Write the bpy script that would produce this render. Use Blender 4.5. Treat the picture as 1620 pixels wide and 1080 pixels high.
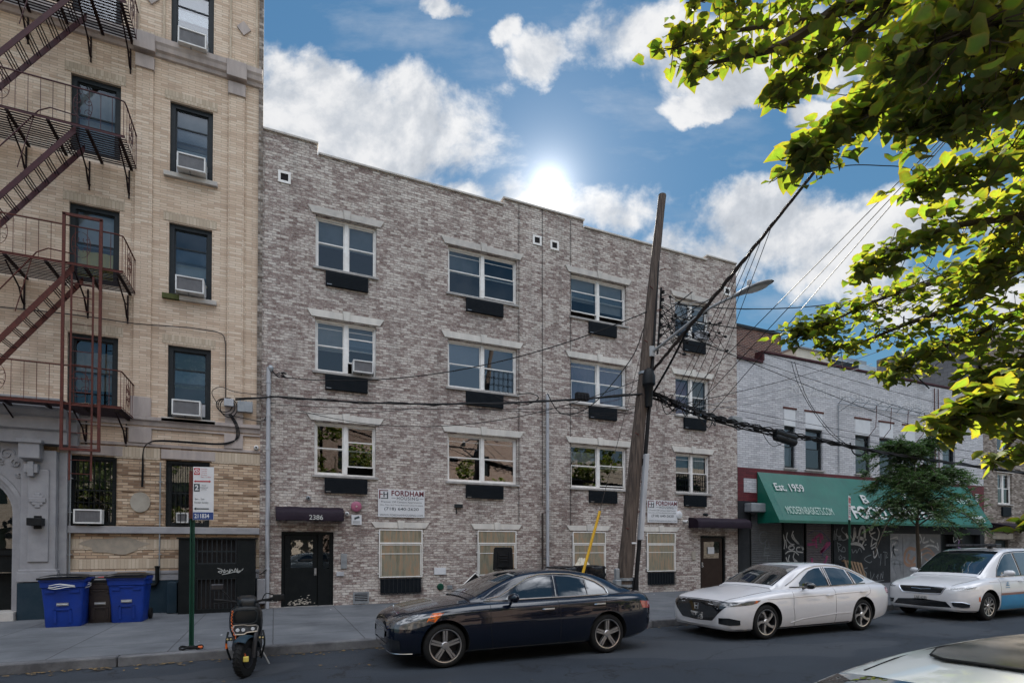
import bpy, bmesh, math, random
import numpy as np
from mathutils import Vector, Matrix
from mathutils.bvhtree import BVHTree
R=math.radians
random.seed(7); rng=np.random.default_rng(7)
for o in list(bpy.data.objects): bpy.data.objects.remove(o)
C=bpy.context.scene.collection
sc=bpy.context.scene
# ---------------------------------------------------------------- camera
FPX,D,H,TH,PI_=860.,16.0,1.80,R(23.6),R(0.9)
CY=540+(864-540-FPX*math.tan(PI_))
cd=bpy.data.cameras.new('camera'); cam=bpy.data.objects.new('camera',cd); C.objects.link(cam)
cam.location=(0,-D,H); cam.rotation_euler=(R(90)+PI_,0,-TH)
cd.sensor_width=36; cd.lens=36*FPX/1620; cd.shift_y=(CY-540)/1620; cd.clip_start=.05; cd.clip_end=3000
sc.camera=cam
sc.render.resolution_x=1024; sc.render.resolution_y=682
def ray(px,py):
    a=(px-810)/FPX; b=-(py-CY)/FPX
    fw=math.cos(PI_)-b*math.sin(PI_); up=math.sin(PI_)+b*math.cos(PI_)
    return Vector((a*math.cos(TH)+fw*math.sin(TH), -a*math.sin(TH)+fw*math.cos(TH), up))
def F(px,py,y=0.):      # surveyed point -> position on the vertical plane y
    r=ray(px,py); t=(y+D)/r.y; return Vector((r.x*t,y,H+r.z*t))
# ---------------------------------------------------------------- sky, sun, exposure
SUN=ray(868,296).normalized()
EL=math.asin(SUN.z); AZ=math.atan2(SUN.x,SUN.y)
SKY_STR=0.056; EXPOSURE=2.13; SUN_STR=5.0
sc.view_settings.view_transform='Standard'; sc.view_settings.look='None'
sc.view_settings.exposure=EXPOSURE; sc.view_settings.gamma=1
W=bpy.data.worlds.new('World'); sc.world=W; W.use_nodes=True
nt=W.node_tree; nt.nodes.clear()
class NT:
    def __init__(s,t): s.t=t
    def n(s,typ,**k):
        nd=s.t.nodes.new(typ)
        for a,b in k.items():
            if a=='inp':
                for i,v in b.items():
                    if hasattr(v,'default_value') or isinstance(v,bpy.types.NodeSocket): s.t.links.new(v,nd.inputs[i])
                    else: nd.inputs[i].default_value=v
            else: setattr(nd,a,b)
        return nd
    def m(s,op,a,b=0.,c=0.,clamp=False):
        return s.n('ShaderNodeMath',operation=op,use_clamp=clamp,inp={0:a,1:b,2:c}).outputs[0]
    def dot(s,a,v): return s.n('ShaderNodeVectorMath',operation='DOT_PRODUCT',inp={0:a,1:v}).outputs['Value']
    def noise(s,vec,scale,detail=5,rough=.55,dist=0):
        nd=s.n('ShaderNodeTexNoise',inp={'Vector':vec,'Scale':scale,'Detail':detail,'Roughness':rough,'Distortion':dist}); return nd.outputs[0]
    def ramp(s,fac,stops,interp='LINEAR'):
        nd=s.n('ShaderNodeValToRGB',inp={0:fac}); cr=nd.color_ramp; cr.interpolation=interp
        while len(cr.elements)<len(stops): cr.elements.new(.5)
        for e,(p,c) in zip(cr.elements,stops): e.position=p; e.color=c if len(c)==4 else (*c,1)
        return nd.outputs[0]
    def mix(s,f,a,b,mode='MIX'):
        nd=s.n('ShaderNodeMix',data_type='RGBA',blend_type=mode); 
        for i,v in ((0,f),(6,a),(7,b)):
            if isinstance(v,bpy.types.NodeSocket): s.t.links.new(v,nd.inputs[i])
            else: nd.inputs[i].default_value=v if i==0 or len(v)==4 else (*v,1)
        return nd.outputs[2]
    def maprange(s,v,a,b,c=0.,d=1.,smooth=False):
        nd=s.n('ShaderNodeMapRange',inp={0:v,1:a,2:b,3:c,4:d})
        if smooth: nd.interpolation_type='SMOOTHSTEP'
        return nd.outputs[0]
g=NT(nt)
dirv=g.n('ShaderNodeTexCoord').outputs['Generated']
sky=g.n('ShaderNodeTexSky',sky_type='NISHITA',sun_disc=False,sun_elevation=EL,sun_rotation=AZ,air_density=1.0,dust_density=0.0,ozone_density=5.0,altitude=50)
lum=g.n('ShaderNodeRGBToBW',inp={0:sky.outputs[0]}).outputs[0]
skyc=g.n('ShaderNodeVectorMath',operation='SCALE',inp={0:g.n('ShaderNodeHueSaturation',inp={'Saturation':1.06,'Color':sky.outputs[0]}).outputs[0],3:g.m('DIVIDE',1.,g.m('ADD',1.,g.m('MULTIPLY',lum,.45)))}).outputs[0]
# clouds stand at fixed world directions: gnomonic chart about a fixed axis (tan units), with added fill clouds elsewhere
ax=Vector((math.sin(TH),math.cos(TH),0)); rx=Vector((math.cos(TH),-math.sin(TH),0))
df=g.m('MAXIMUM',g.dot(dirv,ax),.05)
U=g.m('DIVIDE',g.dot(dirv,rx),df); V=g.m('DIVIDE',g.dot(dirv,Vector((0,0,1))),df)
UV=g.n('ShaderNodeCombineXYZ',inp={0:U,1:V}).outputs[0]
nz=g.noise(UV,3.4,9,.6,.25); nzb=g.noise(UV,9.,6,.6)
UVs=g.n('ShaderNodeVectorMath',operation='ADD',inp={0:UV,1:(-.025,.05,0)}).outputs[0]
nz2=g.noise(UVs,3.4,9,.6,.25)
blobs=[(520,180,150,85),(650,190,140,95),(600,235,215,62),(440,150,60,75),(500,130,80,50),(860,325,190,55),(960,325,90,50),(1010,50,120,70),(1120,90,140,80),(1110,158,85,24),
 (855,85,62,46),(808,38,34,26),(1230,350,150,75),(1330,380,160,80),(1120,400,110,60),(1290,175,60,26),(690,2,60,22),(720,305,90,28),(1330,60,170,80),(1480,330,130,70),(1550,470,150,60)]
wn=g.n('ShaderNodeTexNoise',inp={'Vector':UV,'Scale':6.5,'Detail':6.,'Roughness':.6}).outputs[1]
ws=g.n('ShaderNodeSeparateXYZ',inp={0:g.n('ShaderNodeVectorMath',operation='SUBTRACT',inp={0:wn,1:(.5,.5,.5)}).outputs[0]})
Uw=g.m('ADD',U,g.m('MULTIPLY',ws.outputs[0],.16)); Vw=g.m('ADD',V,g.m('MULTIPLY',ws.outputs[1],.13))
dens=None
for (px,py,a,b) in blobs:
    u0=(px-810)/FPX; v0=(864-py)/FPX
    du=g.m('MULTIPLY',g.m('SUBTRACT',Uw,u0),FPX/a); dv=g.m('MULTIPLY',g.m('SUBTRACT',Vw,v0),FPX/b)
    q=g.m('SUBTRACT',1.,g.m('ADD',g.m('MULTIPLY',du,du),g.m('MULTIPLY',dv,dv)))
    dens=q if dens is None else g.m('SMOOTH_MAX',dens,q,.25)
dens=g.m('MAXIMUM',dens,-1.2)
d1=g.m('ADD',g.m('MULTIPLY',dens,.42),g.m('ADD',g.m('MULTIPLY',g.m('SUBTRACT',nz,.5),2.3),g.m('MULTIPLY',g.m('SUBTRACT',nzb,.5),.5)))
cov=g.maprange(d1,-.08,.34,0,1,True)
wisp=g.m('MULTIPLY',g.maprange(g.noise(g.n('ShaderNodeMapping',inp={0:UV,3:(1.2,3.2,1)}).outputs[0],2.2,7,.62),.52,.8),.35)
cov=g.m('MAXIMUM',cov,wisp)
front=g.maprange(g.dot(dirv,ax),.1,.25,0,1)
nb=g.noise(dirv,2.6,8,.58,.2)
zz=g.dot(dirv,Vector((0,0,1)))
cov_fill=g.m('MULTIPLY',g.maprange(nb,.42,.54,0,1,True),g.maprange(zz,.52,.66,.06,1.,True))  # added clouds kept high, so the windows reflect blue sky
cov=g.m('ADD',g.m('MULTIPLY',cov,front),g.m('MULTIPLY',cov_fill,g.m('SUBTRACT',1.,front)))
cov=g.m('MULTIPLY',cov,g.maprange(g.dot(dirv,Vector((0,0,1))),.0,.08))
shade=g.m('ADD',.5,g.m('MULTIPLY',g.m('SUBTRACT',nz,nz2),3.2))
thick=g.maprange(d1,.15,1.2,0,1)
shade=g.m('SUBTRACT',shade,g.m('MULTIPLY',thick,.22),clamp=True)
ccol=g.ramp(shade,[(0,(.46,.50,.56)),(.35,(.64,.68,.74)),(.62,(.90,.91,.93)),(1,(1.,1.,1.))])
cl_f=g.n('ShaderNodeVectorMath',operation='SCALE',inp={0:ccol,3:.212}).outputs[0]
cl_fill=(.90,.94,1.02,1)                     # bright unseen clouds added behind the camera to light the shaded facades
ccolor=g.mix(front,cl_fill,cl_f)
CD=g.dot(dirv,SUN)
ang=g.m('ARCCOSINE',g.m('MINIMUM',CD,1.))
disc=g.m('MULTIPLY',g.m('EXPONENT',g.m('MULTIPLY',ang,-50.)),.5)
halo=g.m('MULTIPLY',g.m('EXPONENT',g.m('MULTIPLY',ang,-11.)),.075)
glow=g.m('ADD',disc,halo)
skys=g.n('ShaderNodeVectorMath',operation='SCALE',inp={0:g.n('ShaderNodeVectorMath',operation='MULTIPLY',inp={0:skyc,1:(.86,.96,.80)}).outputs[0],3:SKY_STR}).outputs[0]
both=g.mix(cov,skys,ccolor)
gl=g.n('ShaderNodeVectorMath',operation='SCALE',inp={0:(1.,.97,.92),3:glow}).outputs[0]
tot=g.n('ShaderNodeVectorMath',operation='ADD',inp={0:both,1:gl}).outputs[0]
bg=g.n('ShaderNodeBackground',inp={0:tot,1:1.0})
wo=g.n('ShaderNodeOutputWorld'); nt.links.new(bg.outputs[0],wo.inputs[0])
sl=bpy.data.lights.new('sun','SUN'); sl.energy=SUN_STR; sl.angle=R(.5); sl.color=(1,.93,.82)
so=bpy.data.objects.new('sun',sl); C.objects.link(so); so.rotation_euler=SUN.to_track_quat('Z','Y').to_euler(); so.location=(20,20,40)
# ---------------------------------------------------------------- helpers
class MB:
    def __init__(s): s.v=[]; s.f=[]; s.M=None
    def add(s,vs,fs):
        b=len(s.v); s.v+= [Vector(v) if s.M is None else s.M@Vector(v) for v in vs]; s.f+=[tuple(i+b for i in f) for f in fs]; return s
    def box(s,x0,x1,y0,y1,z0,z1):
        return s.add([(x0,y0,z0),(x1,y0,z0),(x1,y1,z0),(x0,y1,z0),(x0,y0,z1),(x1,y0,z1),(x1,y1,z1),(x0,y1,z1)],
            [(0,3,2,1),(4,5,6,7),(0,1,5,4),(1,2,6,5),(2,3,7,6),(3,0,4,7)])
    def prism(s,poly,a,b,axis='y'):     # poly of 2D points, extruded a..b along axis
        n=len(poly)
        def P(p,t): return {'y':(p[0],t,p[1]),'x':(t,p[0],p[1]),'z':(p[0],p[1],t)}[axis]
        fl=[tuple(range(n)),tuple(range(2*n-1,n-1,-1))]+[(i,i+n,(i+1)%n+n,(i+1)%n) for i in range(n)]
        return s.add([P(p,a) for p in poly]+[P(p,b) for p in poly],fl)
    def quad(s,*p): return s.add(p,[tuple(range(len(p)))])
    def tube(s,pts,r,n=6,cap=True):
        pts=[Vector(p) for p in pts]; rs=r if isinstance(r,(list,tuple)) else [r]*len(pts)
        up=None; rings=[]
        for i,p in enumerate(pts):
            t=(pts[min(i+1,len(pts)-1)]-pts[max(i-1,0)])
            if t.length<1e-9: t=Vector((0,0,1))
            t.normalize()
            if up is None: up=t.orthogonal().normalized()
            else:
                up=up-t*up.dot(t); up=up.normalized() if up.length>1e-6 else t.orthogonal().normalized()
            w=t.cross(up)
            rings.append([p+(up*math.cos(k*2*math.pi/n+.4)+w*math.sin(k*2*math.pi/n+.4))*rs[i] for k in range(n)])
        vs=[v for r_ in rings for v in r_]; fs=[]
        for i in range(len(pts)-1):
            for k in range(n): fs.append((i*n+k,i*n+(k+1)%n,(i+1)*n+(k+1)%n,(i+1)*n+k))
        if cap: fs+= [tuple(range(n-1,-1,-1)),tuple(range(len(vs)-n,len(vs)))]
        return s.add(vs,fs)
    def lathe(s,prof,c=(0,0,0),axis='z',n=24,cap=True):      # prof [(radius,height)]
        c=Vector(c); vs=[]
        for r,h in prof:
            for k in range(n):
                a=2*math.pi*k/n; p=(r*math.cos(a),r*math.sin(a))
                vs.append(c+Vector({'z':(p[0],p[1],h),'y':(p[0],h,p[1]),'x':(h,p[0],p[1])}[axis]))
        fs=[(i*n+k,i*n+(k+1)%n,(i+1)*n+(k+1)%n,(i+1)*n+k) for i in range(len(prof)-1) for k in range(n)]
        if cap and prof[0][0]>1e-6: fs.append(tuple(range(n-1,-1,-1)))
        if cap and prof[-1][0]>1e-6: fs.append(tuple(range(len(vs)-n,len(vs))))
        return s.add(vs,fs)
    def grid(s,rows):
        n=len(rows[0]); return s.add([p for r in rows for p in r],[(i*n+j,i*n+j+1,(i+1)*n+j+1,(i+1)*n+j) for i in range(len(rows)-1) for j in range(n-1)])
    def build(s,name,mat,parent=None,smooth=False,bevel=0,fixn=True,ang=38):
        me=bpy.data.meshes.new(name)
        off=worldloc(parent) if parent else None
        if parent is None:
            P=np.array([tuple(v) for v in s.v]); off=Vector(((P[:,0].min()+P[:,0].max())/2,(P[:,1].min()+P[:,1].max())/2,P[:,2].min()))
        me.from_pydata([v-off for v in s.v],[],s.f); me.validate()
        if fixn:
            bm=bmesh.new(); bm.from_mesh(me); bmesh.ops.recalc_face_normals(bm,faces=bm.faces); bm.to_mesh(me); bm.free()
        if mat: me.materials.append(mat)
        o=bpy.data.objects.new(name,me); C.objects.link(o)
        if parent: o.parent=parent
        else: o.location=off
        if bevel:
            m=o.modifiers.new('bevel','BEVEL'); m.width=bevel; m.segments=2; m.limit_method='ANGLE'; m.angle_limit=R(40)
        if smooth:
            me.polygons.foreach_set('use_smooth',[True]*len(me.polygons)); me.set_sharp_from_angle(angle=R(ang))
        return o
def worldloc(o):
    v=Vector((0,0,0))
    while o: v=v+o.location; o=o.parent
    return v
def tag(o,label=None,cat=None,group=None,kind=None):
    for k,v in (('label',label),('category',cat),('group',group),('kind',kind)):
        if v: o[k]=v
    return o
def thing(name,label,cat,loc=(0,0,0),group=None):
    o=bpy.data.objects.new(name,None); C.objects.link(o); o.location=loc; o.empty_display_size=.2
    return tag(o,label,cat,group)
def kids(o): return [c for c in bpy.data.objects if c.parent==o]
def copy_tree(o,parent=None,label=None):
    c=o.copy(); C.objects.link(c)
    if parent: c.parent=parent
    if label: c['label']=label
    for k in kids(o): copy_tree(k,c)
    return c
def cr(pts,n=8,closed=False):       # catmull-rom through points
    P=[Vector(p) for p in pts]; out=[]
    N=len(P)
    for i in range(N-1):
        p0,p1,p2,p3=P[max(i-1,0)],P[i],P[i+1],P[min(i+2,N-1)]
        for k in range(n):
            t=k/n; out.append(.5*((2*p1)+(p2-p0)*t+(2*p0-5*p1+4*p2-p3)*t*t+(3*p1-p0-3*p2+p3)*t**3))
    return out+[P[-1]]
def sag(a,b,s,n=16):
    a=Vector(a);b=Vector(b); return [a.lerp(b,t/n)-Vector((0,0,4*s*(t/n)*(1-t/n))) for t in range(n+1)]
def interp(xs,ys):                  # monotone cubic
    xs=np.array(xs,float);ys=np.array(ys,float);h=np.diff(xs);d=np.diff(ys)/h
    m=np.zeros(len(xs)); m[0]=d[0];m[-1]=d[-1]
    for i in range(1,len(xs)-1):
        m[i]=0 if d[i-1]*d[i]<=0 else 3*(h[i-1]+h[i])/((2*h[i]+h[i-1])/d[i-1]+(h[i]+2*h[i-1])/d[i])
    def f(x):
        x=min(max(x,xs[0]),xs[-1]); i=min(max(int(np.searchsorted(xs,x)-1),0),len(h)-1); t=(x-xs[i])/h[i]
        return float((2*t**3-3*t**2+1)*ys[i]+(t**3-2*t**2+t)*h[i]*m[i]+(-2*t**3+3*t**2)*ys[i+1]+(t**3-t**2)*h[i]*m[i+1])
    return f
# ---------------------------------------------------------------- materials
MT={}
def newmat(name):
    m=bpy.data.materials.new(name); m.use_nodes=True; m.node_tree.nodes.clear(); g=NT(m.node_tree)
    out=g.n('ShaderNodeOutputMaterial'); return m,g,out
def pm(name,c1,c2=None,rough=.6,scale=6,metal=0,bump=0,bscale=40,coat=0,spec=.5,lo=.35,hi=.65,world=True,detail=6,streak=False):
    if name in MT: return MT[name]
    m,g,out=newmat(name)
    tc=g.n('ShaderNodeNewGeometry').outputs['Position'] if world else g.n('ShaderNodeTexCoord').outputs['Object']
    if c2 is None: c2=tuple(x*.82 for x in c1)
    v=tc
    if streak: v=g.n('ShaderNodeMapping',inp={0:tc,3:(1,1,.18)}).outputs[0]
    f=g.maprange(g.noise(v,scale,detail,.65),lo,hi)
    col=g.mix(f,c1,c2)
    b=g.n('ShaderNodeBsdfPrincipled',inp={'Base Color':col,'Roughness':rough,'Metallic':metal,'Coat Weight':coat,'Specular IOR Level':spec,'Coat Roughness':.03})
    if bump:
        bp=g.n('ShaderNodeBump',inp={'Strength':bump,'Distance':.01,'Height':g.noise(tc,bscale,4)}); m.node_tree.links.new(bp.outputs[0],b.inputs['Normal'])
    m.node_tree.links.new(b.outputs[0],out.inputs[0]); MT[name]=m; return m
def brickmat(name,stops,mortar,w=.205,h=.075,mort=.008,big=.35,bigscale=.5,bump=.5,warp=.0,rough=.85,stain=None,lump=0.,indiv=1.,blotch=0.):
    m,g,out=newmat(name)
    pos=g.n('ShaderNodeNewGeometry').outputs['Position']
    s=g.n('ShaderNodeSeparateXYZ',inp={0:pos})
    v=g.n('ShaderNodeCombineXYZ',inp={0:g.m('ADD',s.outputs[0],s.outputs[1]),1:s.outputs[2]}).outputs[0]
    if warp:
        nc=g.n('ShaderNodeTexNoise',inp={'Vector':v,'Scale':14.,'Detail':2.}).outputs[1]
        off=g.n('ShaderNodeVectorMath',operation='SCALE',inp={0:g.n('ShaderNodeVectorMath',operation='SUBTRACT',inp={0:nc,1:(.5,.5,.5)}).outputs[0],3:warp}).outputs[0]
        v=g.n('ShaderNodeVectorMath',operation='ADD',inp={0:v,1:off}).outputs[0]
    br=g.n('ShaderNodeTexBrick',inp={'Vector':v,'Color1':(0,0,0,1),'Color2':(1,1,1,1),'Mortar':(.5,.5,.5,1),'Scale':1.,'Mortar Size':mort,'Mortar Smooth':.3,'Bias':0.,'Brick Width':w,'Row Height':h})
    bw=g.n('ShaderNodeRGBToBW',inp={0:br.outputs['Color']}).outputs[0]
    nbig=g.noise(pos,bigscale,4,.6); nmid=g.noise(pos,7.,4,.7)
    bl=g.noise(g.n('ShaderNodeMapping',inp={0:pos,3:(1,1,2.6)}).outputs[0],9.,5,.7)
    bw=g.m('ADD',.5,g.m('ADD',g.m('MULTIPLY',g.m('SUBTRACT',bw,.5),indiv),g.m('MULTIPLY',g.m('SUBTRACT',bl,.5),blotch*2)))
    fac=g.m('ADD',bw,g.m('ADD',g.m('MULTIPLY',g.m('SUBTRACT',nbig,.5),big*2),g.m('MULTIPLY',g.m('SUBTRACT',nmid,.5),lump)),clamp=True)
    col=g.ramp(fac,stops)
    fine=g.noise(pos,60.,3,.7)
    col=g.mix(g.maprange(fine,.3,.7,0,.28),col,tuple(.55*x for x in stops[0][1][:3]))
    if blotch: col=g.mix(g.maprange(g.noise(g.n('ShaderNodeMapping',inp={0:pos,3:(1,1,1.7)}).outputs[0],30.,3,.6),.54,.66,0,.42),col,(.66,.64,.61))
    col=g.mix(br.outputs['Fac'],col,mortar)
    if stain:
        sv=g.n('ShaderNodeMapping',inp={0:pos,3:(1.3,1.3,.16)}).outputs[0]
        col=g.mix(g.maprange(g.noise(sv,1.1,6,.6),.52,.8,0,stain),col,tuple(.35*x for x in mortar[:3]))
    b=g.n('ShaderNodeBsdfPrincipled',inp={'Base Color':col,'Roughness':rough,'Specular IOR Level':.25})
    hh=g.m('SUBTRACT',g.m('MULTIPLY',fine,.35),br.outputs['Fac'])
    bp=g.n('ShaderNodeBump',inp={'Strength':bump,'Distance':.012,'Height':hh}); m.node_tree.links.new(bp.outputs[0],b.inputs['Normal'])
    m.node_tree.links.new(b.outputs[0],out.inputs[0]); MT[name]=m; return m
def glassmat(name,tint=(.75,.8,.82),refl=.16,rough=.0,wav=.02):
    m,g,out=newmat(name)
    tr=g.n('ShaderNodeBsdfTransparent',inp={0:(*tint,1)})
    pos=g.n('ShaderNodeNewGeometry').outputs['Position']
    gl=g.n('ShaderNodeBsdfGlossy',inp={0:(.93,.96,1,1),'Roughness':rough})
    bp=g.n('ShaderNodeBump',inp={'Strength':wav,'Distance':.05,'Height':g.noise(pos,1.7,2)}); m.node_tree.links.new(bp.outputs[0],gl.inputs['Normal'])
    fr=g.n('ShaderNodeFresnel',inp={0:1.5}).outputs[0]
    mx=g.n('ShaderNodeMixShader',inp={0:g.m('ADD',fr,refl,clamp=True),1:tr.outputs[0],2:gl.outputs[0]})
    m.node_tree.links.new(mx.outputs[0],out.inputs[0]); MT[name]=m; return m
def carpaint(name,col,flake=.0,rough=.35,dirt=.1):
    m,g,out=newmat(name)
    pos=g.n('ShaderNodeTexCoord').outputs['Object']
    s=g.n('ShaderNodeSeparateXYZ',inp={0:pos})
    f=g.m('MULTIPLY',g.maprange(s.outputs[2],.75,.2,0,1),g.maprange(g.noise(pos,5.,6,.7),.3,.8,0,dirt*3))
    c=g.mix(f,col,(.13,.12,.11))
    b=g.n('ShaderNodeBsdfPrincipled',inp={'Base Color':c,'Roughness':g.m('ADD',rough,g.m('MULTIPLY',f,.3)),'Metallic':flake,'Coat Weight':1.,'Coat Roughness':.03,'Specular IOR Level':.15})
    m.node_tree.links.new(b.outputs[0],out.inputs[0]); MT[name]=m; return m
brickmat('mottled_brick',[(0,(.15,.098,.088)),(.25,(.25,.185,.168)),(.45,(.385,.325,.293)),(.62,(.53,.475,.43)),(1,(.70,.65,.595))],(.26,.228,.208),w=.205,h=.072,mort=.0075,warp=.03,big=.4,bigscale=.7,bump=1.,stain=.65,lump=.25,indiv=.6,blotch=1.2)
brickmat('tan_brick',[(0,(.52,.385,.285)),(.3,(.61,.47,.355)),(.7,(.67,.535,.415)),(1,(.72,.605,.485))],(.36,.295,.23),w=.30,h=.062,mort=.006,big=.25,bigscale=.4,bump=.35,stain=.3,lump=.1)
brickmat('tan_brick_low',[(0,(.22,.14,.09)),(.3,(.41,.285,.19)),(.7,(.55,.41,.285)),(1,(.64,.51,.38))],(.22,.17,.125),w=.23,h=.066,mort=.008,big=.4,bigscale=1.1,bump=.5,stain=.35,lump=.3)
brickmat('white_brick',[(0,(.42,.42,.44)),(1,(.60,.60,.62))],(.22,.22,.24),w=.30,h=.085,mort=.009,big=.2,bump=.6,stain=.3,rough=.55)
brickmat('maroon_brick',[(0,(.085,.014,.020)),(1,(.14,.022,.028))],(.05,.009,.012),w=.30,h=.085,mort=.008,big=.3,bump=.6,rough=.5)
brickmat('red_brick',[(0,(.06,.026,.022)),(.5,(.115,.048,.038)),(1,(.17,.075,.055))],(.22,.19,.17),w=.24,h=.085,mort=.012,big=.2,bump=.5)
brickmat('brown_brick',[(0,(.10,.075,.06)),(.5,(.22,.18,.15)),(1,(.42,.37,.33))],(.18,.165,.15),w=.225,h=.08,mort=.01,big=.3,bump=.5,lump=.4)
brickmat('concrete_block',[(0,(.145,.14,.145)),(1,(.19,.185,.19))],(.10,.10,.10),w=.42,h=.21,mort=.012,big=.3,bump=.4)
brickmat('soldier_brick',[(0,(.44,.355,.265)),(1,(.57,.48,.375))],(.34,.28,.215),w=.075,h=.25,mort=.006,big=.2,bump=.35)
brickmat('far_brick',[(0,(.13,.085,.07)),(1,(.20,.14,.115))],(.3,.27,.25),big=.2); brickmat('far_tan_brick',[(0,(.20,.17,.14)),(1,(.27,.235,.20))],(.3,.27,.25),big=.2)
pm('stone',(.50,.47,.43),(.38,.36,.34),.8,5,bump=.2)
pm('lintel',(.62,.59,.54),(.46,.44,.41),.75,3,bump=.15,streak=True)
pm('belt_stone',(.42,.36,.33),(.30,.26,.245),.8,4,bump=.2,streak=True)
pm('grey_paint',(.285,.285,.30),(.22,.22,.235),.5,3,bump=.1)
pm('navy_paint',(.010,.026,.040),(.018,.034,.048),.6,4,bump=.2,spec=.2)
pm('chipped',(.5,.45,.38),(.35,.32,.28),.8,20)
pm('dark_frame',(.014,.018,.021),(.02,.024,.027),.5,10,spec=.2)
pm('white_frame',(.76,.75,.73),(.62,.60,.57),.45,6)
pm('sill',(.36,.345,.33),(.25,.24,.23),.8,8,bump=.2)
pm('grille_black',(.005,.008,.012),(.009,.012,.016),.6,6,spec=.12)
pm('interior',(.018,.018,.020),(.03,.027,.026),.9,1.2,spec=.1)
pm('blind',(.40,.43,.46),(.32,.35,.38),.8,2); pm('shade_grey',(.22,.26,.31),(.17,.21,.25),.85,2); pm('curtain_tan',(.36,.33,.28),(.26,.23,.19),.85,3)
pm('curtain_purple',(.26,.17,.27),(.20,.13,.22),.85,3); pm('yellow_cloth',(.62,.50,.10),(.5,.4,.08),.85,3); pm('foliage_print',(.03,.06,.03),(.12,.15,.08),.8,7,lo=.48,hi=.6)  # foliage mottle painted on blinds stands for greenery reflected in the panes
pm('iron_maroon',(.060,.016,.020),(.038,.011,.014),.5,9,bump=.15,spec=.25); pm('iron_dark',(.018,.008,.010),(.011,.006,.007),.6,9,spec=.15)
pm('coping_maroon',(.055,.014,.018),(.035,.010,.013),.6,6,spec=.2)
pm('rust_iron',(.11,.032,.024),(.06,.02,.016),.65,14,bump=.2,spec=.2)
pm('ac_white',(.66,.66,.65),(.52,.52,.51),.4,5); pm('ac_grille',(.20,.20,.21),(.15,.15,.16),.6,5)
pm('black_paint',(.004,.006,.007),(.008,.010,.011),.5,4,bump=.1,spec=.15); pm('black_plastic',(.006,.007,.009),(.010,.012,.014),.45,5,bump=.05,spec=.2)
pm('rubber',(.008,.008,.009),(.013,.013,.013),.8,12,bump=.1,spec=.2)
pm('green_paint',(.006,.05,.03),(.005,.04,.026),.5,5,spec=.25); pm('awning_green',(.002,.105,.07),(.003,.08,.056),.42,1.2,bump=.05,bscale=4); pm('awning_dark',(.011,.006,.012),(.017,.010,.018),.6,3,bump=.1,spec=.15)
pm('blue_bin',(.006,.035,.25),(.008,.03,.19),.45,3,bump=.03,spec=.3); pm('brown_bin',(.028,.020,.018),(.04,.03,.026),.45,4)
pm('steel',(.42,.44,.46),(.30,.31,.33),.35,6,metal=.8); pm('pipe_white',(.42,.43,.46),(.30,.31,.33),.45,6,streak=True); pm('galv',(.30,.32,.34),(.22,.24,.26),.5,7,metal=.5)
pm('wire',(.005,.005,.006),(.010,.010,.011),.6,3,spec=.2); pm('wire_brown',(.035,.022,.018),(.02,.014,.012),.6,3); pm('wire_light',(.30,.29,.29),(.2,.2,.2),.5,3); pm('yellow_guard',(.62,.36,.01),(.5,.28,.01),.45,5)
pm('sign_white',(.60,.61,.63),(.54,.55,.57),.4,4); pm('sign_red',(.40,.02,.035),(.35,.02,.03),.4,4); pm('sign_blue',(.015,.05,.19),(.012,.04,.16),.4,4); pm('ink_maroon',(.13,.012,.025),None,.5,4); pm('ink_grey',(.035,.05,.06),None,.5,4); pm('ink_white',(.47,.48,.46),None,.5,4); pm('ink_faded',(.50,.54,.50),(.20,.34,.28),.6,30)
pm('lamp_grey',(.34,.35,.36),(.26,.27,.28),.45,5); pm('glass_white',(.6,.6,.58),None,.2,4)
pm('pink_bell',(.34,.10,.17),(.28,.08,.14),.4,5); pm('chrome',(.70,.74,.80),(.64,.68,.74),.30,4,metal=1); pm('alu',(.55,.54,.53),(.45,.44,.44),.3,6,metal=.9); pm('dark_alloy',(.04,.04,.045),(.03,.03,.035),.4,6,metal=.6)
pm('lens_red',(.30,.005,.012),(.22,.004,.01),.12,5,coat=1); pm('lens_orange',(.65,.13,.015),(.5,.1,.01),.15,5,coat=1); pm('lamp_lens',(.10,.105,.11),(.03,.03,.033),.06,9,coat=1,world=False); pm('gloss_black',(.006,.007,.008),(.009,.01,.012),.12,5,coat=1); pm('headlamp_white',(.7,.72,.74),(.5,.52,.55),.15,9,coat=1)
pm('car_glass',(.006,.009,.011),(.009,.012,.014),.02,3,spec=.9,coat=1); pm('plate',(.62,.60,.58),(.5,.48,.46),.5,8); pm('stripe_blue',(.02,.22,.42),(.02,.18,.36),.3,3,coat=1); pm('stripe_brown',(.22,.11,.09),None,.3,3)
pm('pallet_wood',(.20,.13,.075),(.11,.07,.04),.85,7,bump=.3,streak=True); pm('shutter',(.085,.09,.095),(.06,.062,.066),.5,5); pm('shutter2',(.10,.085,.09),(.075,.06,.066),.5,5)
pm('store_dark',(.012,.014,.017),(.024,.026,.03),.65,2.2,spec=.2); pm('store_grey',(.20,.205,.22),(.13,.135,.145),.6,2.2); pm('charcoal',(.028,.034,.042),(.04,.046,.054),.5,3)
pm('spray_white',(.42,.41,.40),(.26,.26,.26),.7,9); pm('spray_grey',(.16,.17,.18),(.10,.11,.12),.7,9); pm('spray_pink',(.30,.03,.12),(.2,.03,.1),.7,9); pm('spray_blue',(.045,.045,.12),None,.7,9); pm('spray_rust',(.26,.15,.10),(.2,.12,.08),.7,9); pm('spray_violet',(.28,.15,.36),None,.7,9)
pm('bark',(.10,.075,.055),(.05,.04,.03),.9,12,bump=.7,bscale=25,streak=True); pm('twig',(.06,.04,.025),(.04,.03,.02),.8,12)
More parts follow.
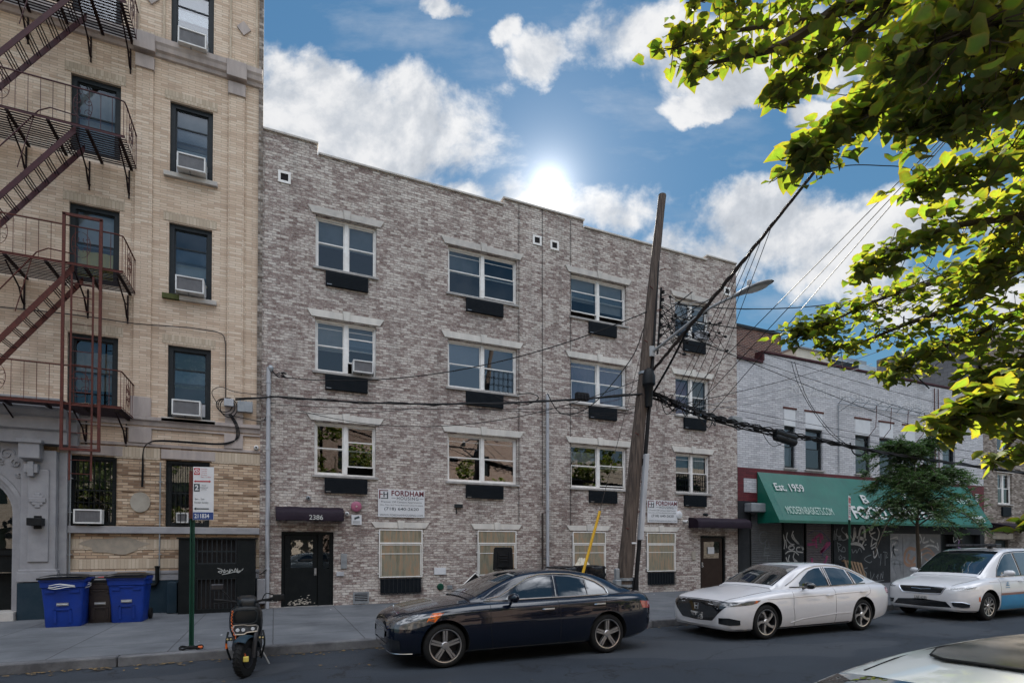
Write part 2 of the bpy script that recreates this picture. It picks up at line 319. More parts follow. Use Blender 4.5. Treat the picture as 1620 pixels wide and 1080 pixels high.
pm('penthouse_cream',(.50,.47,.40),(.42,.39,.33),.7,2); pm('penthouse_blue',(.42,.50,.56),(.34,.41,.47),.6,1.2); pm('roof_tar',(.05,.05,.055),(.08,.08,.085),.9,3)
pm('vinyl_bag',(.006,.006,.008),(.01,.01,.012),.25,6,bump=.6,bscale=9,spec=.3)
pm('orange_cord',(.62,.13,.02),(.5,.1,.02),.5,5); pm('dry_leaf',(.17,.11,.04),(.10,.065,.03),.8,20); pm('screen_mesh',(.12,.13,.14),(.09,.1,.11),.8,20)
pm('canvas',(.55,.5,.4),None,.8,5); pm('moss',(.05,.07,.015),(.09,.09,.03),.9,15)
def dirtyglass():
    m,g,out=newmat('dirty_plexi'); pos=g.n('ShaderNodeNewGeometry').outputs['Position']
    z=g.n('ShaderNodeMapping',inp={0:pos,3:(5,1,.7)}).outputs[0]
    c=g.ramp(g.noise(z,2.2,7,.65),[(.28,(.11,.095,.06)),(.48,(.21,.20,.15)),(.58,(.29,.19,.115)),(.72,(.26,.28,.26))])
    b=g.n('ShaderNodeBsdfPrincipled',inp={'Base Color':c,'Roughness':.3,'Specular IOR Level':.6})
    m.node_tree.links.new(b.outputs[0],out.inputs[0]); MT['dirty_plexi']=m
dirtyglass()
glassmat('window_glass',refl=.055); glassmat('window_glass_strong',refl=.13,tint=(.6,.65,.7)); glassmat('door_glass',refl=.04,tint=(.4,.42,.42))
def asphalt():
    m,g,out=newmat('asphalt'); pos=g.n('ShaderNodeNewGeometry').outputs['Position']
    c=g.ramp(g.noise(pos,.55,7,.6),[(.3,(.015,.020,.028)),(.7,(.027,.034,.044))])
    v=g.n('ShaderNodeTexVoronoi',inp={'Vector':pos,'Scale':70.}).outputs[0]
    c=g.mix(g.maprange(v,.0,.22,.45,0),c,(.11,.11,.115))
    wv=g.n('ShaderNodeMapping',inp={0:pos,3:(.12,1.2,1)}).outputs[0]
    c=g.mix(g.maprange(g.noise(wv,1.3,5,.6),.5,.72,0,.6),c,(.018,.020,.024))
    c=g.mix(g.maprange(g.noise(pos,2.3,3,.5),.66,.72,0,.6),c,(.012,.013,.015))
    c=g.mix(g.maprange(g.noise(g.n('ShaderNodeMapping',inp={0:pos,3:(.25,.5,1),1:(7,3,0)}).outputs[0],1.0,2,.3),.56,.575,0,.45),c,(.050,.055,.063))
    cr_=g.n('ShaderNodeTexVoronoi',feature='DISTANCE_TO_EDGE',inp={'Vector':g.n('ShaderNodeVectorMath',operation='ADD',inp={0:g.n('ShaderNodeMapping',inp={0:pos,3:(.35,.8,1)}).outputs[0],1:g.n('ShaderNodeTexNoise',inp={'Vector':pos,'Scale':1.5,'Detail':5.}).outputs[1]}).outputs[0],'Scale':.7}).outputs[0]
    c=g.mix(g.maprange(cr_,0.,.014,.8,0),c,(.006,.006,.007))
    b=g.n('ShaderNodeBsdfPrincipled',inp={'Base Color':c,'Roughness':.75,'Specular IOR Level':.35})
    bp=g.n('ShaderNodeBump',inp={'Strength':.5,'Distance':.008,'Height':g.noise(pos,90,3)}); m.node_tree.links.new(bp.outputs[0],b.inputs['Normal'])
    m.node_tree.links.new(b.outputs[0],out.inputs[0]); MT['asphalt']=m
asphalt()
def pavemat():
    m,g,out=newmat('pavement_concrete'); pos=g.n('ShaderNodeNewGeometry').outputs['Position']
    c=g.ramp(g.noise(pos,.9,8,.65),[(.3,(.065,.07,.078)),(.55,(.108,.114,.124)),(.75,(.15,.153,.16))])
    v=g.n('ShaderNodeTexVoronoi',inp={'Vector':pos,'Scale':3.2}).outputs[0]
    c=g.mix(g.maprange(v,.03,.07,.75,0),c,(.05,.05,.052))      # old gum spots
    s=g.n('ShaderNodeSeparateXYZ',inp={0:pos})
    def joint(sock,step,w):
        f=g.m('PINGPONG',g.m('ADD',sock,g.m('MULTIPLY',g.noise(pos,1.2,3),.03)),step/2); return g.maprange(f,0,w,1,0)
    j=g.m('MAXIMUM',joint(s.outputs[0],1.52,.016),joint(g.m('ADD',s.outputs[1],.4),1.52,.016))
    c=g.mix(g.m('MULTIPLY',j,.92),c,(.03,.03,.032))
    c=g.mix(g.maprange(g.noise(g.n('ShaderNodeMapping',inp={0:pos,3:(.5,.9,1)}).outputs[0],1.1,6,.7),.52,.75,0,.6),c,(.045,.048,.053))
    b=g.n('ShaderNodeBsdfPrincipled',inp={'Base Color':c,'Roughness':.85,'Specular IOR Level':.3})
    bp=g.n('ShaderNodeBump',inp={'Strength':.4,'Distance':.01,'Height':g.m('SUBTRACT',g.noise(pos,50,4),j)}); m.node_tree.links.new(bp.outputs[0],b.inputs['Normal'])
    m.node_tree.links.new(b.outputs[0],out.inputs[0]); MT['pavement_concrete']=m
pavemat()
def woodpole():
    m,g,out=newmat('pole_wood'); pos=g.n('ShaderNodeNewGeometry').outputs['Position']
    v=g.n('ShaderNodeMapping',inp={0:pos,3:(9,9,.35)}).outputs[0]; n=g.noise(v,3.,7,.65)
    c=g.ramp(n,[(.3,(.016,.012,.010)),(.5,(.065,.046,.036)),(.72,(.13,.10,.08))])
    b=g.n('ShaderNodeBsdfPrincipled',inp={'Base Color':c,'Roughness':.85})
    bp=g.n('ShaderNodeBump',inp={'Strength':.9,'Distance':.02,'Height':n}); m.node_tree.links.new(bp.outputs[0],b.inputs['Normal'])
    m.node_tree.links.new(b.outputs[0],out.inputs[0]); MT['pole_wood']=m
woodpole()
def leafmat(name,cols,trans=.5):
    m,g,out=newmat(name)
    a=g.n('ShaderNodeAttribute',attribute_name='tint').outputs['Fac']
    rim=g.n('ShaderNodeAttribute',attribute_name='rim').outputs['Fac']
    c=g.ramp(a,[(i/(len(cols)-1),q) for i,q in enumerate(cols)])
    c=g.mix(g.m('MULTIPLY',g.m('POWER',rim,5.),.6),c,(.24,.12,.02))
    pos=g.n('ShaderNodeNewGeometry').outputs['Position']
    c=g.mix(g.maprange(g.noise(pos,55,3),.4,.7,0,.3),c,(.03,.05,.01))
    b=g.n('ShaderNodeBsdfPrincipled',inp={'Base Color':g.mix(.55,c,(.16,.18,.10)),'Roughness':.5,'Specular IOR Level':.35})
    t=g.n('ShaderNodeBsdfTranslucent',inp={0:g.mix(1.,c,(1.5,1.45,.6),'MULTIPLY')})
    mx=g.n('ShaderNodeMixShader',inp={0:trans,1:b.outputs[0],2:t.outputs[0]})
    m.node_tree.links.new(mx.outputs[0],out.inputs[0]); MT[name]=m
leafmat('leaf_linden',[(.055,.115,.020),(.085,.155,.022),(.13,.19,.028),(.20,.22,.035)],.55)
leafmat('leaf_dark',[(.015,.06,.025),(.03,.095,.035),(.06,.15,.04)],.4)
pm('brown_door',(.022,.013,.010),(.03,.018,.014),.45,4,spec=.2)
# text as real lettering
def text(parent,body,cx,cz,h,y,mat,width=None,name='lettering',M=None,ex=.003,bold=0.,align='CENTER',spacing=1.):
    cu=bpy.data.curves.new('t','FONT'); cu.body=body; cu.size=1; cu.extrude=0; cu.offset=bold; cu.align_x='CENTER'; cu.space_character=spacing
    to=bpy.data.objects.new('t',cu); C.objects.link(to)
    bpy.context.view_layer.update()
    me=bpy.data.meshes.new_from_object(to.evaluated_get(bpy.context.evaluated_depsgraph_get())); bpy.data.objects.remove(to)
    if not me.vertices: return None
    P=np.array([tuple(v.co) for v in me.vertices]); mn,mx=P.min(0),P.max(0)
    caps=.72 if not any(ch in body for ch in 'gpqy,()') else mx[1]-mn[1]
    s=h/max(mx[1]-mn[1],1e-3); sx=(width/(mx[0]-mn[0])) if width else s
    b=MB(); 
    V=[((p[0]-(mn[0]+mx[0])/2)*sx,(p[1]-(mn[1]+mx[1])/2)*s) for p in P]
    if M is None: vs=[(cx+a,y,cz+c) for a,c in V]
    else: vs=[M@Vector((a,0,c)) for a,c in V]
    b.add(vs,[tuple(p.vertices) for p in me.polygons]); bpy.data.meshes.remove(me)
    return b.build(name,mat,parent,fixn=False)
def wallmesh(mb,x0,x1,z0,z1,holes,y0=0.,rev=.22):
    xs=sorted({x0,x1,*[h[0] for h in holes],*[h[1] for h in holes]}); zs=sorted({z0,z1,*[h[2] for h in holes],*[h[3] for h in holes]})
    xs=[x for x in xs if x0<=x<=x1]; zs=[z for z in zs if z0<=z<=z1]
    for i in range(len(xs)-1):
        for j in range(len(zs)-1):
            cx=(xs[i]+xs[i+1])/2; cz=(zs[j]+zs[j+1])/2
            if any(h[0]<cx<h[1] and h[2]<cz<h[3] for h in holes): continue
            mb.quad((xs[i],y0,zs[j]),(xs[i+1],y0,zs[j]),(xs[i+1],y0,zs[j+1]),(xs[i],y0,zs[j+1]))
    for a,b,c,d in holes:
        mb.quad((a,y0,c),(a,y0+rev,c),(a,y0+rev,d),(a,y0,d)); mb.quad((b,y0,c),(b,y0,d),(b,y0+rev,d),(b,y0+rev,c))
        mb.quad((a,y0,d),(a,y0+rev,d),(b,y0+rev,d),(b,y0,d)); mb.quad((a,y0,c),(b,y0,c),(b,y0+rev,c),(a,y0+rev,c))
# ---------------------------------------------------------------- ground
b=MB(); b.box(-300,400,-300,500,-.6,-.03); tag(b.build('ground',pm('earth',(.09,.085,.075),(.06,.06,.055),.9,2)),kind='structure')
b=MB(); rows=[[(x,y,0) for x in (-120,-40,0,20,60,200)] for y in (-16.75,-11.5,-6.15)]; b.grid(rows); b.box(-120,200,-16.75,-6.15,-.02,-.004); tag(b.build('road',MT['asphalt']),kind='structure')
b=MB(); b.box(-120,200,-5.97,.3,-.02,.15); tag(b.build('pavement',MT['pavement_concrete']),kind='structure')
b=MB(); b.box(-120,200,-22.9,-16.93,-.02,.15); tag(b.build('pavement',MT['pavement_concrete']),kind='structure')
kb=pm('kerb_stone',(.13,.13,.135),(.055,.055,.06),.85,2.5,bump=.3)
for y0,y1 in ((-6.15,-5.972),(-16.928,-16.75)):
    b=MB(); x=-120.
    while x<200:
        L=2.4 if x<-12 or x>40 else random.uniform(1.5,2.4); j=random.uniform(-.012,.008)
        b.box(x+.008,x+L-.008,y0+j*(y0>-10),y1,-.01,.156+j*.6); x+=L
    tag(b.build('kerb',kb,bevel=.02),kind='structure')
# fallen leaves lying in the gutter (beyond counting)
b=MB()
for i in range(420):
    x=random.uniform(-5,26) if i%3 else random.uniform(-4,3); y=-6.2-abs(random.gauss(0,.10)); a=random.uniform(0,6.28); s=random.uniform(.012,.042)
    if i%11==0: y=random.uniform(-9.5,-6.3)
    z=.008+random.uniform(0,.01)
    b.quad(*[(x+s*math.cos(a+k*1.57)*(1 if k%2 else .55),y+s*math.sin(a+k*1.57),z+random.uniform(0,.012)) for k in range(4)])
tag(b.build('leaf_litter',MT['dry_leaf'],fixn=False),'dry yellow leaves scattered along the gutter','leaf litter',kind='stuff')
b=MB()
for i in range(26):
    x=random.uniform(-6,14); y=random.uniform(-5.8,-.6)
    a=random.uniform(0,6.28); s=random.uniform(.015,.04)
    b.quad(*[(x+s*math.cos(a+k*1.57)*(1 if k%2 else .6),y+s*math.sin(a+k*1.57),.156+random.uniform(0,.012)) for k in range(4)])
tag(b.build('paper_scraps',MT['sign_white'],fixn=False),'small scraps of litter scattered on the pavement','litter',kind='stuff')

# ---------------------------------------------------------------- shared building pieces
def blind(parent,x0,x1,z0,z1,y,mat,name='blind',pleat=0.):
    b=MB()
    if pleat:
        n=max(4,int((x1-x0)/.06)); rows=[[(x0+(x1-x0)*i/n,y+pleat*math.sin(i*2.1+z*.6),z) for i in range(n+1)] for z in (z0,(z0+z1)/2,z1)]; b.grid(rows)
    else: b.box(x0,x1,y,y+.01,z0,z1)
    return b.build(name,MT[mat],parent,fixn=False)
def sashwin(B,x0,x1,z0,z1,y,frame='white_frame',fw=.055,halves=2,glass='window_glass',fill=(),mull=.11,opened=(),sillm='sill',sill=True,rails=0):
    """double-hung window: frame mesh is the window, its panes/blinds/sill are sub-parts"""
    b=MB(); b.box(x0,x0+fw,y,y+.12,z0,z1); b.box(x1-fw,x1,y,y+.12,z0,z1); b.box(x0+fw,x1-fw,y,y+.12,z1-fw,z1); b.box(x0+fw,x1-fw,y,y+.12,z0,z0+fw*.9)
    cells=[]
    if halves==2:
        xm=(x0+x1)/2; b.box(xm-mull/2,xm+mull/2,y-.008,y+.12,z0+fw*.9,z1-fw); cells=[(x0+fw,xm-mull/2),(xm+mull/2,x1-fw)]
    else: cells=[(x0+fw,x1-fw)]
    zm=(z0+z1)/2+.01; g_=MB()
    for i,(a,c) in enumerate(cells):
        s=.03; za,zc=z0+fw*.9,z1-fw
        op=opened[i] if i<len(opened) else 0.
        for (u0,u1,yy) in ((zm-s,zc,y+.045),(za+op,zm+s+op,y+.015)):
            b.box(a,a+s,yy,yy+.03,u0,u1); b.box(c-s,c,yy,yy+.03,u0,u1); b.box(a+s,c-s,yy,yy+.03,u1-s*1.1,u1); b.box(a+s,c-s,yy,yy+.03,u0,u0+s*1.1)
            g_.quad((a+s,yy+.014,u0+s),(c-s,yy+.014,u0+s),(c-s,yy+.014,u1-s),(a+s,yy+.014,u1-s))
        for k in range(rails if i<9 else 0):
            q=zc-(zc-zm)*(k+1)*.25; b.box(a+s,c-s,y+.05,y+.06,q,q+.012)
    w=b.build('window',MT[frame],B)
    g_.build('pane',MT[glass],w,fixn=False)
    for f in fill:
        i,lo,hi,m=f[:4]; a,c=cells[min(i,len(cells)-1)]
        if i<0: a,c=cells[0][0],cells[-1][1]
        blind(w,a+.01,c-.01,z0+(z1-z0)*lo,z0+(z1-z0)*hi,y+.15,m,'curtain' if len(f)>4 else 'blind',.02 if len(f)>4 else 0)
    if sill:
        s=MB(); s.box(x0-.06,x1+.06,y-.16,y+.1,z0-.07,z0-.004); s.build('sill',MT[sillm],w,bevel=.006)
    return w
def acunit(x0,x1,z0,z1,yf,label,group='window air conditioners',depth=.42,side=.0,mat='ac_white'):
    t=thing('window_air_conditioner',label,'air conditioner',((x0+x1)/2,yf+depth,z0),group)
    b=MB(); r=.035
    b.box(x0,x1,yf,yf+depth,z1-r,z1); b.box(x0,x1,yf,yf+depth,z0,z0+r); b.box(x0,x0+r,yf,yf+depth,z0+r,z1-r); b.box(x1-r,x1,yf,yf+depth,z0+r,z1-r); b.box(x0+r,x1-r,yf+.1,yf+depth,z0+r,z1-r)
    b.build('casing',MT[mat],t,bevel=.006)
    b=MB(); n=max(8,int((x1-x0-2*r)/.028))
    b.box(x0+r,x1-r,yf+.03,yf+.035,z0+r,z1-r)
    for i in range(n+1):
        x=x0+r+(x1-x0-2*r)*i/n; b.box(x-.004,x+.004,yf+.012,yf+.028,z0+r,z1-r)
    b.build('grille',MT['ac_grille'],t)
    b=MB(); b.prism([(yf+.06,z0-.005),(yf+depth,z0-.005),(yf+depth,z0-.10)],(x0+x1)/2-.05,(x0+x1)/2-.02,'x'); b.build('bracket',MT['galv'],t)
    return t
def mass(B,x0,x1,z1,depth,wallm,roofm='roof_tar',y0=0.,left=True,right=True,zin=None,name='wall',back=True):
    b=MB(); t=.3
    if left: b.box(x0,x0+t,y0+.002,y0+depth,0,z1)
    if right: b.box(x1-t,x1,y0+.002,y0+depth,0,z1)
    if back: b.box(x0+t,x1-t,y0+depth-t,y0+depth,0,z1)
    b.build('side_wall',MT[wallm],B)
    b=MB(); b.box(x0+t,x1-t,y0+.31,y0+depth-t,z1-.9,z1-.7); b.build('roof',MT[roofm],B)
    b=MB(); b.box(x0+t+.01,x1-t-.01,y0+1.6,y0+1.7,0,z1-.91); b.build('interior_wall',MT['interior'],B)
def lintel(B,x0,x1,z,key=True,mat='lintel',h=.20,y=-.035):
    b=MB(); xm=(x0+x1)/2; k=.10 if key else 0
    if key:
        b.prism([(x0-.10,z),(xm-k*.75,z),(xm-k,z+h),(x0-.22,z+h)],y,.05); b.prism([(xm+k*.75,z),(x1+.10,z),(x1+.22,z+h),(xm+k,z+h)],y,.05)
        b.prism([(xm-k*.72,z-.015),(xm+k*.72,z-.015),(xm+k*1.05,z+h+.05),(xm-k*1.05,z+h+.05)],y-.03,.05)
    else: b.box(x0,x1,y,.05,z,z+h)
    return b.build('lintel',MT[mat],B,bevel=.005)
def barsgrille(mb,x0,x1,z0,z1,y,n,rows=2,r=.009):
    for i in range(n+1):
        x=x0+(x1-x0)*i/n; mb.box(x-r,x+r,y-r,y+r,z0,z1)
    for j in range(rows+1):
        z=z0+(z1-z0)*j/rows; mb.box(x0,x1,y-r-.004,y-r-.001,z-r*1.3,z+r*1.3)

# ---------------------------------------------------------------- mottled brick apartment house
B=thing('brick_apartment_building','mottled grey mauve brick apartment house with white lintels, between tan and white buildings','building',(8.1,0,0))
X0,X1=-.37,16.66
cols=[(1.0,2.68),(4.84,7.17),(9.17,11.44),(13.62,15.26)]; fl=[(3.80,5.28),(6.70,8.18),(9.62,11.08)]
sleeve=[(1.27,2.43),(5.42,6.66),(9.86,10.98),(13.98,15.02)]
doors=[(.17,1.52,.15,2.21),(14.77,16.03,.15,2.21)]
gw=[(2.77,4.05),(5.80,7.12),(9.2,10.51),(12.26,13.54)]
holes=[(a,b_,c,d) for a,b_ in cols for c,d in fl]+doors+[(a,b_,.9,2.3) for a,b_ in gw]
b=MB(); wallmesh(b,X0,X1,0,12.72,holes); 
b.box(X0,X0+.3,.0015,.3,0,12.72)
for a,c,z in ((X0,1.03,13.12),(1.03,6.7,12.84),(6.7,9.67,13.05),(9.67,15.16,12.82),(15.16,X1,13.0)):
    b.box(a,c,0,.3,12.72,z-.06)
b.build('wall',MT['mottled_brick'],B,fixn=True)
b=MB()
for a,c,z in ((X0,1.06,13.12),(1.06,6.67,12.84),(6.67,9.70,13.05),(9.70,15.13,12.82),(15.13,X1+.02,13.0)): b.box(a,c,-.05,.36,z-.06,z)
b.build('coping',MT['stone'],B,bevel=.01)
mass(B,X0+.001,X1-.001,12.6,14,'brown_brick')
fills={(0,2):[(0,.5,1,'shade_grey'),(1,.5,1,'shade_grey')],(0,1):[(0,.45,1,'blind'),(1,.6,1,'shade_grey')],(0,0):[],
 (1,2):[(0,.55,.97,'shade_grey')],(1,1):[(0,.5,1,'blind')],(1,0):[],
 (2,2):[(0,.45,1,'blind'),(1,.3,1,'blind')],(2,1):[(0,0,1,'curtain_purple',1),(1,0,1,'curtain_purple',1)],(2,0):[(0,.6,.85,'blind'),(1,.45,.6,'curtain_tan')],
 (3,2):[(0,.5,1,'blind'),(1,.4,1,'blind')],(3,1):[(0,0,.9,'curtain_purple',1),(1,.3,1,'curtain_tan',1)],(3,0):[(0,.5,1,'shade_grey'),(1,.45,1,'curtain_tan',1)]}
opened={(0,1):(0,.30),(0,0):(0,.22),(1,2):(0,.06),(2,2):(.18,.18),(1,1):(0,0),(2,0):(0,.05)}
for i,(a,c) in enumerate(cols):
    for j,(z0,z1) in enumerate(fl):
        w=sashwin(B,a,c,z0,z1,.10,fill=fills[(i,j)],opened=opened.get((i,j),()),glass='window_glass_strong' if (i,j) in ((1,0),(1,1),(2,1)) else 'window_glass',rails=1 if (i+j)%2 else 0)
        lintel(B,a,c,z1+.03,mat='lintel' if j<2 else 'stone')
        s0,s1=sleeve[i]; b=MB(); b.box(s0,s1,-.085,.05,z0-.50,z0-.09)
        for k in range(9): z=z0-.48+k*.042; b.box(s0+.02,s1-.02,-.092,-.086,z,z+.012)
        q=b.build('vent_grille',MT['grille_black'],B)
        b=MB(); b.box(s0+.03,s0+.16,-.096,-.0925,z0-.475,z0-.462); b.build('nameplate',MT['steel'],q)
# security bars inside a few windows
for (i,j,half) in ((3,0,0),(3,0,1),(3,1,1),(1,1,1)):
    a,c=cols[i]; z0,z1=fl[j]; xm=(a+c)/2; x0,x1=(a+.1,xm-.08) if half==0 else (xm+.08,c-.1)
    b=MB(); barsgrille(b,x0,x1,z0+.06,(z0+z1)/2-.02,.085,6,3,.006); b.build('window_guard',MT['grille_black'],B)
for a,c in gw:
    # plexiglass storm guard on stand-off brackets
    b=MB(); r=.03; y=-.06
    for (p,q,s,t_) in ((a,a+r,.9,2.3),(c-r,c,.9,2.3),(a+r,c-r,2.27,2.3),(a+r,c-r,.9,.93),(a+r,c-r,1.88,1.92)): b.box(p,q,y,y+.03,s,t_)
    for (p,q,s,t_) in ((a+.05,a+.07,.95,1.86),(c-.07,c-.05,.95,1.86),(a+.07,c-.07,1.58,1.60),(a+.07,c-.07,1.84,1.86)): b.box(p,q,y+.002,y+.026,s,t_)
    for x in (a-.035,c+.005):
        for z in (1.0,1.6,2.18): b.box(x,x+.03,y+.005,.02,z,z+.03)
    w=b.build('window',MT['white_frame'],B)
    b=MB(); b.box(a+.02,c-.02,y+.012,y+.018,.92,2.28); b.build('pane',MT['dirty_plexi'],w)
    b=MB(); b.box(a,c,.1,.14,.9,2.3); b.build('backing',MT['shade_grey'],w)
    lintel(B,a,c,2.34,h=.17)
for i,(a,c) in enumerate(gw):
    b=MB(); b.box(a+.06,c-.04,-.06,.04,.44,.86); q=b.build('vent_grille',MT['grille_black'],B)
    b=MB(); barsgrille(b,a+.04,c-.02,.42,.86,-.09,10,1,.008); b.build('guard_bars',MT['dark_frame'],q)
# doors
def entry(B,x0,x1,full):
    b=MB(); z0,z1=.15,2.21; y=.06
    xd=x0+(x1-x0)*.70 if full else x1-.09
    for (p,q,s,t_) in ((x0,x0+.07,z0,z1),(x1-.07,x1,z0,z1),(x0+.07,x1-.07,z1-.08,z1)): b.box(p,q,y-.02,y+.12,s,t_)
    if full:
        b.box(xd,xd+.09,y-.02,y+.12,z0,z1-.08)
        sx0,sx1=xd+.09,x1-.07; b.box(sx0,sx1,y,y+.06,z0,1.18); b.box(sx0,sx0+.04,y,y+.06,1.18,z1-.08); b.box(sx1-.04,sx1,y,y+.06,1.18,z1-.08)
    fr=b.build('door_frame',MT['black_paint'],B)
    if full:
        b=MB(); b.quad((sx0+.04,y+.03,1.18),(sx1-.04,y+.03,1.18),(sx1-.04,y+.03,z1-.08),(sx0+.04,y+.03,z1-.08)); b.build('sidelight',MT['door_glass'],fr,fixn=False)
    b=MB(); a,c=x0+.08,xd-.01; w=.16; wz=1.22 if full else 1.35
    b.box(a,c,y+.02,y+.07,z0+.02,wz); b.box(a,a+w,y+.02,y+.07,wz,z1-.09); b.box(c-w*.8,c,y+.02,y+.07,wz,z1-.09); b.box(a+w,c-w*.8,y+.02,y+.07,z1-.23,z1-.09)
    d=b.build('door',MT['black_paint' if full else 'brown_door'],B,bevel=.005)
    b=MB(); b.quad((a+w,y+.04,wz),(c-w*.8,y+.04,wz),(c-w*.8,y+.04,z1-.23),(a+w,y+.04,z1-.23)); b.build('door_glass',MT['window_glass_strong'] if full else MT['door_glass'],d,fixn=False)
    b=MB(); hx=c-.06 if full else a+.07; b.box(hx-.03,hx+.03,y-.0,y+.02,1.0,1.2); b.lathe([(.02,-.05),(.028,-.03),(.02,-.01),(.012,0)],(hx,y,1.05),'y',10); b.lathe([(.022,-.02),(.022,0)],(hx,y,1.15),'y',10)
    b.build('door_handle',MT['steel'],d,smooth=True)
    b=MB(); b.box(x0,x1,-.03,.3,.10,.158); b.build('threshold',MT['sill'],B)
    return d
d=entry(B,.17,1.52,True)
b=MB()
for i in range(60):
    x=.35+abs(random.gauss(.3,.22)); z=.19+abs(random.gauss(0,.09)); s=random.uniform(.01,.045)
    if x<1.05: b.quad((x-s,.0785,z),(x,.0785,z-s*.3),(x+s,.0785,z+s*.1),(x+s*.3,.0785,z+s*.5))
b.build('chipped_paint',MT['chipped'],d,fixn=False)
d=entry(B,14.77,16.03,False)
b=MB(); b.box(15.2,15.52,.072,.077,1.52,1.78); b.build('notice',MT['sign_white'],d)
# square roof-level vents
for px,py in ((450,281),(849.5,380.5),(877,388.5),(1150,461)):
    p=F(px,py); s=.16; b=MB(); x,z=p.x,p.z
    for (q0,q1,s0,s1) in ((-s,s,s*.6,s),(-s,s,-s,-s*.6),(-s,-s*.6,-s*.6,s*.6),(s*.6,s,-s*.6,s*.6)): b.box(x+q0,x+q1,-.03,.02,z+s0,z+s1)
    q=b.build('wall_vent',MT['white_frame'],B); b=MB(); b.box(x-s*.6,x+s*.6,-.008,-.004,z-s*.6,z+s*.6); b.build('dark_vent_sheet',MT['interior'],q)  # dark sheet stands in for the shaded hole inside the frame
# low louvred vent
b=MB(); x0,x1,z0,z1=2.06,2.50,.17,.50
for (q0,q1,s0,s1) in ((x0,x1,z0,z0+.05),(x0,x1,z1-.04,z1),(x0,x0+.04,z0+.05,z1-.04),(x1-.04,x1,z0+.05,z1-.04)): b.box(q0,q1,-.02,.02,s0,s1)
for k in range(5): z=z0+.06+k*.05; b.prism([(-.015,z),(.01,z+.02),(.01,z+.028),(-.015,z+.01)],x0+.04,x1-.04,'x')
q=b.build('wall_vent',MT['galv'],B); b=MB(); b.box(x0+.04,x1-.04,-.006,-.003,z0+.05,z1-.04); b.build('dark_vent_sheet',MT['interior'],q)
def downpipe(x,z0,z1,r,mat,y=-.10,joints=()):
    b=MB(); b.tube([(x,y,z0),(x,y,z1)],r,12); 
    for z in joints: b.lathe([(r*1.2,-.03),(r*1.2,.03)],(x,y,z),'z',12)
    p=b.build('downpipe',MT[mat],B,smooth=True)
    b=MB()
    for z in joints[::2]: b.box(x-r-.05,x+r+.05,-.04,-.0,z-.09,z-.07)
    b.build('pipe_bracket',MT['galv'],p); return p
p1=F(424,583); downpipe(F(423,700).x+.02,.15,p1.z,.055,'pipe_white',joints=[1.2,2.4,3.6,4.4,5.3,6.2])
p2=F(864,625); downpipe(p2.x,.15,p2.z,.05,'pipe_white',joints=[1.5,3.,4.3,5.6])
downpipe(p2.x-.16,.15,2.9,.03,'wire_brown',y=-.05,joints=[1.,2.])
# meter box, intercoms, hydrant caps and other small fixtures
for (x0,x1,z0,z1,m,nm) in ((1.72,1.88,1.18,1.60,'galv','intercom_panel'),(1.60,1.80,.97,1.09,'pipe_white','doorbell_panel'),(14.35,14.50,1.30,1.62,'curtain_tan','intercom_panel'),(4.42,4.78,.95,1.16,'sign_white','wall_notice'),(4.83,4.99,.50,.62,'galv','meter_box')):
    b=MB(); b.box(x0,x1,-.04,0.002,z0,z1); b.build(nm,MT[m],B,bevel=.006)
b=MB(); b.lathe([(.0,-.07),(.08,-.07),(.095,-.04),(.11,0)],(4.62,0,.58),'y',14); b.build('standpipe_cap',MT['green_paint'],B,smooth=True)
b=MB(); b.box(5.05,5.3,-.1,0,2.99,3.1); b.box(5.1,5.13,-.03,0,2.8,3.0); b.build('wall_lamp',MT['dark_frame'],B,bevel=.01)
# ---------------------------------------------------------------- tan brick apartment house (left)
L=thing('tan_apartment_building','tall tan brick apartment house with dark window frames and a grey portico, left of frame','building',(-5,0,0))
LX0,LX1=-12.,-.37
cw=[(-4.54,-3.54),(-2.50,-1.54)]; lf=[(5.05,6.90),(8.17,10.03),(11.28,13.14),(14.47,16.3)]
gfl=(2.30,3.98)
holes=[(a,c,z0,z1) for a,c in cw for z0,z1 in lf]+[(-4.52,-3.54,2.30,3.98),(-2.52,-1.55,2.30,3.98),(-7.18,-5.42,.3,3.42)]
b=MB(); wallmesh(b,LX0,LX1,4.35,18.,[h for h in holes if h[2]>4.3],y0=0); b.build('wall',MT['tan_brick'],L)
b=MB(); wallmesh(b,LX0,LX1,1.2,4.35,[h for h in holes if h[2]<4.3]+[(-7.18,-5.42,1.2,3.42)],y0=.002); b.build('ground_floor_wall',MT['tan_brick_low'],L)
mass(L,LX0,-3.,18,16,'brown_brick',y0=.01); mass(L,-2.98,-.80,18,6,'brown_brick',y0=.01,left=False)
# rusticated ground-floor bands with open joints
z=2.34
while z<3.9:
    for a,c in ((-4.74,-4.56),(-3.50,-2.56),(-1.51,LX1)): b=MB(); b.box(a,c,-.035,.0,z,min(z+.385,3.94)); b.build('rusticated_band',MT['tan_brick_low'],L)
    z+=.405

b=MB()
for a,c in ((-4.7,-4.46),(-3.58,-2.64),(-1.50,LX1)): b.box(a,c,-.036,.0,3.96,4.25)
b.box(-4.6,LX1,-.012,.001,1.72,1.98); b.box(-4.6,LX1,-.012,.001,1.26,1.5); b.build('soldier_course',MT['soldier_brick'],L)
for a,c in cw: 
    b=MB(); b.box(a-.12,c+.12,-.045,0,4.0,4.24); b.build('lintel',MT['belt_stone'],L,bevel=.01)
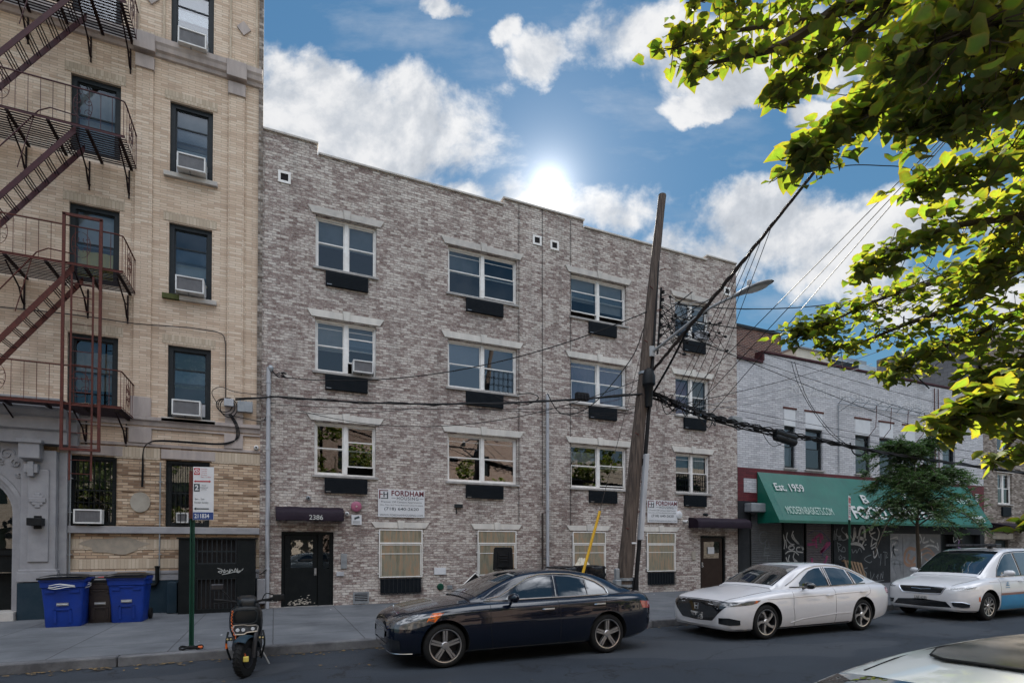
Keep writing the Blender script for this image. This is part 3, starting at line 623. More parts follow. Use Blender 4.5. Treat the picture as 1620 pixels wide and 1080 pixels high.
# belts, sill course, base
b=MB(); b.box(LX0,LX1,-.10,0,4.93,5.02); b.prism([(-.0,4.80),(-.03,4.80),(-.05,4.90),(-.10,4.93),(0,4.93)],LX0,LX1,'x'); b.box(LX0,LX1,-.05,0,4.72,4.76)
b.box(-3.3,-2.82,-.075,0,4.36,4.72); b.box(-1.22,-.78,-.075,0,4.36,4.72); b.box(-3.26,-2.84,-.08,0,5.025,5.5); b.box(-1.2,-.78,-.08,0,5.025,5.5); b.box(LX0,LX1,-.05,0,4.28,4.355); b.build('belt_course',MT['belt_stone'],L,bevel=.008)
b=MB(); b.box(-4.6,LX1,-.12,0,2.12,2.29); b.box(-4.6,LX1,-.06,0,.96,1.12); b.box(-4.6,LX1,-.08,0,1.12,1.2); b.build('sill_course',MT['grey_paint'],L,bevel=.01)
b=MB(); b.box(-5.40,LX1,-.05,.3,0,.96); b.box(-5.40,LX1,.004,.3,.96,1.2); b.box(LX0,-7.2,-.05,.3,0,1.2); bs=b.build('plinth',MT['navy_paint'],L)
b=MB()
for i in range(40):
    x=random.gauss(-4.75,.25) if i<26 else random.gauss(-4.3,.6); z=random.gauss(.68,.10) if i<26 else random.uniform(.2,.4); s=random.uniform(.01,.06)
    b.quad(*[(x+s*random.uniform(.5,1.4)*math.cos(k*1.05),-.054,z+s*random.uniform(.3,.8)*math.sin(k*1.05)) for k in range(6)])
b.build('chipped_paint',MT['chipped'],bs,fixn=False)
# pilasters and the upper stringcourse
for x0,x1 in ((-3.22,-2.86),(-1.17,-.80)):
    b=MB(); b.box(x0,x1,-.06,0,5.02,13.8); b.build('pilaster',MT['tan_brick'],L)
    b=MB(); b.box(x0-.02,x1+.02,-.1,0,13.72,14.05); b.box(x0-.05,x1+.05,-.2,0,14.12,14.55); b.build('pilaster_cap',MT['belt_stone'],L,bevel=.01)
b=MB(); b.box(-.46,LX1+.02,-.05,.0,5.02,18); b.build('pilaster',MT['brown_brick'],L)
b=MB(); b.prism([(0,14.12),(-.05,14.14),(-.07,14.22),(-.12,14.26),(-.14,14.36),(-.17,14.42),(-.17,14.55),(0,14.6)],LX0,LX1+.0,'x'); b.build('belt_course',MT['belt_stone'],L)
for x0,x1 in ((-3.22,-2.62),(-1.17,-.50)):
    b=MB()
    for (p,q,s,t_) in ((x0,x1,14.62,14.72),(x0,x0+.05,14.72,16.9),(x1-.05,x1,14.72,16.9),(x0,x1,16.9,17.)): b.box(p,q,-.03,0,s,t_)
    b.build('wall_panel',MT['soldier_brick'],L)
    xm=(x0+x1)/2; b=MB(); b.prism([(xm,15.62-.19),(xm+.17,15.62),(xm,15.62+.19),(xm-.17,15.62)],-.04,0); b.build('diamond_stone',MT['belt_stone'],L)
# windows
inner={0:[(0,.55,1,'foliage_print')],1:[(0,.0,.5,'yellow_cloth'),(0,.5,1,'blind')],2:[(0,.35,1,'blind')],3:[(0,.4,1,'shade_grey')]}
for k,(a,c) in enumerate(cw):
    for j,(z0,z1) in enumerate(lf):
        f={(0,0):[(0,.3,.8,'curtain_tan',1)],(0,1):[(0,.5,.95,'blind'),(0,.0,.45,'yellow_cloth',1)],(0,2):[(0,.05,.9,'blind',1)],(0,3):[],(1,0):[(0,.45,1,'foliage_print')],(1,1):[(0,.25,.5,'penthouse_blue'),(0,.22,.35,'yellow_cloth')],(1,2):[(0,.45,1,'shade_grey'),(0,.2,.44,'penthouse_blue')],(1,3):[(0,.45,1,'shade_grey'),(0,.2,.44,'penthouse_blue')]}[(k,j)]
        w=sashwin(L,a,c,z0,z1,.07,frame='dark_frame',fw=.11,halves=1,fill=f,sill=False,opened=(.32,) if k else (0,),glass='window_glass' )
        if k or j==0:
            s=MB(); s.box(a-.12,c+.12,-.10,.1,z0-.12,z0-.004); s.build('sill',MT['stone'],w,bevel=.01)
        b=MB(); b.box(a-.12,c+.10,-.012,.0,z1+.03,z1+.26); b.build('soldier_lintel',MT['soldier_brick'],L)
        if j==1 and k:
            b=MB(); b.box(a-.125,a+.25,-.104,.02,z0-.124,z0-.0035); b.build('moss_patch',MT['moss'],w)
for k,(a,c) in enumerate(((-4.52,-3.54),(-2.52,-1.55))):
    z0,z1=gfl
    w=sashwin(L,a,c,z0,z1,.10,frame='dark_frame',fw=.09,halves=1,fill=[(0,.55,1,'foliage_print')],sill=False,opened=(.0,),glass='window_glass')
    b=MB(); barsgrille(b,a+.02,c-.02,z0+.02,z1-.06,-.01,9,3,.008); b.build('window_guard',MT['black_paint'],w)
for z0,z1 in lf:
    pass
for j,(px,py,t) in enumerate(((305,64,'on the top floor seen'),(303.5,259,'just below the stone belt course'),(301,450,'above the mossy sill'),(295.5,645,'beside the cable loops'))):
    p=F(px,py,-.3); acunit(p.x-.33,p.x+.30,lf[3-j][0]+.03,lf[3-j][0]+.42,-.3,'white window air conditioner '+t+' of the tan building','air conditioners in the right window column of the tan building')
acunit(-4.33,-3.78,2.34,2.68,-.22,'white air conditioner behind bars in the ground floor window below the ladder',depth=.3)
acunit(-2.3,-2.02,2.4,2.66,.02,'small pale unit behind the barred window by the parking sign',depth=.2)
for j,z in enumerate([q[0] for q in lf[:]]):   # accordion side panels beside the units
    b=MB(); a,c=cw[1]; b.box(a+.13,a+.30,.075,.085,z+.1,z+.42); b.box(c-.32,c-.13,.075,.085,z+.1,z+.42); b.build('side_panel',MT['pipe_white'],L)
# oval plaque
b=MB(); n=28; b.prism([(-3.04+.21*math.cos(2*math.pi*k/n),2.89+.25*math.sin(2*math.pi*k/n)) for k in range(n)],-.075,-.03); pl=b.build('oval_plaque',MT['curtain_tan'],None,bevel=.006)
tag(pl,'oval cream plaque with small writing between the two barred ground floor windows','plaque')
# patched render on the brick
b=MB(); n=26; pts=[(-3.55+.62*(1+.18*math.sin(3*a)+.1*math.sin(7*a))*math.cos(a),1.82+.20*(1+.15*math.cos(5*a))*math.sin(a)) for a in [2*math.pi*k/n for k in range(n)]]
b.prism(pts,-.018,-.001); b.build('mortar_patch',pm('mortar_patch',(.33,.28,.22),(.25,.22,.18),.9,6,bump=.3),L)
# grey portico
P=MB(); y=-.34
P.box(-5.26,-4.62,y,0,1.0,4.0); P.box(-4.62,-4.46,y+.16,0,1.0,4.0); P.box(-5.12,-4.74,y-.035,y,1.45,3.55)
P.box(-5.30,-4.56,y-.06,0,1.0,1.22); P.box(-5.28,-4.58,y-.04,0,1.22,1.28)
P.build('portico_pier',MT['grey_paint'],L,bevel=.012)
P=MB(); P.box(-7.98,-7.34,y,0,1.0,4.0); P.box(-8.04,-7.30,y-.06,0,1.0,1.22); P.box(-7.86,-7.46,y-.035,y,1.45,3.55); P.build('portico_pier',MT['grey_paint'],L,bevel=.012)
P=MB(); P.box(-5.28,-4.40,-.40,-.051,.0,.98); P.box(-8.1,-7.32,-.40,-.051,.0,.98); P.build('plinth',MT['navy_paint'],L)
P=MB(); P.box(-5.24,-4.86,-.56,-.30,3.78,4.16); P.prism([(-.30,3.70),(-.48,3.76),(-.56,3.80),(-.30,3.80)],-5.2,-4.88,'x'); P.box(-5.17,-4.92,-.47,-.32,3.46,3.66); P.box(-5.10,-4.99,-.49,-.3,3.38,3.72); P.box(-5.28,-4.82,-.6,-.3,4.12,4.2)
P.build('console',MT['grey_paint'],L,bevel=.012); P=MB()
for k_,(dx,dz,w_,h_) in enumerate(((0,0,.1,.34),(0,0,.2,.22),(0,0,.3,.1))): P.box(-4.94-w_/2,-4.94+w_/2,-.40-k_*.004,-.37,2.85+dz-h_/2,2.85+dz+h_/2)
P.build('pier_ornament',MT['grey_paint'],L,bevel=.012)
P=MB(); P.prism([(0,4.14),(-.45,4.14),(-.45,4.42),(-.52,4.46),(-.52,4.72),(-.60,4.76),(-.68,4.86),(-.80,4.90),(-.80,5.0),(-.86,5.06),(-.86,5.1),(0,5.16)],LX0,-4.40,'x'); 
P.prism([(0,4.14),(-.2,4.14),(-.2,4.42),(-.25,4.46),(-.25,4.72),(-.30,4.76),(-.36,4.86),(-.46,4.9),(-.46,5.0),(0,5.1)],-4.401,-4.27,'x'); P.build('entablature',MT['grey_paint'],L,bevel=.006)
# arched doorway: wall pierced by the arch, three nested mouldings, recess
cx,cz,ro=-6.3,2.55,.86
def archpoly(r,z0=.35,n=20): return [(cx+r,z0)]+[(cx+r*math.cos(math.pi*k/n),cz+r*math.sin(math.pi*k/n)) for k in range(n+1)]+[(cx-r,z0)]
P=MB(); n=20
for r0,r1,yy in ((ro,ro+.075,-.20),(ro+.075,ro+.15,-.25),(ro+.15,ro+.24,-.30)):
    A=archpoly(r0);Bq=archpoly(r1)
    for i in range(len(A)-1):
        P.quad((A[i][0],yy,A[i][1]),(Bq[i][0],yy,Bq[i][1]),(Bq[i+1][0],yy,Bq[i+1][1]),(A[i+1][0],yy,A[i+1][1]))
        P.quad((A[i][0],yy,A[i][1]),(A[i+1][0],yy,A[i+1][1]),(A[i+1][0],yy+.3,A[i+1][1]),(A[i][0],yy+.3,A[i][1]))
A=archpoly(ro+.24)
for i in range(len(A)-1):    # spandrel out to the pier
    def o(p): 
        return (max(min(cx+(p[0]-cx)*3,-5.2),-7.4),4.2 if p[1]>cz+.02 else p[1])
    P.quad((A[i][0],-.28,A[i][1]),(*[o(A[i])[0]],-.28,o(A[i])[1]),(o(A[i+1])[0],-.28,o(A[i+1])[1]),(A[i+1][0],-.28,A[i+1][1]))
P.build('door_arch',MT['grey_paint'],L,smooth=True,ang=30)
b=MB(); b.box(-7.3,-5.3,.24,.28,.3,3.6); b.box(-6.34,-6.26,.19,.239,.3,3.6); b.box(-7.2,-5.4,.19,.239,1.6,1.7); dd=b.build('door',MT['black_paint'],L)
b=MB(); b.quad((-6.2,.21,1.75),(-5.47,.21,1.75),(-5.47,.21,3.2),(-6.2,.21,3.2)); b.build('door_glass',MT['door_glass'],dd,fixn=False)
b=MB(); b.box(-7.3,-5.3,-.5,.2,.15,.34); b.build('door_step',MT['stone'],L)
# carved scrollwork above the arch
def spiral(c,r,a0,turns,s=1,n=18,y=-.30,ell=1.): return [(c[0]+s*r*(1-.85*t/n)*math.cos(a0+turns*6.28*t/n),y,c[1]+ell*r*(1-.85*t/n)*math.sin(a0+turns*6.28*t/n)) for t in range(n+1)]
b=MB()
for c,r,a,s in (((-5.52,3.88),.14,0,1),((-5.36,3.68),.10,2,1),((-5.74,3.95),.11,1,-1),((-5.30,3.42),.07,3,1),((-5.62,3.72),.08,4,-1)): b.tube(spiral(c,r,a,1.3,s),.014,5)
b.build('carved_relief',MT['grey_paint'],L,smooth=True)
b=MB(); b.box(-5.06,-4.80,-.62,-.375,2.27,2.44); b.box(-5.0,-4.86,-.4,-.3,2.2,2.5); wl=b.build('wall_lamp',MT['black_plastic'],None,bevel=.01); tag(wl,'small black wall lamp on the grey portico pier','lamp')
# basement enclosure (black steel cage)
K=thing('basement_enclosure','tall black steel enclosure with barred door and white scribble by the tan building','enclosure',(-1.3,-.6,.15))
b=MB(); x0,x1,y0,y1,z0,z1=-2.14,-.45,-.62,-.055,.15,1.99
b.box(x0,x0+.38,y0,y0+.03,z0,z1); b.box(x1-.42,x1,y0,y0+.03,z0,z1); b.box(x0,x0+.03,y0+.03,y1,z0,z1); b.box(x1-.03,x1,y0+.03,y1,z0,z1); b.box(x0-.04,x1+.06,y0-.04,y1,z1,z1+.03); b.box(x0+.38,x1-.42,y0+.005,y0+.03,1.0,1.38); b.box(x0+.38,x1-.42,y0+.005,y0+.03,z0,z0+.1)
b.build('panel',MT['black_paint'],K)
b=MB(); barsgrille(b,x0+.40,x1-.44,1.38,1.98,y0+.02,8,2,.012); barsgrille(b,x0+.40,x1-.44,.2,1.0,y0+.02,9,1,.010); b.build('bars',MT['dark_frame'],K)
b=MB(); b.box(x0+.4,x1-.44,y0+.10,y0+.11,z0,z1); b.build('mesh_backing',MT['interior'],K)
def ribbon(mb,pts,w,y,n=6,taper=False):
    """flat brush stroke lying on a wall (x,z points)"""
    c=cr([(p[0],p[1],0) for p in pts],n); P=[]
    for i,p in enumerate(c):
        t=(c[min(i+1,len(c)-1)]-c[max(i-1,0)]); t=t.normalized() if t.length>1e-9 else Vector((1,0,0)); nn=Vector((-t.y,t.x,0))*w/2*((.35+.65*math.sin(math.pi*min(1,(i+1)/len(c)))) if taper else 1)
        P.append(((p+nn).x,y,(p+nn).y)); P.append(((p-nn).x,y,(p-nn).y))
    for i in range(0,len(P)-2,2): mb.quad(P[i],P[i+1],P[i+3],P[i+2])
b=MB()
for s in ([(-1.3,1.26),(-1.2,1.22),(-1.22,1.14),(-1.28,1.18),(-1.12,1.2)],[(-1.14,1.24),(-1.16,1.14),(-1.08,1.2),(-1.06,1.15)],[(-1.02,1.24),(-1.04,1.14),(-.98,1.22),(-.94,1.15)],[(-.92,1.16),(-.9,1.25),(-.86,1.14)],[(-.85,1.25),(-.84,1.14),(-.72,1.24)],[(-1.2,1.1),(-1.05,1.13),(-.74,1.2)]): ribbon(b,s,.014,y0-.003)
b.build('graffiti',MT['ink_white'],K,fixn=False)
b=MB(); b.tube([(-2.66,-.12,1.30),(-2.66,-.12,.92),(-2.69,-.12,.86),(-2.86,-.12,.82)],.045,10); b.lathe([(.06,0),(.06,.04)],(-2.66,-.12,1.28),'z',10); t=b.build('vent_pipe',MT['black_paint'],None,smooth=True); tag(t,'short black bent pipe on the dark blue plinth beside the bins','pipe')
for (x,z0_,z1_,m) in ((-4.42,1.0,3.98,'galv'),(-2.62,.98,3.9,'galv')):
    b=MB(); b.tube([(x,-.10,z0_),(x,-.10,z1_)],.016,8); 
    for q in (1.6,2.6,3.4): b.box(x-.04,x+.04,-.11,-.03,q,q+.02)
    tag(b.build('wall_conduit',MT[m],None,smooth=True),'thin grey conduit running down the wall '+('beside the grey portico' if x<-4 else 'between plaque and enclosure'),'conduit')
b=MB(); b.box(-2.42,-2.2,-.35,-.06,.15,.92); t=b.build('utility_cabinet',MT['navy_paint'],None,bevel=.02); tag(t,'narrow navy cabinet between the bent pipe and the black enclosure','cabinet')
b=MB(); b.box(-.42,-.22,-.3,-.02,.3,.95); t=b.build('utility_cabinet',MT['grey_paint'],None,bevel=.02); tag(t,'narrow grey cabinet squeezed between black enclosure and white downpipe','cabinet')

# ---------------------------------------------------------------- fire escape
FE=thing('fire_escape','maroon iron fire escape with balconies, stairs and drop ladder on the tan building','fire escape',(-5,-.6,3.9))
yo=-1.2; xr=-3.2; xl=-7.6
def heart(b,cx,cz,s,y,plane='x'):
    def mp(u,v): return (cx+u,y,cz+v) if plane=='x' else (cx,y+u,cz+v)
    for sg in (1,-1):
        for vs in (1,-1):
            n=16
            b.tube([mp(sg*s*(.42+.30*(1-.8*t/n)*math.cos(2.6+t/n*7)),vs*s*(.42+.30*(1-.8*t/n)*math.sin(2.6+t/n*7))) for t in range(n+1)],.0065,4)
            b.tube([mp(sg*s*(.05+.6*math.sin(q*1.57)),vs*s*(1.05*math.cos(q*1.57))) for q in (0,.2,.4,.6,.8,1)],.0065,4)
for k,zp in enumerate((4.93,8.03,11.14,14.27)):
    m='rust_iron' if k<2 else 'iron_maroon'
    b=MB(); yy=yo
    hole=(-7.2,-4.35)     # stair opening
    ys=[-.08-(-yo-.1)*i/13 for i in range(14)]
    for y in ys: b.box(xl,xr,y-.022,y+.010,zp-.006,zp+.006)
    for x in (-3.3,-3.9,-4.6,-5.3,-6.,-6.8): b.box(x-.03,x+.03,yo,-.02,zp-.05,zp-.008)
    pf=b.build('platform',MT['iron_dark'],FE)
    for x in (-3.35,-4.15,-5.35,-6.6):
        b=MB(); b.tube([(x,-.01,zp-.62),(x,-.12,zp-.58),(x,-.30,zp-.35),(x,-1.0,zp-.06)],[.03,.022,.018,.018],5); b.box(x-.015,x+.015,-.03,0,zp-.75,zp-.05); b.tube([(x,-.02,zp-.3),(x,-.35,zp-.34)],.012,4); b.build('bracket',MT['iron_dark'],FE)
    b=MB(); zt=zp+.85
    b.tube([(xl,yo,zt),(xr-.12,yo,zt),(xr-.02,yo+.05,zt),(xr,yo+.14,zt-.02),(xr+.0,-.02,zt-.02)],.017,5); b.tube([(xl,yo,zp+.03),(xr,yo,zp+.03),(xr,-.02,zp+.03)],.014,4)
    b.box(xl,xr,yo-.006,yo+.006,zp-.02,zp+.02)
    x=xr-.02
    while x>xl: b.tube([(x,yo,zp),(x,yo,zt)],.0075,4); x-=.215
    for y in (-1.0,-.8,-.6,-.4,-.2,-.06): b.tube([(xr,y,zp),(xr,y,zt-.02)],.0075,4)
    rl=b.build('railing',MT[m],FE)
    b=MB()
    for hx in (-3.98,-5.42,-6.9): b=MB(); heart(b,hx,zp+.46,.27,yo); b.build('scroll',MT[m],rl)
    b=MB(); heart(b,xr,zp+.44,.25,-.62,'y'); b.build('scroll',MT[m],rl)
    if k:
        b=MB(); zb=zp-3.1; xa,xb=-4.12,-6.22
        for y in (yo+.08,yo+.72):
            d=.10; b.add([(xa,y-.008,zp+.06),(xa,y-.008,zp-.12),(xb,y-.008,zb-.02),(xb,y-.008,zb+.16),(xa,y+.008,zp+.06),(xa,y+.008,zp-.12),(xb,y+.008,zb-.02),(xb,y+.008,zb+.16)],[(0,1,2,3),(7,6,5,4),(0,4,5,1),(1,5,6,2),(2,6,7,3),(3,7,4,0)])
        st=b.build('stair',MT[m],FE)
        b=MB(); n=12
        for i in range(1,n):
            t=i/n; x=xa+(xb-xa)*t; z=zp-.02+(zb-zp+.05)*t
            for dx in (-.08,-.02,.04): b.tube([(x+dx,yo+.08,z),(x+dx,yo+.72,z)],.012,4)
        b.build('tread',MT['iron_dark'],st)
        b=MB(); 
        for y in (yo+.05,):
            b.tube([(xa+.0,y,zp+.25),(xa-.45,y,zp+.28),(xa-.65,y,zp+.15),(xb,y,zb+1.05)],.014,5); b.tube([(xa-.72,y,zp+.05),(xa-1.0,y,zp-1.2)],.009,4)
        b.build('handrail',MT[m],st)
b=MB(); xg0,xg1=-4.27,-3.60; y=yo-.06
for x in (xg0,xg1): b.box(x-.028,x+.028,y-.02,y+.02,3.93,9.1)
b.box(xg0-.03,xg1+.03,y-.02,y+.02,9.06,9.12); b.box(xg0-.03,xg1+.03,y-.025,y+.025,3.9,3.96)
b.build('ladder_guide',MT['rust_iron'],FE)
b=MB(); xa,xb=-4.13,-3.74; y+=.03
for x in (xa,xb): b.box(x-.018,x+.018,y-.008,y+.008,3.25,7.8)
z=3.4
while z<7.8: b.tube([(xa,y,z),(xb,y,z)],.010,5); z+=.30
b.build('drop_ladder',MT['rust_iron'],FE)
# ---------------------------------------------------------------- white brick commercial building
S=thing('white_brick_shop_building','two storey white painted brick building with maroon band over graffiti covered shutters','building',(25,0,0))
X0,X1=16.665,33.68
wins=[(19.25,19.9),(20.5,21.55),(23.67,24.7),(25.33,26.33),(27.05,27.95),(28.63,29.6),(30.16,31.2)]
holes=[(a,c,5.05,6.78) for a,c in wins]
b=MB(); wallmesh(b,X0,X1,4.92,9.2,holes); b.box(18.05,X1,0,.3,9.2,9.62); b.build('wall',MT['white_brick'],S)
b=MB(); b.box(X0,X1,-.012,.3,3.6,4.92); b.box(17.15,17.75,-.016,-.0125,3.92,4.42) ; b.build('band',MT['maroon_brick'],S)
b=MB(); b.box(16.98,17.66,-.018,-.0125,3.95,4.5); b.build('painted_patch',MT['white_brick'],S); b=MB(); b.box(32.9,33.2,-.018,-.0125,3.95,4.5); b.build('painted_patch',MT['white_brick'],S)
b=MB(); b.box(X0,18.03,-.07,.36,9.2,9.3); b.box(18.03,X1+.02,-.05,.36,9.64,9.73); b.box(18.0,18.1,-.07,.36,9.3,9.62); b.build('coping',MT['coping_maroon'],S,bevel=.01)
b=MB(); b.box(X0+.003,X0+.3,.31,14,0,9.18); b.box(X1-.3,X1-.003,.31,14,0,9.6); b.box(X0+.3,X1-.3,13.7,14,0,9.6); b.build('side_wall',MT['concrete_block'],S)
b=MB(); b.box(X0+.3,X1-.3,.31,13.7,8.7,8.9); b.build('roof',MT['roof_tar'],S)
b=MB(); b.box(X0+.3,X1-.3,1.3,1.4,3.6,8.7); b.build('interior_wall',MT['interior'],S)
for i,(a,c) in enumerate(wins):
    w=sashwin(S,a,c,5.05,6.78,.08,frame='dark_frame',fw=.07,halves=1,fill=[(0,.5,1,'shade_grey')] if i%2 else [(0,.0,1,'shade_grey',1)] if i%3==0 else [(0,.4,1,'curtain_tan')],sill=True)
    b=MB(); b.box(a,c,-.008,.02,6.80,7.48); w2=b.build('transom_panel',MT['sign_white'],S)
    b=MB(); b.box(a-.06,c+.08,-.03,0,7.50,7.57); b.build('rusty_lintel',MT['rust_iron'],S)
tx=text(S,'RELIABLE BRONX WALK SNEAKERS',25.0,8.42,.42,-.012,pm('faded_letters',(.46,.46,.47),(.56,.56,.57),.6,20),width=10.6,spacing=1.1)
b=MB(); 
for x in (29.45,29.75): b.tube([(x,-.06,5.0),(x,-.06,9.5)],.022,6)
b.build('wall_pipe',MT['rust_iron'],S)
# shopfront
b=MB(); 
for a,c,m_ in ((16.665,17.25,0),(22.2,26.0,0),(19.2,20.35,0)): b.box(a,c,-.006 if a>17 else -.04,.3,0,3.6)
b.box(17.25,19.2,.02,.3,3.15,3.6); b.box(20.35,22.2,.02,.3,3.05,3.6); b.box(26.0,X1,-.005,.3,2.4,3.6); b.box(29.9,30.0,-.01,.3,0,2.4); b.box(31.0,31.9,-.006,.3,0,2.4); b.box(33.3,X1,-.006,.3,0,2.4)
b.build('shopfront_wall',MT['store_dark'],S)
def shutter(x0,x1,z0,z1,y,mat):
    b=MB(); z=z0; p=.075
    while z<z1: b.prism([(y,z),(y-.012,z+.02),(y-.012,z+.045),(y,z+.065),(y+.01,z+.07),(y+.01,z)],x0,x1,'x'); z+=p
    s=b.build('shutter',MT[mat],S); b=MB(); b.box(x0-.05,x0,y-.04,y+.04,z0,z1); b.box(x1,x1+.05,y-.04,y+.04,z0,z1); b.build('guide_rail',MT['black_paint'],s); return s
s1=shutter(17.36,19.08,.15,3.1,.02,'shutter'); s2=shutter(20.5,22.05,.15,3.0,.02,'shutter2')
b=MB(); b.box(16.95,18.1,-.42,-.05,3.15,3.5); b.build('shutter_box',MT['galv'],S,bevel=.03)
g1=MB(); g1.box(26.0,27.9,-.02,.1,.15,2.4)
g1.box(26.92,26.95,-.032,-.02,.2,2.35); g1.box(26.05,27.85,-.028,-.02,2.3,2.34); sd=g1.build('steel_doors',MT['store_grey'],S)
b=MB(); b.box(27.9,29.9,-.004,.1,.15,2.4); sp=b.build('shopfront_panel',pm('grey_panel',(.13,.13,.135),(.09,.085,.085),.6,2),S)
b=MB(); b.box(30.0,31.0,.25,.3,.15,2.4); b.box(31.9,33.3,.25,.3,.15,2.4); b.build('door',MT['black_paint'],S)
# graffiti: brush strokes traced on the wall plane
def T(u,v): p=F(1170+u/6.48,820+v/6.48); return (p.x,p.z)
def strokes(parent,lst,w,y,mat,taper=False):
    b=MB()
    for s in lst: ribbon(b,[T(*q) for q in s],w,y,6,taper)
    return b.build('graffiti',MT[mat],parent,fixn=False)
strokes(s1,[[(285,160),(265,140),(225,140),(205,180),(210,230),(235,255),(265,235),(285,210)],[(265,235),(262,300),(255,375)],[(300,235),(305,300),(320,300)],[(250,305),(325,300)],[(245,378),(315,375)],[(265,350),(300,350)],[(285,380),(280,510)],[(255,450),(340,455),(320,510)],[(270,500),(260,515)]],.045,.002,'spray_grey')
strokes(S,[[(445,160),(460,230),(455,310)],[(470,215),(482,300)],[(490,140),(480,200),(520,255),(560,265)],[(550,125),(535,180),(570,230),(650,300),(640,320)],[(545,160),(560,200),(600,250),(650,310)],[(510,290),(540,275),(560,300),(530,320),(500,300),(520,270)],[(620,290),(585,300),(590,335),(650,345)],[(468,360),(500,335),(560,335),(605,372)],[(475,395),(490,450),(480,510)],[(510,372),(500,430),(535,480),(575,490)],[(560,350),(550,400),(590,440)],[(550,410),(590,470),(645,510)],[(440,510),(470,480),(480,510)],[(520,505),(560,485),(600,510)]],.055,-.009,'spray_white')
strokes(s2,[[(695,265),(770,262)],[(745,230),(830,160),(855,215)],[(830,165),(830,250)],[(915,235),(920,260),(830,350)],[(905,240),(835,345)],[(695,475),(780,468),(860,470),(900,380)],[(740,400),(750,470)],[(700,495),(780,490)],[(780,200),(790,300)]],.11,.002,'spray_pink')
strokes(s2,[[(760,120),(850,140),(925,230),(930,280),(850,360),(880,410),(870,460)],[(780,515),(790,470)],[(700,160),(760,125)]],.03,.0,'spray_blue')
strokes(S,[[(970,120),(965,220)],[(985,150),(985,215)],[(1000,100),(990,150),(1005,180),(1040,175)],[(1060,85),(1045,120),(1090,170),(1095,205),(1060,220),(1020,200)],[(1010,215),(1040,215),(1030,190),(1005,200)]],.05,-.009,'spray_grey')
strokes(S,[[(1088,150),(1110,190),(1165,215),(1180,95),(1190,190)],[(1130,170),(1150,240)],[(1215,250),(1235,110),(1275,95),(1280,200),(1255,270)],[(1200,190),(1300,215)],[(1130,260),(1190,255),(1240,270),(1278,318)],[(1288,262),(1290,272)]],.15,-.010,'spray_white',True)
strokes(S,[[(1320,80),(1350,120),(1370,80),(1330,130),(1340,150)],[(1390,140),(1340,165),(1370,200),(1410,230),(1350,280)],[(1360,195),(1345,290)],[(1410,90),(1430,150),(1400,260),(1390,300)],[(1350,310),(1395,290),(1410,350),(1380,400),(1370,330)]],.06,-.009,'spray_white')
strokes(S,[[(1000,240),(1015,340)],[(1000,250),(1040,270),(1010,300),(1050,340)],[(1060,290),(1045,330),(1080,335),(1075,295),(1055,290)],[(1020,380),(1020,415),(1050,400),(1030,370)],[(1060,395),(1080,400),(1065,420)],[(1150,310),(1160,350),(1190,320),(1200,350),(1230,300),(1250,345)],[(1350,370),(1300,390),(1280,420),(1330,450),(1355,435)],[(1420,340),(1430,400),(1450,360),(1440,480)],[(1470,340),(1510,350),(1500,400),(1520,390)],[(1490,350),(1490,480)],[(1310,500),(1270,520),(1300,560),(1290,600),(1255,590)],[(1340,540),(1350,620),(1380,560)],[(1400,600),(1420,570),(1410,620)],[(1440,620),(1450,560),(1465,610),(1470,540)],[(1330,650),(1480,630)]],.035,-.008,'spray_grey')
strokes(sd,[[(1540,210),(1610,190),(1590,250),(1560,270),(1580,310),(1620,320)],[(1550,400),(1560,340),(1590,380)]],.07,-.024,'spray_white')
def T(u,v): p=F(1380+u/4.5,840+v/4.5); return (p.x,p.z)
strokes(sd,[[(130,60),(180,70),(175,100),(140,120),(160,170),(190,160)],[(150,100),(140,180)]],.09,-.024,'spray_grey')
strokes(sd,[[(230,150),(260,120),(305,130)],[(230,150),(225,210),(250,240),(305,235)],[(260,160),(250,200),(280,215),(300,180)]],.16,-.025,'spray_rust')
strokes(sd,[[(130,215),(160,200),(215,225)],[(140,230),(220,235)],[(160,205),(150,260),(170,310)],[(190,220),(200,280)]],.07,-.024,'spray_grey')
strokes(sp,[[(335,20),(350,60),(330,90)],[(370,40),(360,80),(400,70)],[(365,120),(400,100),(450,110),(470,135)],[(410,60),(440,80)],[(460,80),(470,120)],[(350,150),(345,230)]],.09,-.008,'spray_white')
strokes(sp,[[(340,140),(380,120),(420,140),(460,200)],[(350,170),(400,150),(440,190),(400,210),(370,190)]],.08,-.009,'spray_rust')
strokes(S,[[(575,40),(580,75),(600,60)],[(600,35),(610,60),(640,50)]],.05,-.012,'spray_white'); strokes(S,[[(620,60),(610,110),(640,130),(635,150)],[(600,150),(645,150)]],.08,-.012,'spray_violet')
# green awning
A=thing('green_awning','long faded green sloped awning with white lettering over the shutters','awning',(25,-.6,2.75))
ax0,ax1=17.69,32.2; zt,zb,yb=4.78,2.82,-1.05
b=MB(); n=40; rows=[]
for i in range(n+1):
    x=ax0+(ax1-ax0)*i/n; rows.append([(x,-.03+(yb+.03)*t-.0,zt+(zb-zt)*t-.035*math.sin(math.pi*t)*(1+.5*math.sin(i*.9))*(0 if i in (0,n) else 1)) for t in (0,.25,.5,.75,1)])
b.grid(rows); b.grid([[(ax0+(ax1-ax0)*i/n,yb,zb),(ax0+(ax1-ax0)*i/n,yb+.004,zb-.10)] for i in range(n+1)])
b.quad((ax0,-.03,zt),(ax0,yb,zb),(ax0,yb,zb-.1),(ax0,-.03,zb-.1)); b.quad((ax1,-.03,zt),(ax1,-.03,zb-.1),(ax1,yb,zb-.1),(ax1,yb,zb))
cv=b.build('canvas',MT['awning_green'],A,fixn=False)
b=MB()
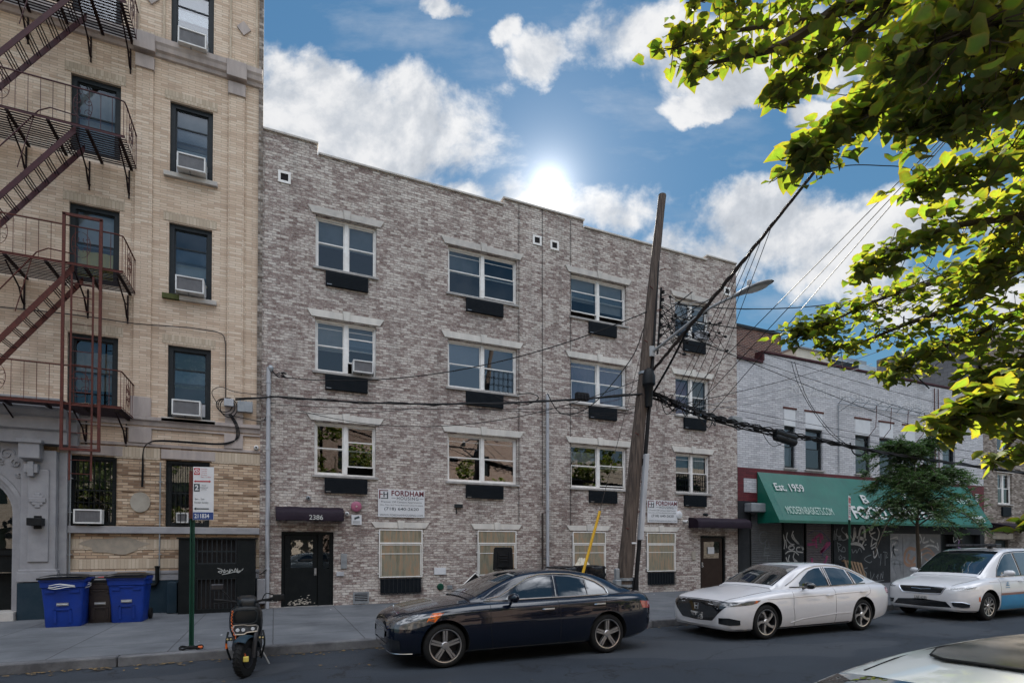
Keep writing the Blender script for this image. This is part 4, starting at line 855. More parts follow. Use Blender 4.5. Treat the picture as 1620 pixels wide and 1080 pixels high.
for x in (19.9,22.3,24.7,27.1,29.6): b.tube([(x,-.03,zt-.14),(x,yb+.05,zb-.03)],.015,5); b.tube([(x,-.05,zb),(x,yb+.02,zb)],.018,5)
b.tube([(ax0+.03,yb+.02,zb-.02),(ax1-.03,yb+.02,zb-.02)],.02,5); b.build('frame',MT['galv'],A)
sv=Vector((0,yb+.03,zb-zt)); sv.normalize()
def slopeM(cx,t,lean=0):   # placed on the slope: local x along the awning, local z up the slope
    p=Vector((cx,-.03+(yb+.03)*t,zt+(zb-zt)*t)); nrm=Vector((0,sv.z,-sv.y)); nrm=nrm if nrm.y<0 else -nrm
    up=-sv; M=Matrix(((1,0,up.x,0),(0,1,up.y,0),(0,0,up.z,0),(0,0,0,1)))
    M=Matrix.Translation(p+nrm*.03)@Matrix(((1,0,0,0),(0,nrm.y,up.y,0),(0,nrm.z,up.z,0),(0,0,0,1))); return M
def awt(body,px,py,h,width,mat,bold=0.):
    x=F(px,py,-.55).x; z=F(px,py,-.55).z; t=(zt-z)/(zt-zb); x=F(px,py,-.03+(yb+.03)*t).x
    text(cv,body,0,0,h,0,MT[mat],width=width,M=slopeM(x,t),bold=bold)
awt('Est. 1959',1248,770,.36,1.65,'ink_white',.012)
awt('MODERNBASKETS.COM',1281,809,.34,2.65,'ink_faded',.0)
awt('FOOD',1375,812,.62,2.2,'ink_white',.03); awt('CENTER',1442,812,.62,3.2,'ink_white',.03)
awt('B',1367,790,.45,.4,'ink_white',.02); awt('X',1431,787,.45,.4,'ink_white',.02)
awt('4699',1524,792,.36,1.3,'ink_faded')
awt('2380',1546,822,.36,1.1,'ink_white',.012)
# skeletal pipe frame of a removed awning, on the wall
RK=thing('pipe_frame','bare pipe frame with a row of hoops bolted on the white wall between windows','frame',(25.5,-.2,5.))
b=MB(); x0,x1=22.5,28.9; za,zc=7.95,7.6
for y in (-.06,-.75): b.tube([(x0,y,za if y<-.5 else za+.1),(x1,y,za if y<-.5 else za+.1)],.02,5)
b.tube([(x0,-.06,5.0),(x0,-.06,za)],.022,5); b.tube([(x1,-.06,5.0),(x1,-.06,za)],.022,5); b.tube([(x0,-.05,za-.3),(x0,-.75,za)],.015,4)
for i in range(9):
    x=x0+.0+(x1-x0)*i/8; b.tube([(x,-.06+(-.69)*t,za+.06+.24*math.sin(math.pi*t)) for t in (0,.15,.3,.5,.7,.85,1)],.015,5)
b.build('hoop_frame',MT['galv'],RK)
b=MB()
for x in (24.0,25.0,26.2,27.4,28.1): b.tube([(x,-.75,za),(x,-.7,7.0),(x+.05,-.3,6.6)],.014,5)
b.build('strut',MT['rust_iron'],RK)
# ---------------------------------------------------------------- buildings behind and beyond
Q=thing('red_brick_bulkhead','small red brick rooftop house with dark coping behind the white building','building',(22,5,0))
b=MB(); b.box(17.3,25.1,5,9.8,0,13.2); b.build('wall',MT['red_brick'],Q); b=MB(); b.box(17.25,25.16,4.94,9.86,13.2,13.34); b.build('coping',MT['dark_frame'],Q)
Q=thing('penthouse_building','pale cream and blue grey rooftop block behind the white building','building',(30.5,5,0))
b=MB(); b.box(26.5,29.1,5.2,9,0,12.85); b.build('cream_wall',MT['penthouse_cream'],Q)
b=MB(); b.box(29.11,34.2,5.6,11,0,12.85); b.build('blue_wall',MT['penthouse_blue'],Q)
b=MB(); b.box(26.45,29.15,5.1,9.1,12.85,12.93); b.prism([(29.2,12.86),(34.3,12.86),(34.3,13.5),(29.6,13.5)],6.4,11); b.box(29.16,34.25,5.5,5.9,12.3,12.4); b.build('roof_edge',MT['galv'],Q)
b=MB(); b.box(29.8,32.2,5.5,5.59,12.45,12.75); b.build('louvre',MT['dark_frame'],Q)
N=thing('brown_brick_building','brown brick apartment house with white windows and a bare block side wall at right edge','building',(42,0,0))
X0,X1=33.7,52.
wn=[(34.98,36.38),(39.2,41.0),(44.,45.8)]; fz=[(4.05,5.7),(6.85,8.4),(9.7,11.2)]
b=MB(); wallmesh(b,X0,X1,0,13.2,[(a,c,z0,z1) for a,c in wn for z0,z1 in fz]+[(34.7,35.9,.15,2.15),(37.6,39.2,.9,2.6)]); b.build('wall',MT['brown_brick'],N)
b=MB(); b.box(X0,X0+.3,.31,5.4,0,13.18); b.box(X1-.3,X1,.31,12,0,13.18); b.box(X0+.3,X1-.3,11.7,12,0,13.18); b.build('side_wall',MT['concrete_block'],N)
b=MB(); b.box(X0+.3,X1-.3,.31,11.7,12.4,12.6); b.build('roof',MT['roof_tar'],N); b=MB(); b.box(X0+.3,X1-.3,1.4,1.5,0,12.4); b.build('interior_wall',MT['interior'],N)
b=MB(); b.box(X0-.04,X1,-.06,.36,13.2,13.28); b.build('coping',MT['stone'],N)
for a,c in wn:
    for z0,z1 in fz:
        sashwin(N,a,c,z0,z1,.1,fill=[(0,.45,1,'blind')] if z0<5 else [],rails=1); lintel(N,a,c,z1+.03)
        b=MB(); b.box(a+.3,c-.3,-.09,0,z0-.65,z0-.15); b.build('vent_grille',MT['grille_black'],N)
b=MB(); b.box(37.6,39.2,-.03,.05,.9,2.6); b.build('boarded_window',MT['pallet_wood'],N)
b=MB(); 
for q in (37.6,38.4,39.15): b.box(q,q+.05,-.05,-.031,.9,2.6)
b.build('window_frame',MT['white_frame'],N)
b=MB(); b.box(34.75,35.85,.1,.15,.15,2.1); b.build('door',MT['black_paint'],N); b=MB(); b.box(34.4,36.3,-.05,0,2.2,2.5); b.build('lintel',MT['lintel'],N)
b=MB(); b.prism([(0,3.05),(-.9,2.85),(-.9,2.6),(0,2.6)],34.1,37.3,'x'); w=b.build('dark_canopy',MT['awning_dark'],None); tag(w,'flat black door canopy on the brown brick house at right edge','canopy')
# terrace across the street, behind the camera: it returns the sunlight and is what the windows reflect
for k,(x0,x1,h,m) in enumerate(((-34,-16.2,12.5,'far_brick'),(-16,2.8,10.2,'far_tan_brick'),(3,20.8,12.4,'far_brick'),(21,44,9.,'far_tan_brick'))):
    O=thing('opposite_building',('red brick' if m=='far_brick' else 'tan brick')+' building across the street, '+('farthest left','second from left','third from left','farthest right')[k]+' of its row behind the camera','building',((x0+x1)/2,-23,0),'buildings across the street')
    n=int((x1-x0)/3); W_=[(x0+1.0+(x1-x0-1)/n*i,x0+2.2+(x1-x0-1)/n*i) for i in range(n)]; Z_=[(1.2+3.*j,2.8+3*j) for j in range(int(h/3.1))]
    b=MB(); wallmesh(b,x0,x1,0,h,[(a,c,p,q) for a,c in W_ for p,q in Z_],y0=0,rev=.2); b.v=[Vector((v.x,-23-v.y,v.z)) for v in b.v]; b.box(x0,x1,-34,-23.4,0,h-.02); b.build('wall',MT[m],O)
    b=MB()
    for a,c in W_:
        for p,q in Z_: b.box(a,c,-23.19,-23.15,p,q)
    b.build('window_panes',MT['car_glass'],O)
# ---------------------------------------------------------------- signs, canopies, small wall things
def agency(x0,x1,z0,z1,label,k):
    b=MB(); b.box(x0,x1,-.05,-.03,z0,z1); s=tag(b.build('wall_sign',MT['sign_white'],None),label,'sign','white letting signs')
    w=x1-x0; h=z1-z0; X=lambda u:x0+u*w; Z=lambda v:z0+v*h; y=-.0525
    f=MB()
    for (a,c,d,e) in ((.02,.045,.655,.965),(.045,.21,.935,.965),(.045,.10,.80,.83)): f.box(X(a),X(c),y-.002,y,Z(d),Z(e))
    f.build('logo',MT['ink_maroon'],s)
    f=MB()
    for (a,c,d,e) in ((.11,.135,.71,.90),(.185,.21,.655,.90),(.135,.185,.795,.825),(.06,.185,.655,.685)): f.box(X(a),X(c),y-.002,y,Z(d),Z(e))
    for (a,c) in ((.28,.37),(.885,.975)): f.box(X(a),X(c),y-.002,y,Z(.685),Z(.70))
    f.build('logo',MT['ink_grey'],s)
    text(s,'FORDHAM',X(.63),Z(.865),.20*h,y,MT['ink_maroon'],width=.70*w,bold=.03,spacing=1.08)
    text(s,'HOUSING',X(.63),Z(.685),.12*h,y,MT['ink_grey'],width=.47*w,bold=.012,spacing=1.25)
    text(s,'Premier Off Campus Apartments',X(.5),Z(.54),.085*h,y,MT['ink_grey'],width=.87*w)
    text(s,'One, Two, and Three Bedroom Units Available',X(.5),Z(.435),.06*h,y,MT['ink_grey'],width=.93*w)
    text(s,'(718) 640-2620',X(.5),Z(.285),.14*h,y,MT['ink_grey'],width=.74*w,bold=.01)
    text(s,'WWW.FORDHAMHOUSING.COM',X(.5),Z(.075),.07*h,y,MT['ink_grey'],width=.92*w)
agency(2.74,4.11,2.66,3.47,'white letting sign above the guarded window next to the left entrance',0)
agency(12.29,13.64,2.67,3.48,'white letting sign above the guarded window right of the leaning pole',1)
def canopy(x0,x1,label,num=None):
    t=thing('door_canopy',label,'canopy',((x0+x1)/2,-.3,2.5))
    b=MB(); pr=[(0,2.88),(-.25,2.87),(-.45,2.80),(-.52,2.70),(-.52,2.50),(-.5,2.50),(0,2.50)]
    n=10; rows=[]
    for i in range(n+1): 
        x=x0+(x1-x0)*i/n; e=1 if 0<i<n else .97; rows.append([(x,p[0]*e,p[1]-.012*math.sin(i*1.9)) for p in pr[:5]])
    b.grid(rows); b.prism(pr[:5]+[(0,2.5)],x0,x0+.002,'x'); b.prism(pr[:5]+[(0,2.5)],x1-.002,x1,'x')
    c=b.build('canvas',MT['awning_dark'],t,smooth=True,fixn=False)
    b=MB(); b.tube([(x0+.02,-.02,2.5),(x0+.02,-.5,2.5),(x1-.02,-.5,2.5),(x1-.02,-.02,2.5)],.012,5); b.build('frame',MT['dark_frame'],t)
    if num: text(c,num,1.02,2.585,.13,-.528,MT['ink_white'],bold=.01)
canopy(.02,1.74,'dark purple canvas canopy with white house number over the left entrance','2386')
canopy(14.2,16.85,'dark sagging canvas canopy over the right entrance')
def dome(x,z,label,m='ac_white',arm=.10):
    t=thing('security_camera',label,'camera',(x,0,z)); b=MB(); b.tube([(x,0,z+.02),(x,-arm,z)],.02,6); b.lathe([(.05,-.02),(.05,0)],(x,0,z+.02),'y',10); b.build('bracket',MT[m],t,smooth=True)
    b=MB(); b.lathe([(0,-.085),(.045,-.07),(.062,-.03),(.062,.03),(.05,.05),(0,.06)],(x,-arm-.02,z),'y',14); b.build('housing',MT[m],t,smooth=True)
    b=MB(); b.lathe([(0,-.095),(.02,-.09),(.028,-.075),(0,-.07)],(x,-arm-.02,z),'y',10); b.build('lens',MT['gloss_black'],t,smooth=True)
dome(.84,3.13,'dark bullet camera on the wall above the numbered canopy','galv'); dome(1.86,2.72,'white camera at the right end of the numbered canopy'); dome(13.98,2.72,'white camera at the left end of the sagging canopy'); dome(14.95,3.0,'small dark camera on the wall above the sagging canopy','dark_frame')
dome(-.46,4.42,'white dome camera at the corner of the tan building','ac_white',.06)
def bell(x,z,m,label):
    t=thing('alarm_bell',label,'alarm bell',(x,0,z)); b=MB(); b.lathe([(.03,-.085),(.10,-.08),(.145,-.06),(.15,-.04),(.13,-.02),(.06,0)],(x,0,z),'y',22); b.build('gong',MT[m],t,smooth=True)
    b=MB(); b.lathe([(0,-.1),(.022,-.1),(.025,-.085)],(x,0,z),'y',10); b.build('cap',MT['chrome'],t,smooth=True)
bell(2.13,2.94,'pink_bell','round pink alarm bell right of the numbered canopy'); bell(13.72,2.97,'sign_white','round white alarm bell left of the sagging canopy')
b=MB(); b.lathe([(.15,-.03),(.15,-.0)],(13.66,0,2.98),'y',20); t=tag(b.build('bell_backplate',MT['sign_red'],None),'red round plate behind the white alarm bell','bell plate')
b=MB(); b.box(2.0,2.28,-.04,-.02,2.42,2.70); s=tag(b.build('camera_notice',MT['sign_white'],None),'small square notice with camera drawing below the pink bell','notice')
b=MB(); b.prism([(2.07,2.62),(2.2,2.67),(2.23,2.62),(2.1,2.57)],-.043,-.0405); b.box(2.08,2.11,-.043,-.0405,2.56,2.6); 
for k in range(4): b.box(2.04,2.24,-.042,-.0405,2.52-k*.022,2.526-k*.022)
b.build('drawing',MT['ink_grey'],s)
# ---------------------------------------------------------------- bins
def flip(b,cx,cy,rot,z0=.15):
    M=Matrix.Translation((cx,cy,z0))@Matrix.Rotation(rot,4,'Z'); b.v=[M@v for v in b.v]; return b
def wheelie(name,label,mat,lid,cx,cy,rot,w=.60,h=1.02,d=.66,group=None,lidopen=False,bag=False,cap=False):
    t=thing(name,label,'bin',(cx,cy,.15),group)
    def ring(x,y0,y1,z,r=.05,n=3):
        out=[]
        for sx,sy,a0 in ((1,1,0),(-1,1,90),(-1,-1,180),(1,-1,270)):
            cx_,cy_=(x-r)*sx,((y1-r) if sy>0 else (y0+r))
            for k in range(n+1):
                a=R(a0+90*k/n); out.append((cx_+r*math.cos(a),cy_+r*math.sin(a),z))
        return out
    b=MB(); L=[]
    for (z,sx,y0,y1) in ((.0,.80,-.36,.30),(.03,.82,-.37,.31),(.38,.86,-.40,.33),(.385,.86,-.40,.33),(.80,.95,-.455,.36),(.82,1.0,-.48,.37),(.93,1.02,-.49,.375),(.935,1.06,-.51,.38),(1.0,1.06,-.51,.38)):
        L.append(ring(w/2*sx,y0*d/.87,y1*d/.87,z*h/1.0,.05))
    n=len(L[0]); b.add([p for r_ in L for p in r_],[(i*n+k,i*n+(k+1)%n,(i+1)*n+(k+1)%n,(i+1)*n+k) for i in range(len(L)-1) for k in range(n)]+[tuple(range(n-1,-1,-1))])
    flip(b,cx,cy,rot).build('body',MT[mat],t,smooth=True,ang=30)
    # moulded front: stepped recess and grab bar
    b=MB(); f=-.50*d/.87
    def fr(z): return (-.36-(.115)*(z/h))*d/.87-.006
    for (x0,x1,z0,z1) in ((-.5*w+.09,-.12,.70*h,.80*h),(.12,.5*w-.09,.70*h,.80*h),(-.5*w+.10,.5*w-.10,.76*h,.80*h),(-.15,-.1,.08,.38*h),(.1,.15,.08,.38*h),(-.15,.15,.34*h,.38*h)):
        b.add([(x0,fr(z0),z0),(x1,fr(z0),z0),(x1,fr(z1),z1),(x0,fr(z1),z1),(x0,fr(z0)-.014,z0),(x1,fr(z0)-.014,z0),(x1,fr(z1)-.014,z1),(x0,fr(z1)-.014,z1)],[(0,3,2,1),(4,5,6,7),(0,1,5,4),(1,2,6,5),(2,3,7,6),(3,0,4,7)])
    flip(b,cx,cy,rot).build('moulding',MT[mat],t,bevel=.006)
    b=MB(); z=.47*h; b.tube([(-.09,fr(z)-.03,z),(.09,fr(z)-.03,z)],.009,6); b.box(-.10,.10,fr(z)-.004,fr(z)+.0,z-.03,z+.03); flip(b,cx,cy,rot).build('grab_bar',MT['steel'],t)
    b=MB(); 
    if not lidopen:
        n=6; rows=[[((-.5*w-.03)+(w+.06)*i/n,y*d/.87,h*1.0+.012+.045*math.sin(math.pi*i/n)**.5+(.02 if -.4<y<.3 else 0)) for i in range(n+1)] for y in (-.55,-.5,-.3,0,.3,.40)]
        b.grid(rows); b.box(-.5*w-.03,.5*w+.03,-.55*d/.87,-.535*d/.87,h*.975,h+.014)
    else:
        # lid standing open behind the bin
        pts=[(-.5*w,0),(.5*w,0),(.46*w,.62),(.40*w,.68),(-.40*w,.68),(-.46*w,.62)]; b.prism([(p[0],h+.0+p[1]) for p in pts],.42,.455)
        for (a,c,z0,z1) in ((-.19,.19,.10,.125),(-.13,.13,.26,.285),(-.13,.13,.34,.365),(-.13,.13,.42,.445),(-.19,-.165,.12,.56),(.165,.19,.12,.56)): b.box(a,c,.40,.419,h+z0,h+z1)
    flip(b,cx,cy,rot).build('lid',MT[lid],t,smooth=not lidopen,ang=50,bevel=0.01 if lidopen else 0)
    b=MB()
    for s in (-1,1): b.lathe([(.12,-.025),(.125,0),(.12,.025)],(s*(.5*w-.03),.33*d/.87,.125),'x',16)
    b.tube([(-.5*w+.03,.33*d/.87,.125),(.5*w-.03,.33*d/.87,.125)],.012,6); flip(b,cx,cy,rot).build('wheels',MT['rubber'],t)
    if bag:
        b=MB(); n=28; rows=[]
        for j,(z,e) in enumerate(((h*.66,1.10),(h*.78,1.13),(h*.9,1.10),(h+.02,1.12),(h+.05,1.02))):
            rows.append([((w/2*e+.02*math.sin(i*2.3+j))*math.copysign(abs(math.cos(2*math.pi*i/n))**.35,math.cos(2*math.pi*i/n)),-.05+(.46*d/.87*e+.02*math.sin(i*1.7+j*2))*math.copysign(abs(math.sin(2*math.pi*i/n))**.35,math.sin(2*math.pi*i/n)),z+.02*math.sin(i*3.1+j)) for i in range(n+1)])
        b.grid(rows); flip(b,cx,cy,rot).build('liner_bag',MT['vinyl_bag'],t,smooth=True,fixn=False)
    if cap:
        b=MB(); b.lathe([(.09,0),(.085,.03),(.03,.04),(0,.04)],(0,-.1,h+.05),'z',14); flip(b,cx,cy,rot).build('lid_knob',MT['sign_red'],t,smooth=True)
    return t
wheelie('recycling_bin','blue wheeled bin nearest the portico, taped with clear film','blue_bin','black_plastic',-3.98,-1.72,.03,w=.74,h=1.0,d=.78,group='blue recycling bins')
wheelie('recycling_bin','blue wheeled bin with a plank on its lid, nearest the bent pipe','blue_bin','black_plastic',-2.93,-1.45,-.02,w=.70,h=1.0,d=.74,group='blue recycling bins')
wheelie('rubbish_bin','small dark brown bin with red lid knob between the two blue bins','brown_bin','black_plastic',-3.45,-1.35,.0,w=.50,h=.90,d=.58,cap=True)
b=MB(); M=Matrix.Translation((-2.90,-1.55,1.215))@Matrix.Rotation(.1,4,'Z'); b.box(-.26,.26,-.05,.05,0,.02); b.v=[M@v for v in b.v]; t=tag(b.build('plank',MT['pallet_wood'],None),'short pale plank lying on the right blue bin lid','plank')
b=MB()
for k in range(3): b.tube([(-3.98+.40*math.cos(a),-1.76-.46*math.sin(a)-(.0),1.02+.02*math.sin(a*5+k)-k*.03) for a in [math.pi*i/14 for i in range(15)]],.008,4)
t=tag(b.build('plastic_film',MT['glass_white'],None),'clear film tape stretched around the left blue bin rim','tape')
wheelie('rubbish_bin','black wheeled bin with its lid standing open, behind the dark car windscreen','black_plastic','black_plastic',6.30,-1.35,.0,w=.66,h=.95,d=.72,lidopen=True,bag=True)
wheelie('rubbish_bin','black bagged bin left of the yellow guy guard','black_plastic','black_plastic',8.05,-1.30,.05,w=.72,h=.98,d=.74,bag=True,group='black bagged bins')
wheelie('rubbish_bin','black bagged bin right behind the yellow guy guard, beside the pole','black_plastic','black_plastic',9.05,-1.25,-.04,w=.72,h=1.0,d=.74,bag=True,group='black bagged bins')
b=MB(); n=14; rows=[[(9.0+(.27*(1-j*.25)+.03*math.sin(i*2+j))*math.cos(6.28*i/n),-1.0+(.2*(1-j*.25))*math.sin(6.28*i/n),1.16+j*.09+.03*math.sin(i*1.9+j)) for i in range(n+1)] for j in range(4)]; b.grid(rows); t=tag(b.build('crumpled_paper',MT['canvas'],None,smooth=True),'crumpled cream paper on top of the right bagged bin','paper')
# leaning framed panel and plastic heap
b=MB(); c=Vector((5.25,-1.05,.62)); q=[(0,.55),(.5,.0),(0,-.5),(-.5,.04)]
t=thing('leaning_panel','dark square panel with white edge, tipped on its corner against the black bin','panel',(5.3,-1,.15))
b.prism([(5.36+u*.9,.60+v*.78) for u,v in q],-1.06,-1.03); b.build('board',MT['black_plastic'],t)
b=MB()
for (p0,p1) in ((q[0],q[1]),(q[0],q[3])): b.tube([(5.36+p0[0]*.9,-1.065,.60+p0[1]*.78),(5.36+p1[0]*.9,-1.065,.60+p1[1]*.78)],.018,4)
b.build('edge_trim',MT['white_frame'],t)
b=MB(); n=12
for k in range(4): b.prism([(4.75+k*.06,.15),(5.25+k*.02,.15),(5.22+k*.03,.45+k*.07),(5.0+k*.05,.62+k*.05)],-1.35+k*.05,-1.33+k*.05)
t=tag(b.build('plastic_sheets',MT['navy_paint'],None,bevel=.01),'folded dark blue plastic sheets leaning left of the tipped panel','sheets')
b=MB(); b.box(10.45,10.75,-1.6,-1.2,.15,.8); t=tag(b.build('crate',MT['black_plastic'],None,bevel=.03),'low black crate beside the pole foot','crate')
# pallet and dark tub by the shutters
t=thing('pallet','wooden pallet leaning against the dark graffiti wall','pallet',(22.8,-.5,.15))
b=MB(); M=Matrix.Translation((22.75,-.75,.15))@Matrix.Rotation(R(-24),4,'X')@Matrix.Rotation(R(9),4,'Y')
for k in range(6): b.box(-.5+k*.19,-.38+k*.19,-.02,.0,0,1.12)
b.v=[M@v for v in b.v]; b.build('deck_board',MT['pallet_wood'],t)
b=MB()
for z in (0.02,.52,1.04): b.box(-.52,.6,.002,.09,z,z+.08)
b.v=[M@v for v in b.v]; b.build('stringer',MT['pallet_wood'],t)
b=MB(); b.prism([(-.55,0),(.55,0),(.6,.5),(-.6,.5)],-.3,.3); b.box(-.64,.64,-.34,.34,.5,.55); b.v=[Vector((21.3,-.75,.15))+v for v in b.v]; t=tag(b.build('tub',MT['black_plastic'],None,bevel=.02),'low black tub in front of the pink sprayed shutter','tub')
# ---------------------------------------------------------------- parking signs
def signpost(x,y,h,label,rot=0.):
    t=thing('parking_sign',label,'sign',(x,y,.15)); 
    b=MB(); 
    prof=[(-.035,-.012),(-.018,-.012),(-.012,.018),(.012,.018),(.018,-.012),(.035,-.012),(.035,-.006),(.022,-.006),(.015,.024),(-.015,.024),(-.022,-.006),(-.035,-.006)]
    b.prism([(x+p[0],y+p[1]) for p in prof],.15,h,'z'); b.build('post',MT['green_paint'],t)
    b=MB(); b.lathe([(.07,.15),(.06,.18),(.05,.2)],(x,y,0),'z',10); b.build('base_collar',MT['rubber'],t)
    return t
x,y=-1.22,-5.85
t=signpost(x,y,3.0,'green post with street cleaning and metered parking panels, by the scooter')
b=MB(); b.box(x-.05,x+.05,y-.03,y+.03,2.25,3.02); b.build('post_sleeve',MT['rust_iron'],t)
z0,z1=2.23,3.09; xa,xb=x+.01,x+.32; M=Matrix.Translation((x,y-.04,0))@Matrix.Rotation(R(-14),4,'Z')@Matrix.Translation((-x,-y+.04,0)); yf=y-.045
def sp(mb): mb.v=[M@v for v in mb.v]; return mb
b=MB(); b.box(xa,xb,yf,yf+.004,z0,z1); P_=sp(b).build('sign_panel',MT['sign_white'],t,bevel=.0)
w=xb-xa
b=MB(); b.box(xa+.012,xa+.10,yf-.003,yf-.001,z1-.13,z1-.02); b.box(xa+.03,xb-.07,yf-.003,yf-.001,z1-.245,z1-.225); b.prism([(xa+.01,z1-.235),(xa+.04,z1-.215),(xa+.04,z1-.255)],yf-.003,yf-.001); b.prism([(xb-.04,z1-.235),(xb-.07,z1-.255),(xb-.07,z1-.215)],yf-.003,yf-.001); sp(b).build('red_marks',MT['sign_red'],P_)
b=MB(); b.box(xa+.012,xa+.10,yf-.003,yf-.001,z1-.40,z1-.275); b.box(xa+.04,xb-.07,yf-.003,yf-.001,z0+.172,z0+.19); b.prism([(xa+.012,z0+.181),(xa+.05,z0+.205),(xa+.05,z0+.157)],yf-.003,yf-.001); sp(b).build('green_marks',MT['ink_grey'],P_)
b=MB(); b.box(xa+.003,xb-.003,yf-.003,yf-.001,z0+.005,z0+.125); sp(b).build('blue_band',MT['sign_blue'],P_)
def st(body,cx,cz,h,m,wd=None,bold=0): 
    text(P_,body,0,0,h,0,MT[m],width=wd,M=M@Matrix.Translation((cx,yf-.0045,cz)),bold=bold)
b=MB(); b.lathe([(.030,0),(.040,0)],(xa+.056,yf-.004,z1-.075),'y',20); 
vs=[(.030*math.cos(a),.030*math.sin(a)) for a in [6.28*k/20 for k in range(21)]]
b=MB(); 
for k in range(20):
    a0,a1=6.283*k/20,6.283*(k+1)/20; b.quad(*[(xa+.056+r*math.cos(a),yf-.0045,z1-.075+r*math.sin(a)) for r,a in ((.030,a0),(.040,a0),(.040,a1),(.030,a1))])
b.prism([(xa+.030,z1-.055),(xa+.036,z1-.049),(xa+.084,z1-.097),(xa+.078,z1-.102)],yf-.005,yf-.0042); sp(b).build('no_parking_symbol',MT['sign_white'],P_,fixn=False)
st('P',xa+.056,z1-.075,.04,'sign_white',bold=.01)
for k,s in enumerate(('Monday','Tuesday','Thursday','Friday','8am - 11:30am')): st(s,xa+.165+(.03 if k==4 else 0),z1-.035-k*.032,.020,'sign_red',.09 if k<4 else .15)
st('2',xa+.056,z1-.337,.085,'sign_white',bold=.03)
for k,s in enumerate(('hour','metered','parking')): st(s,xa+.165,z1-.30-k*.034,.024,'ink_grey')
st('8am - 7pm',xa+.10,z0+.335,.036,'ink_grey',.14); st('Except Sunday',xa+.13,z0+.28,.038,'ink_grey',.21)
st('211834',xa+.135,z0+.065,.07,'sign_white',.22,bold=.02)
b=MB(); 
for i in range(30): pass
b.tube([(x-.12+.16*math.cos(a)*1.0+.12,y-.03+.09*math.sin(a),.175+.02*math.sin(a*3)) for a in [k*.5 for k in range(26)]],.018,6); tag(b.build('chain_lock',MT['rubber'],None),'black chain lock coiled at the foot of the green sign post','lock')
b=MB(); b.box(x+.10,x+.17,y-.1,y-.05,.16,.20); tag(b.build('padlock',MT['orange_cord'],None,bevel=.015),'orange lock body lying by the green sign post','lock')
x,y=14.95,-5.7
t=signpost(x,y,2.95,'grey green post with a small white panel seen edge on, before the green awning')
b=MB(); M2=Matrix.Translation((x,y-.03,0))@Matrix.Rotation(R(28),4,'Z'); b.box(-.36,.10,-.003,.003,2.55,3.22); b.v=[M2@v for v in b.v]; P2=b.build('sign_panel',MT['sign_white'],t)
b=MB(); 
for (a,c,p,q) in ((-.33,-.18,3.02,3.17),(-.12,.06,3.1,3.17),(-.12,.04,3.02,3.07),(-.33,.06,2.93,2.96),(-.33,.04,2.62,2.65)): b.box(a,c,-.006,-.004,p,q)
b.v=[M2@v for v in b.v]; b.build('red_marks',MT['sign_red'],P2)
b=MB(); 
for k in range(4): b.box(-.28,.02,-.006,-.004,2.71+k*.05,2.73+k*.05)
b.v=[M2@v for v in b.v]; b.build('small_print',MT['ink_grey'],P2)
# ---------------------------------------------------------------- leaning utility pole, street lamp, cables
def PX(z): return 7.31+(z-.15)*.1223
UP=thing('utility_pole','leaning weathered wooden utility pole with conduit, between the letting signs','utility pole',(7.31,-5.5,.15))
b=MB(); n=26; zs=[.05+i*(10.3-.05)/n for i in range(n+1)]
b.tube([(PX(z)+.012*math.sin(z*1.3),-5.5+.01*math.cos(z),z) for z in zs],[.19-.10*(z/10.3)+.004*math.sin(z*5) for z in zs],14); b.build('pole_shaft',MT['pole_wood'],UP,smooth=True,ang=50)
b=MB()
for z,r in ((.9,.2),(1.05,.2),(5.9,.145)): b.lathe([(r,-.03),(r,.03)],(PX(z),-5.5,z),'z',14)
b.build('band',MT['galv'],UP)
b=MB(); 
b.tube([(PX(3.8)+.16,-5.62,3.85),(PX(1.9)+.22,-5.63,1.8),(PX(.2)+.25,-5.63,.15)],.05,8); b.tube([(PX(8)+.10,-5.58,8.6),(PX(6.)+.14,-5.6,6.),(PX(3.8)+.17,-5.62,3.8)],[.03,.04,.05],8); b.build('conduit',MT['wire'],UP,smooth=True)
b=MB(); q0=Vector((PX(3.95)+.16,-5.68,3.95)); q1=Vector((PX(2.0)+.22,-5.68,1.95)); w=.055
b.add([(q1.x-w,-5.72,q1.z),(q1.x+w,-5.72,q1.z),(q1.x+w,-5.6,q1.z),(q1.x-w,-5.6,q1.z),(q0.x-w,-5.72,q0.z),(q0.x+w,-5.72,q0.z),(q0.x+w,-5.6,q0.z),(q0.x-w,-5.6,q0.z)],[(0,3,2,1),(4,5,6,7),(0,1,5,4),(1,2,6,5),(2,3,7,6),(3,0,4,7)]); b.build('cable_guard',MT['pipe_white'],UP,bevel=.015)
b=MB(); 
for z,s in ((2.2,-1),(2.6,1),(3.3,1),(4.4,-1),(5.1,1),(6.6,-1),(7.4,1),(7.9,-1),(8.4,1)): b.tube([(PX(z)+s*.08,-5.62,z),(PX(z)+s*.2,-5.66,z+.02)],.012,5)
b.build('bolt',MT['rust_iron'],UP)
b=MB(); z=5.55; b.lathe([(.0,.42),(.10,.36),(.15,.2),(.15,.02),(.10,-.04),(.08,-.5),(.0,-.52)],(PX(z)+.0,-5.72,z),'z',14); b.build('splice_hood',MT['black_plastic'],UP,smooth=True)
b=MB(); b.box(PX(1)-.32,PX(1)-.17,-5.66,-5.5,.45,1.05); b.box(PX(1)-.3,PX(1)-.2,-5.63,-5.53,1.05,1.3); b.build('ground_box',MT['galv'],UP,bevel=.02)
b=MB(); b.box(PX(1.9)-.02,PX(1.9)+.10,-5.70,-5.68,1.86,1.90); b.build('pole_tag',MT['sign_white'],UP)
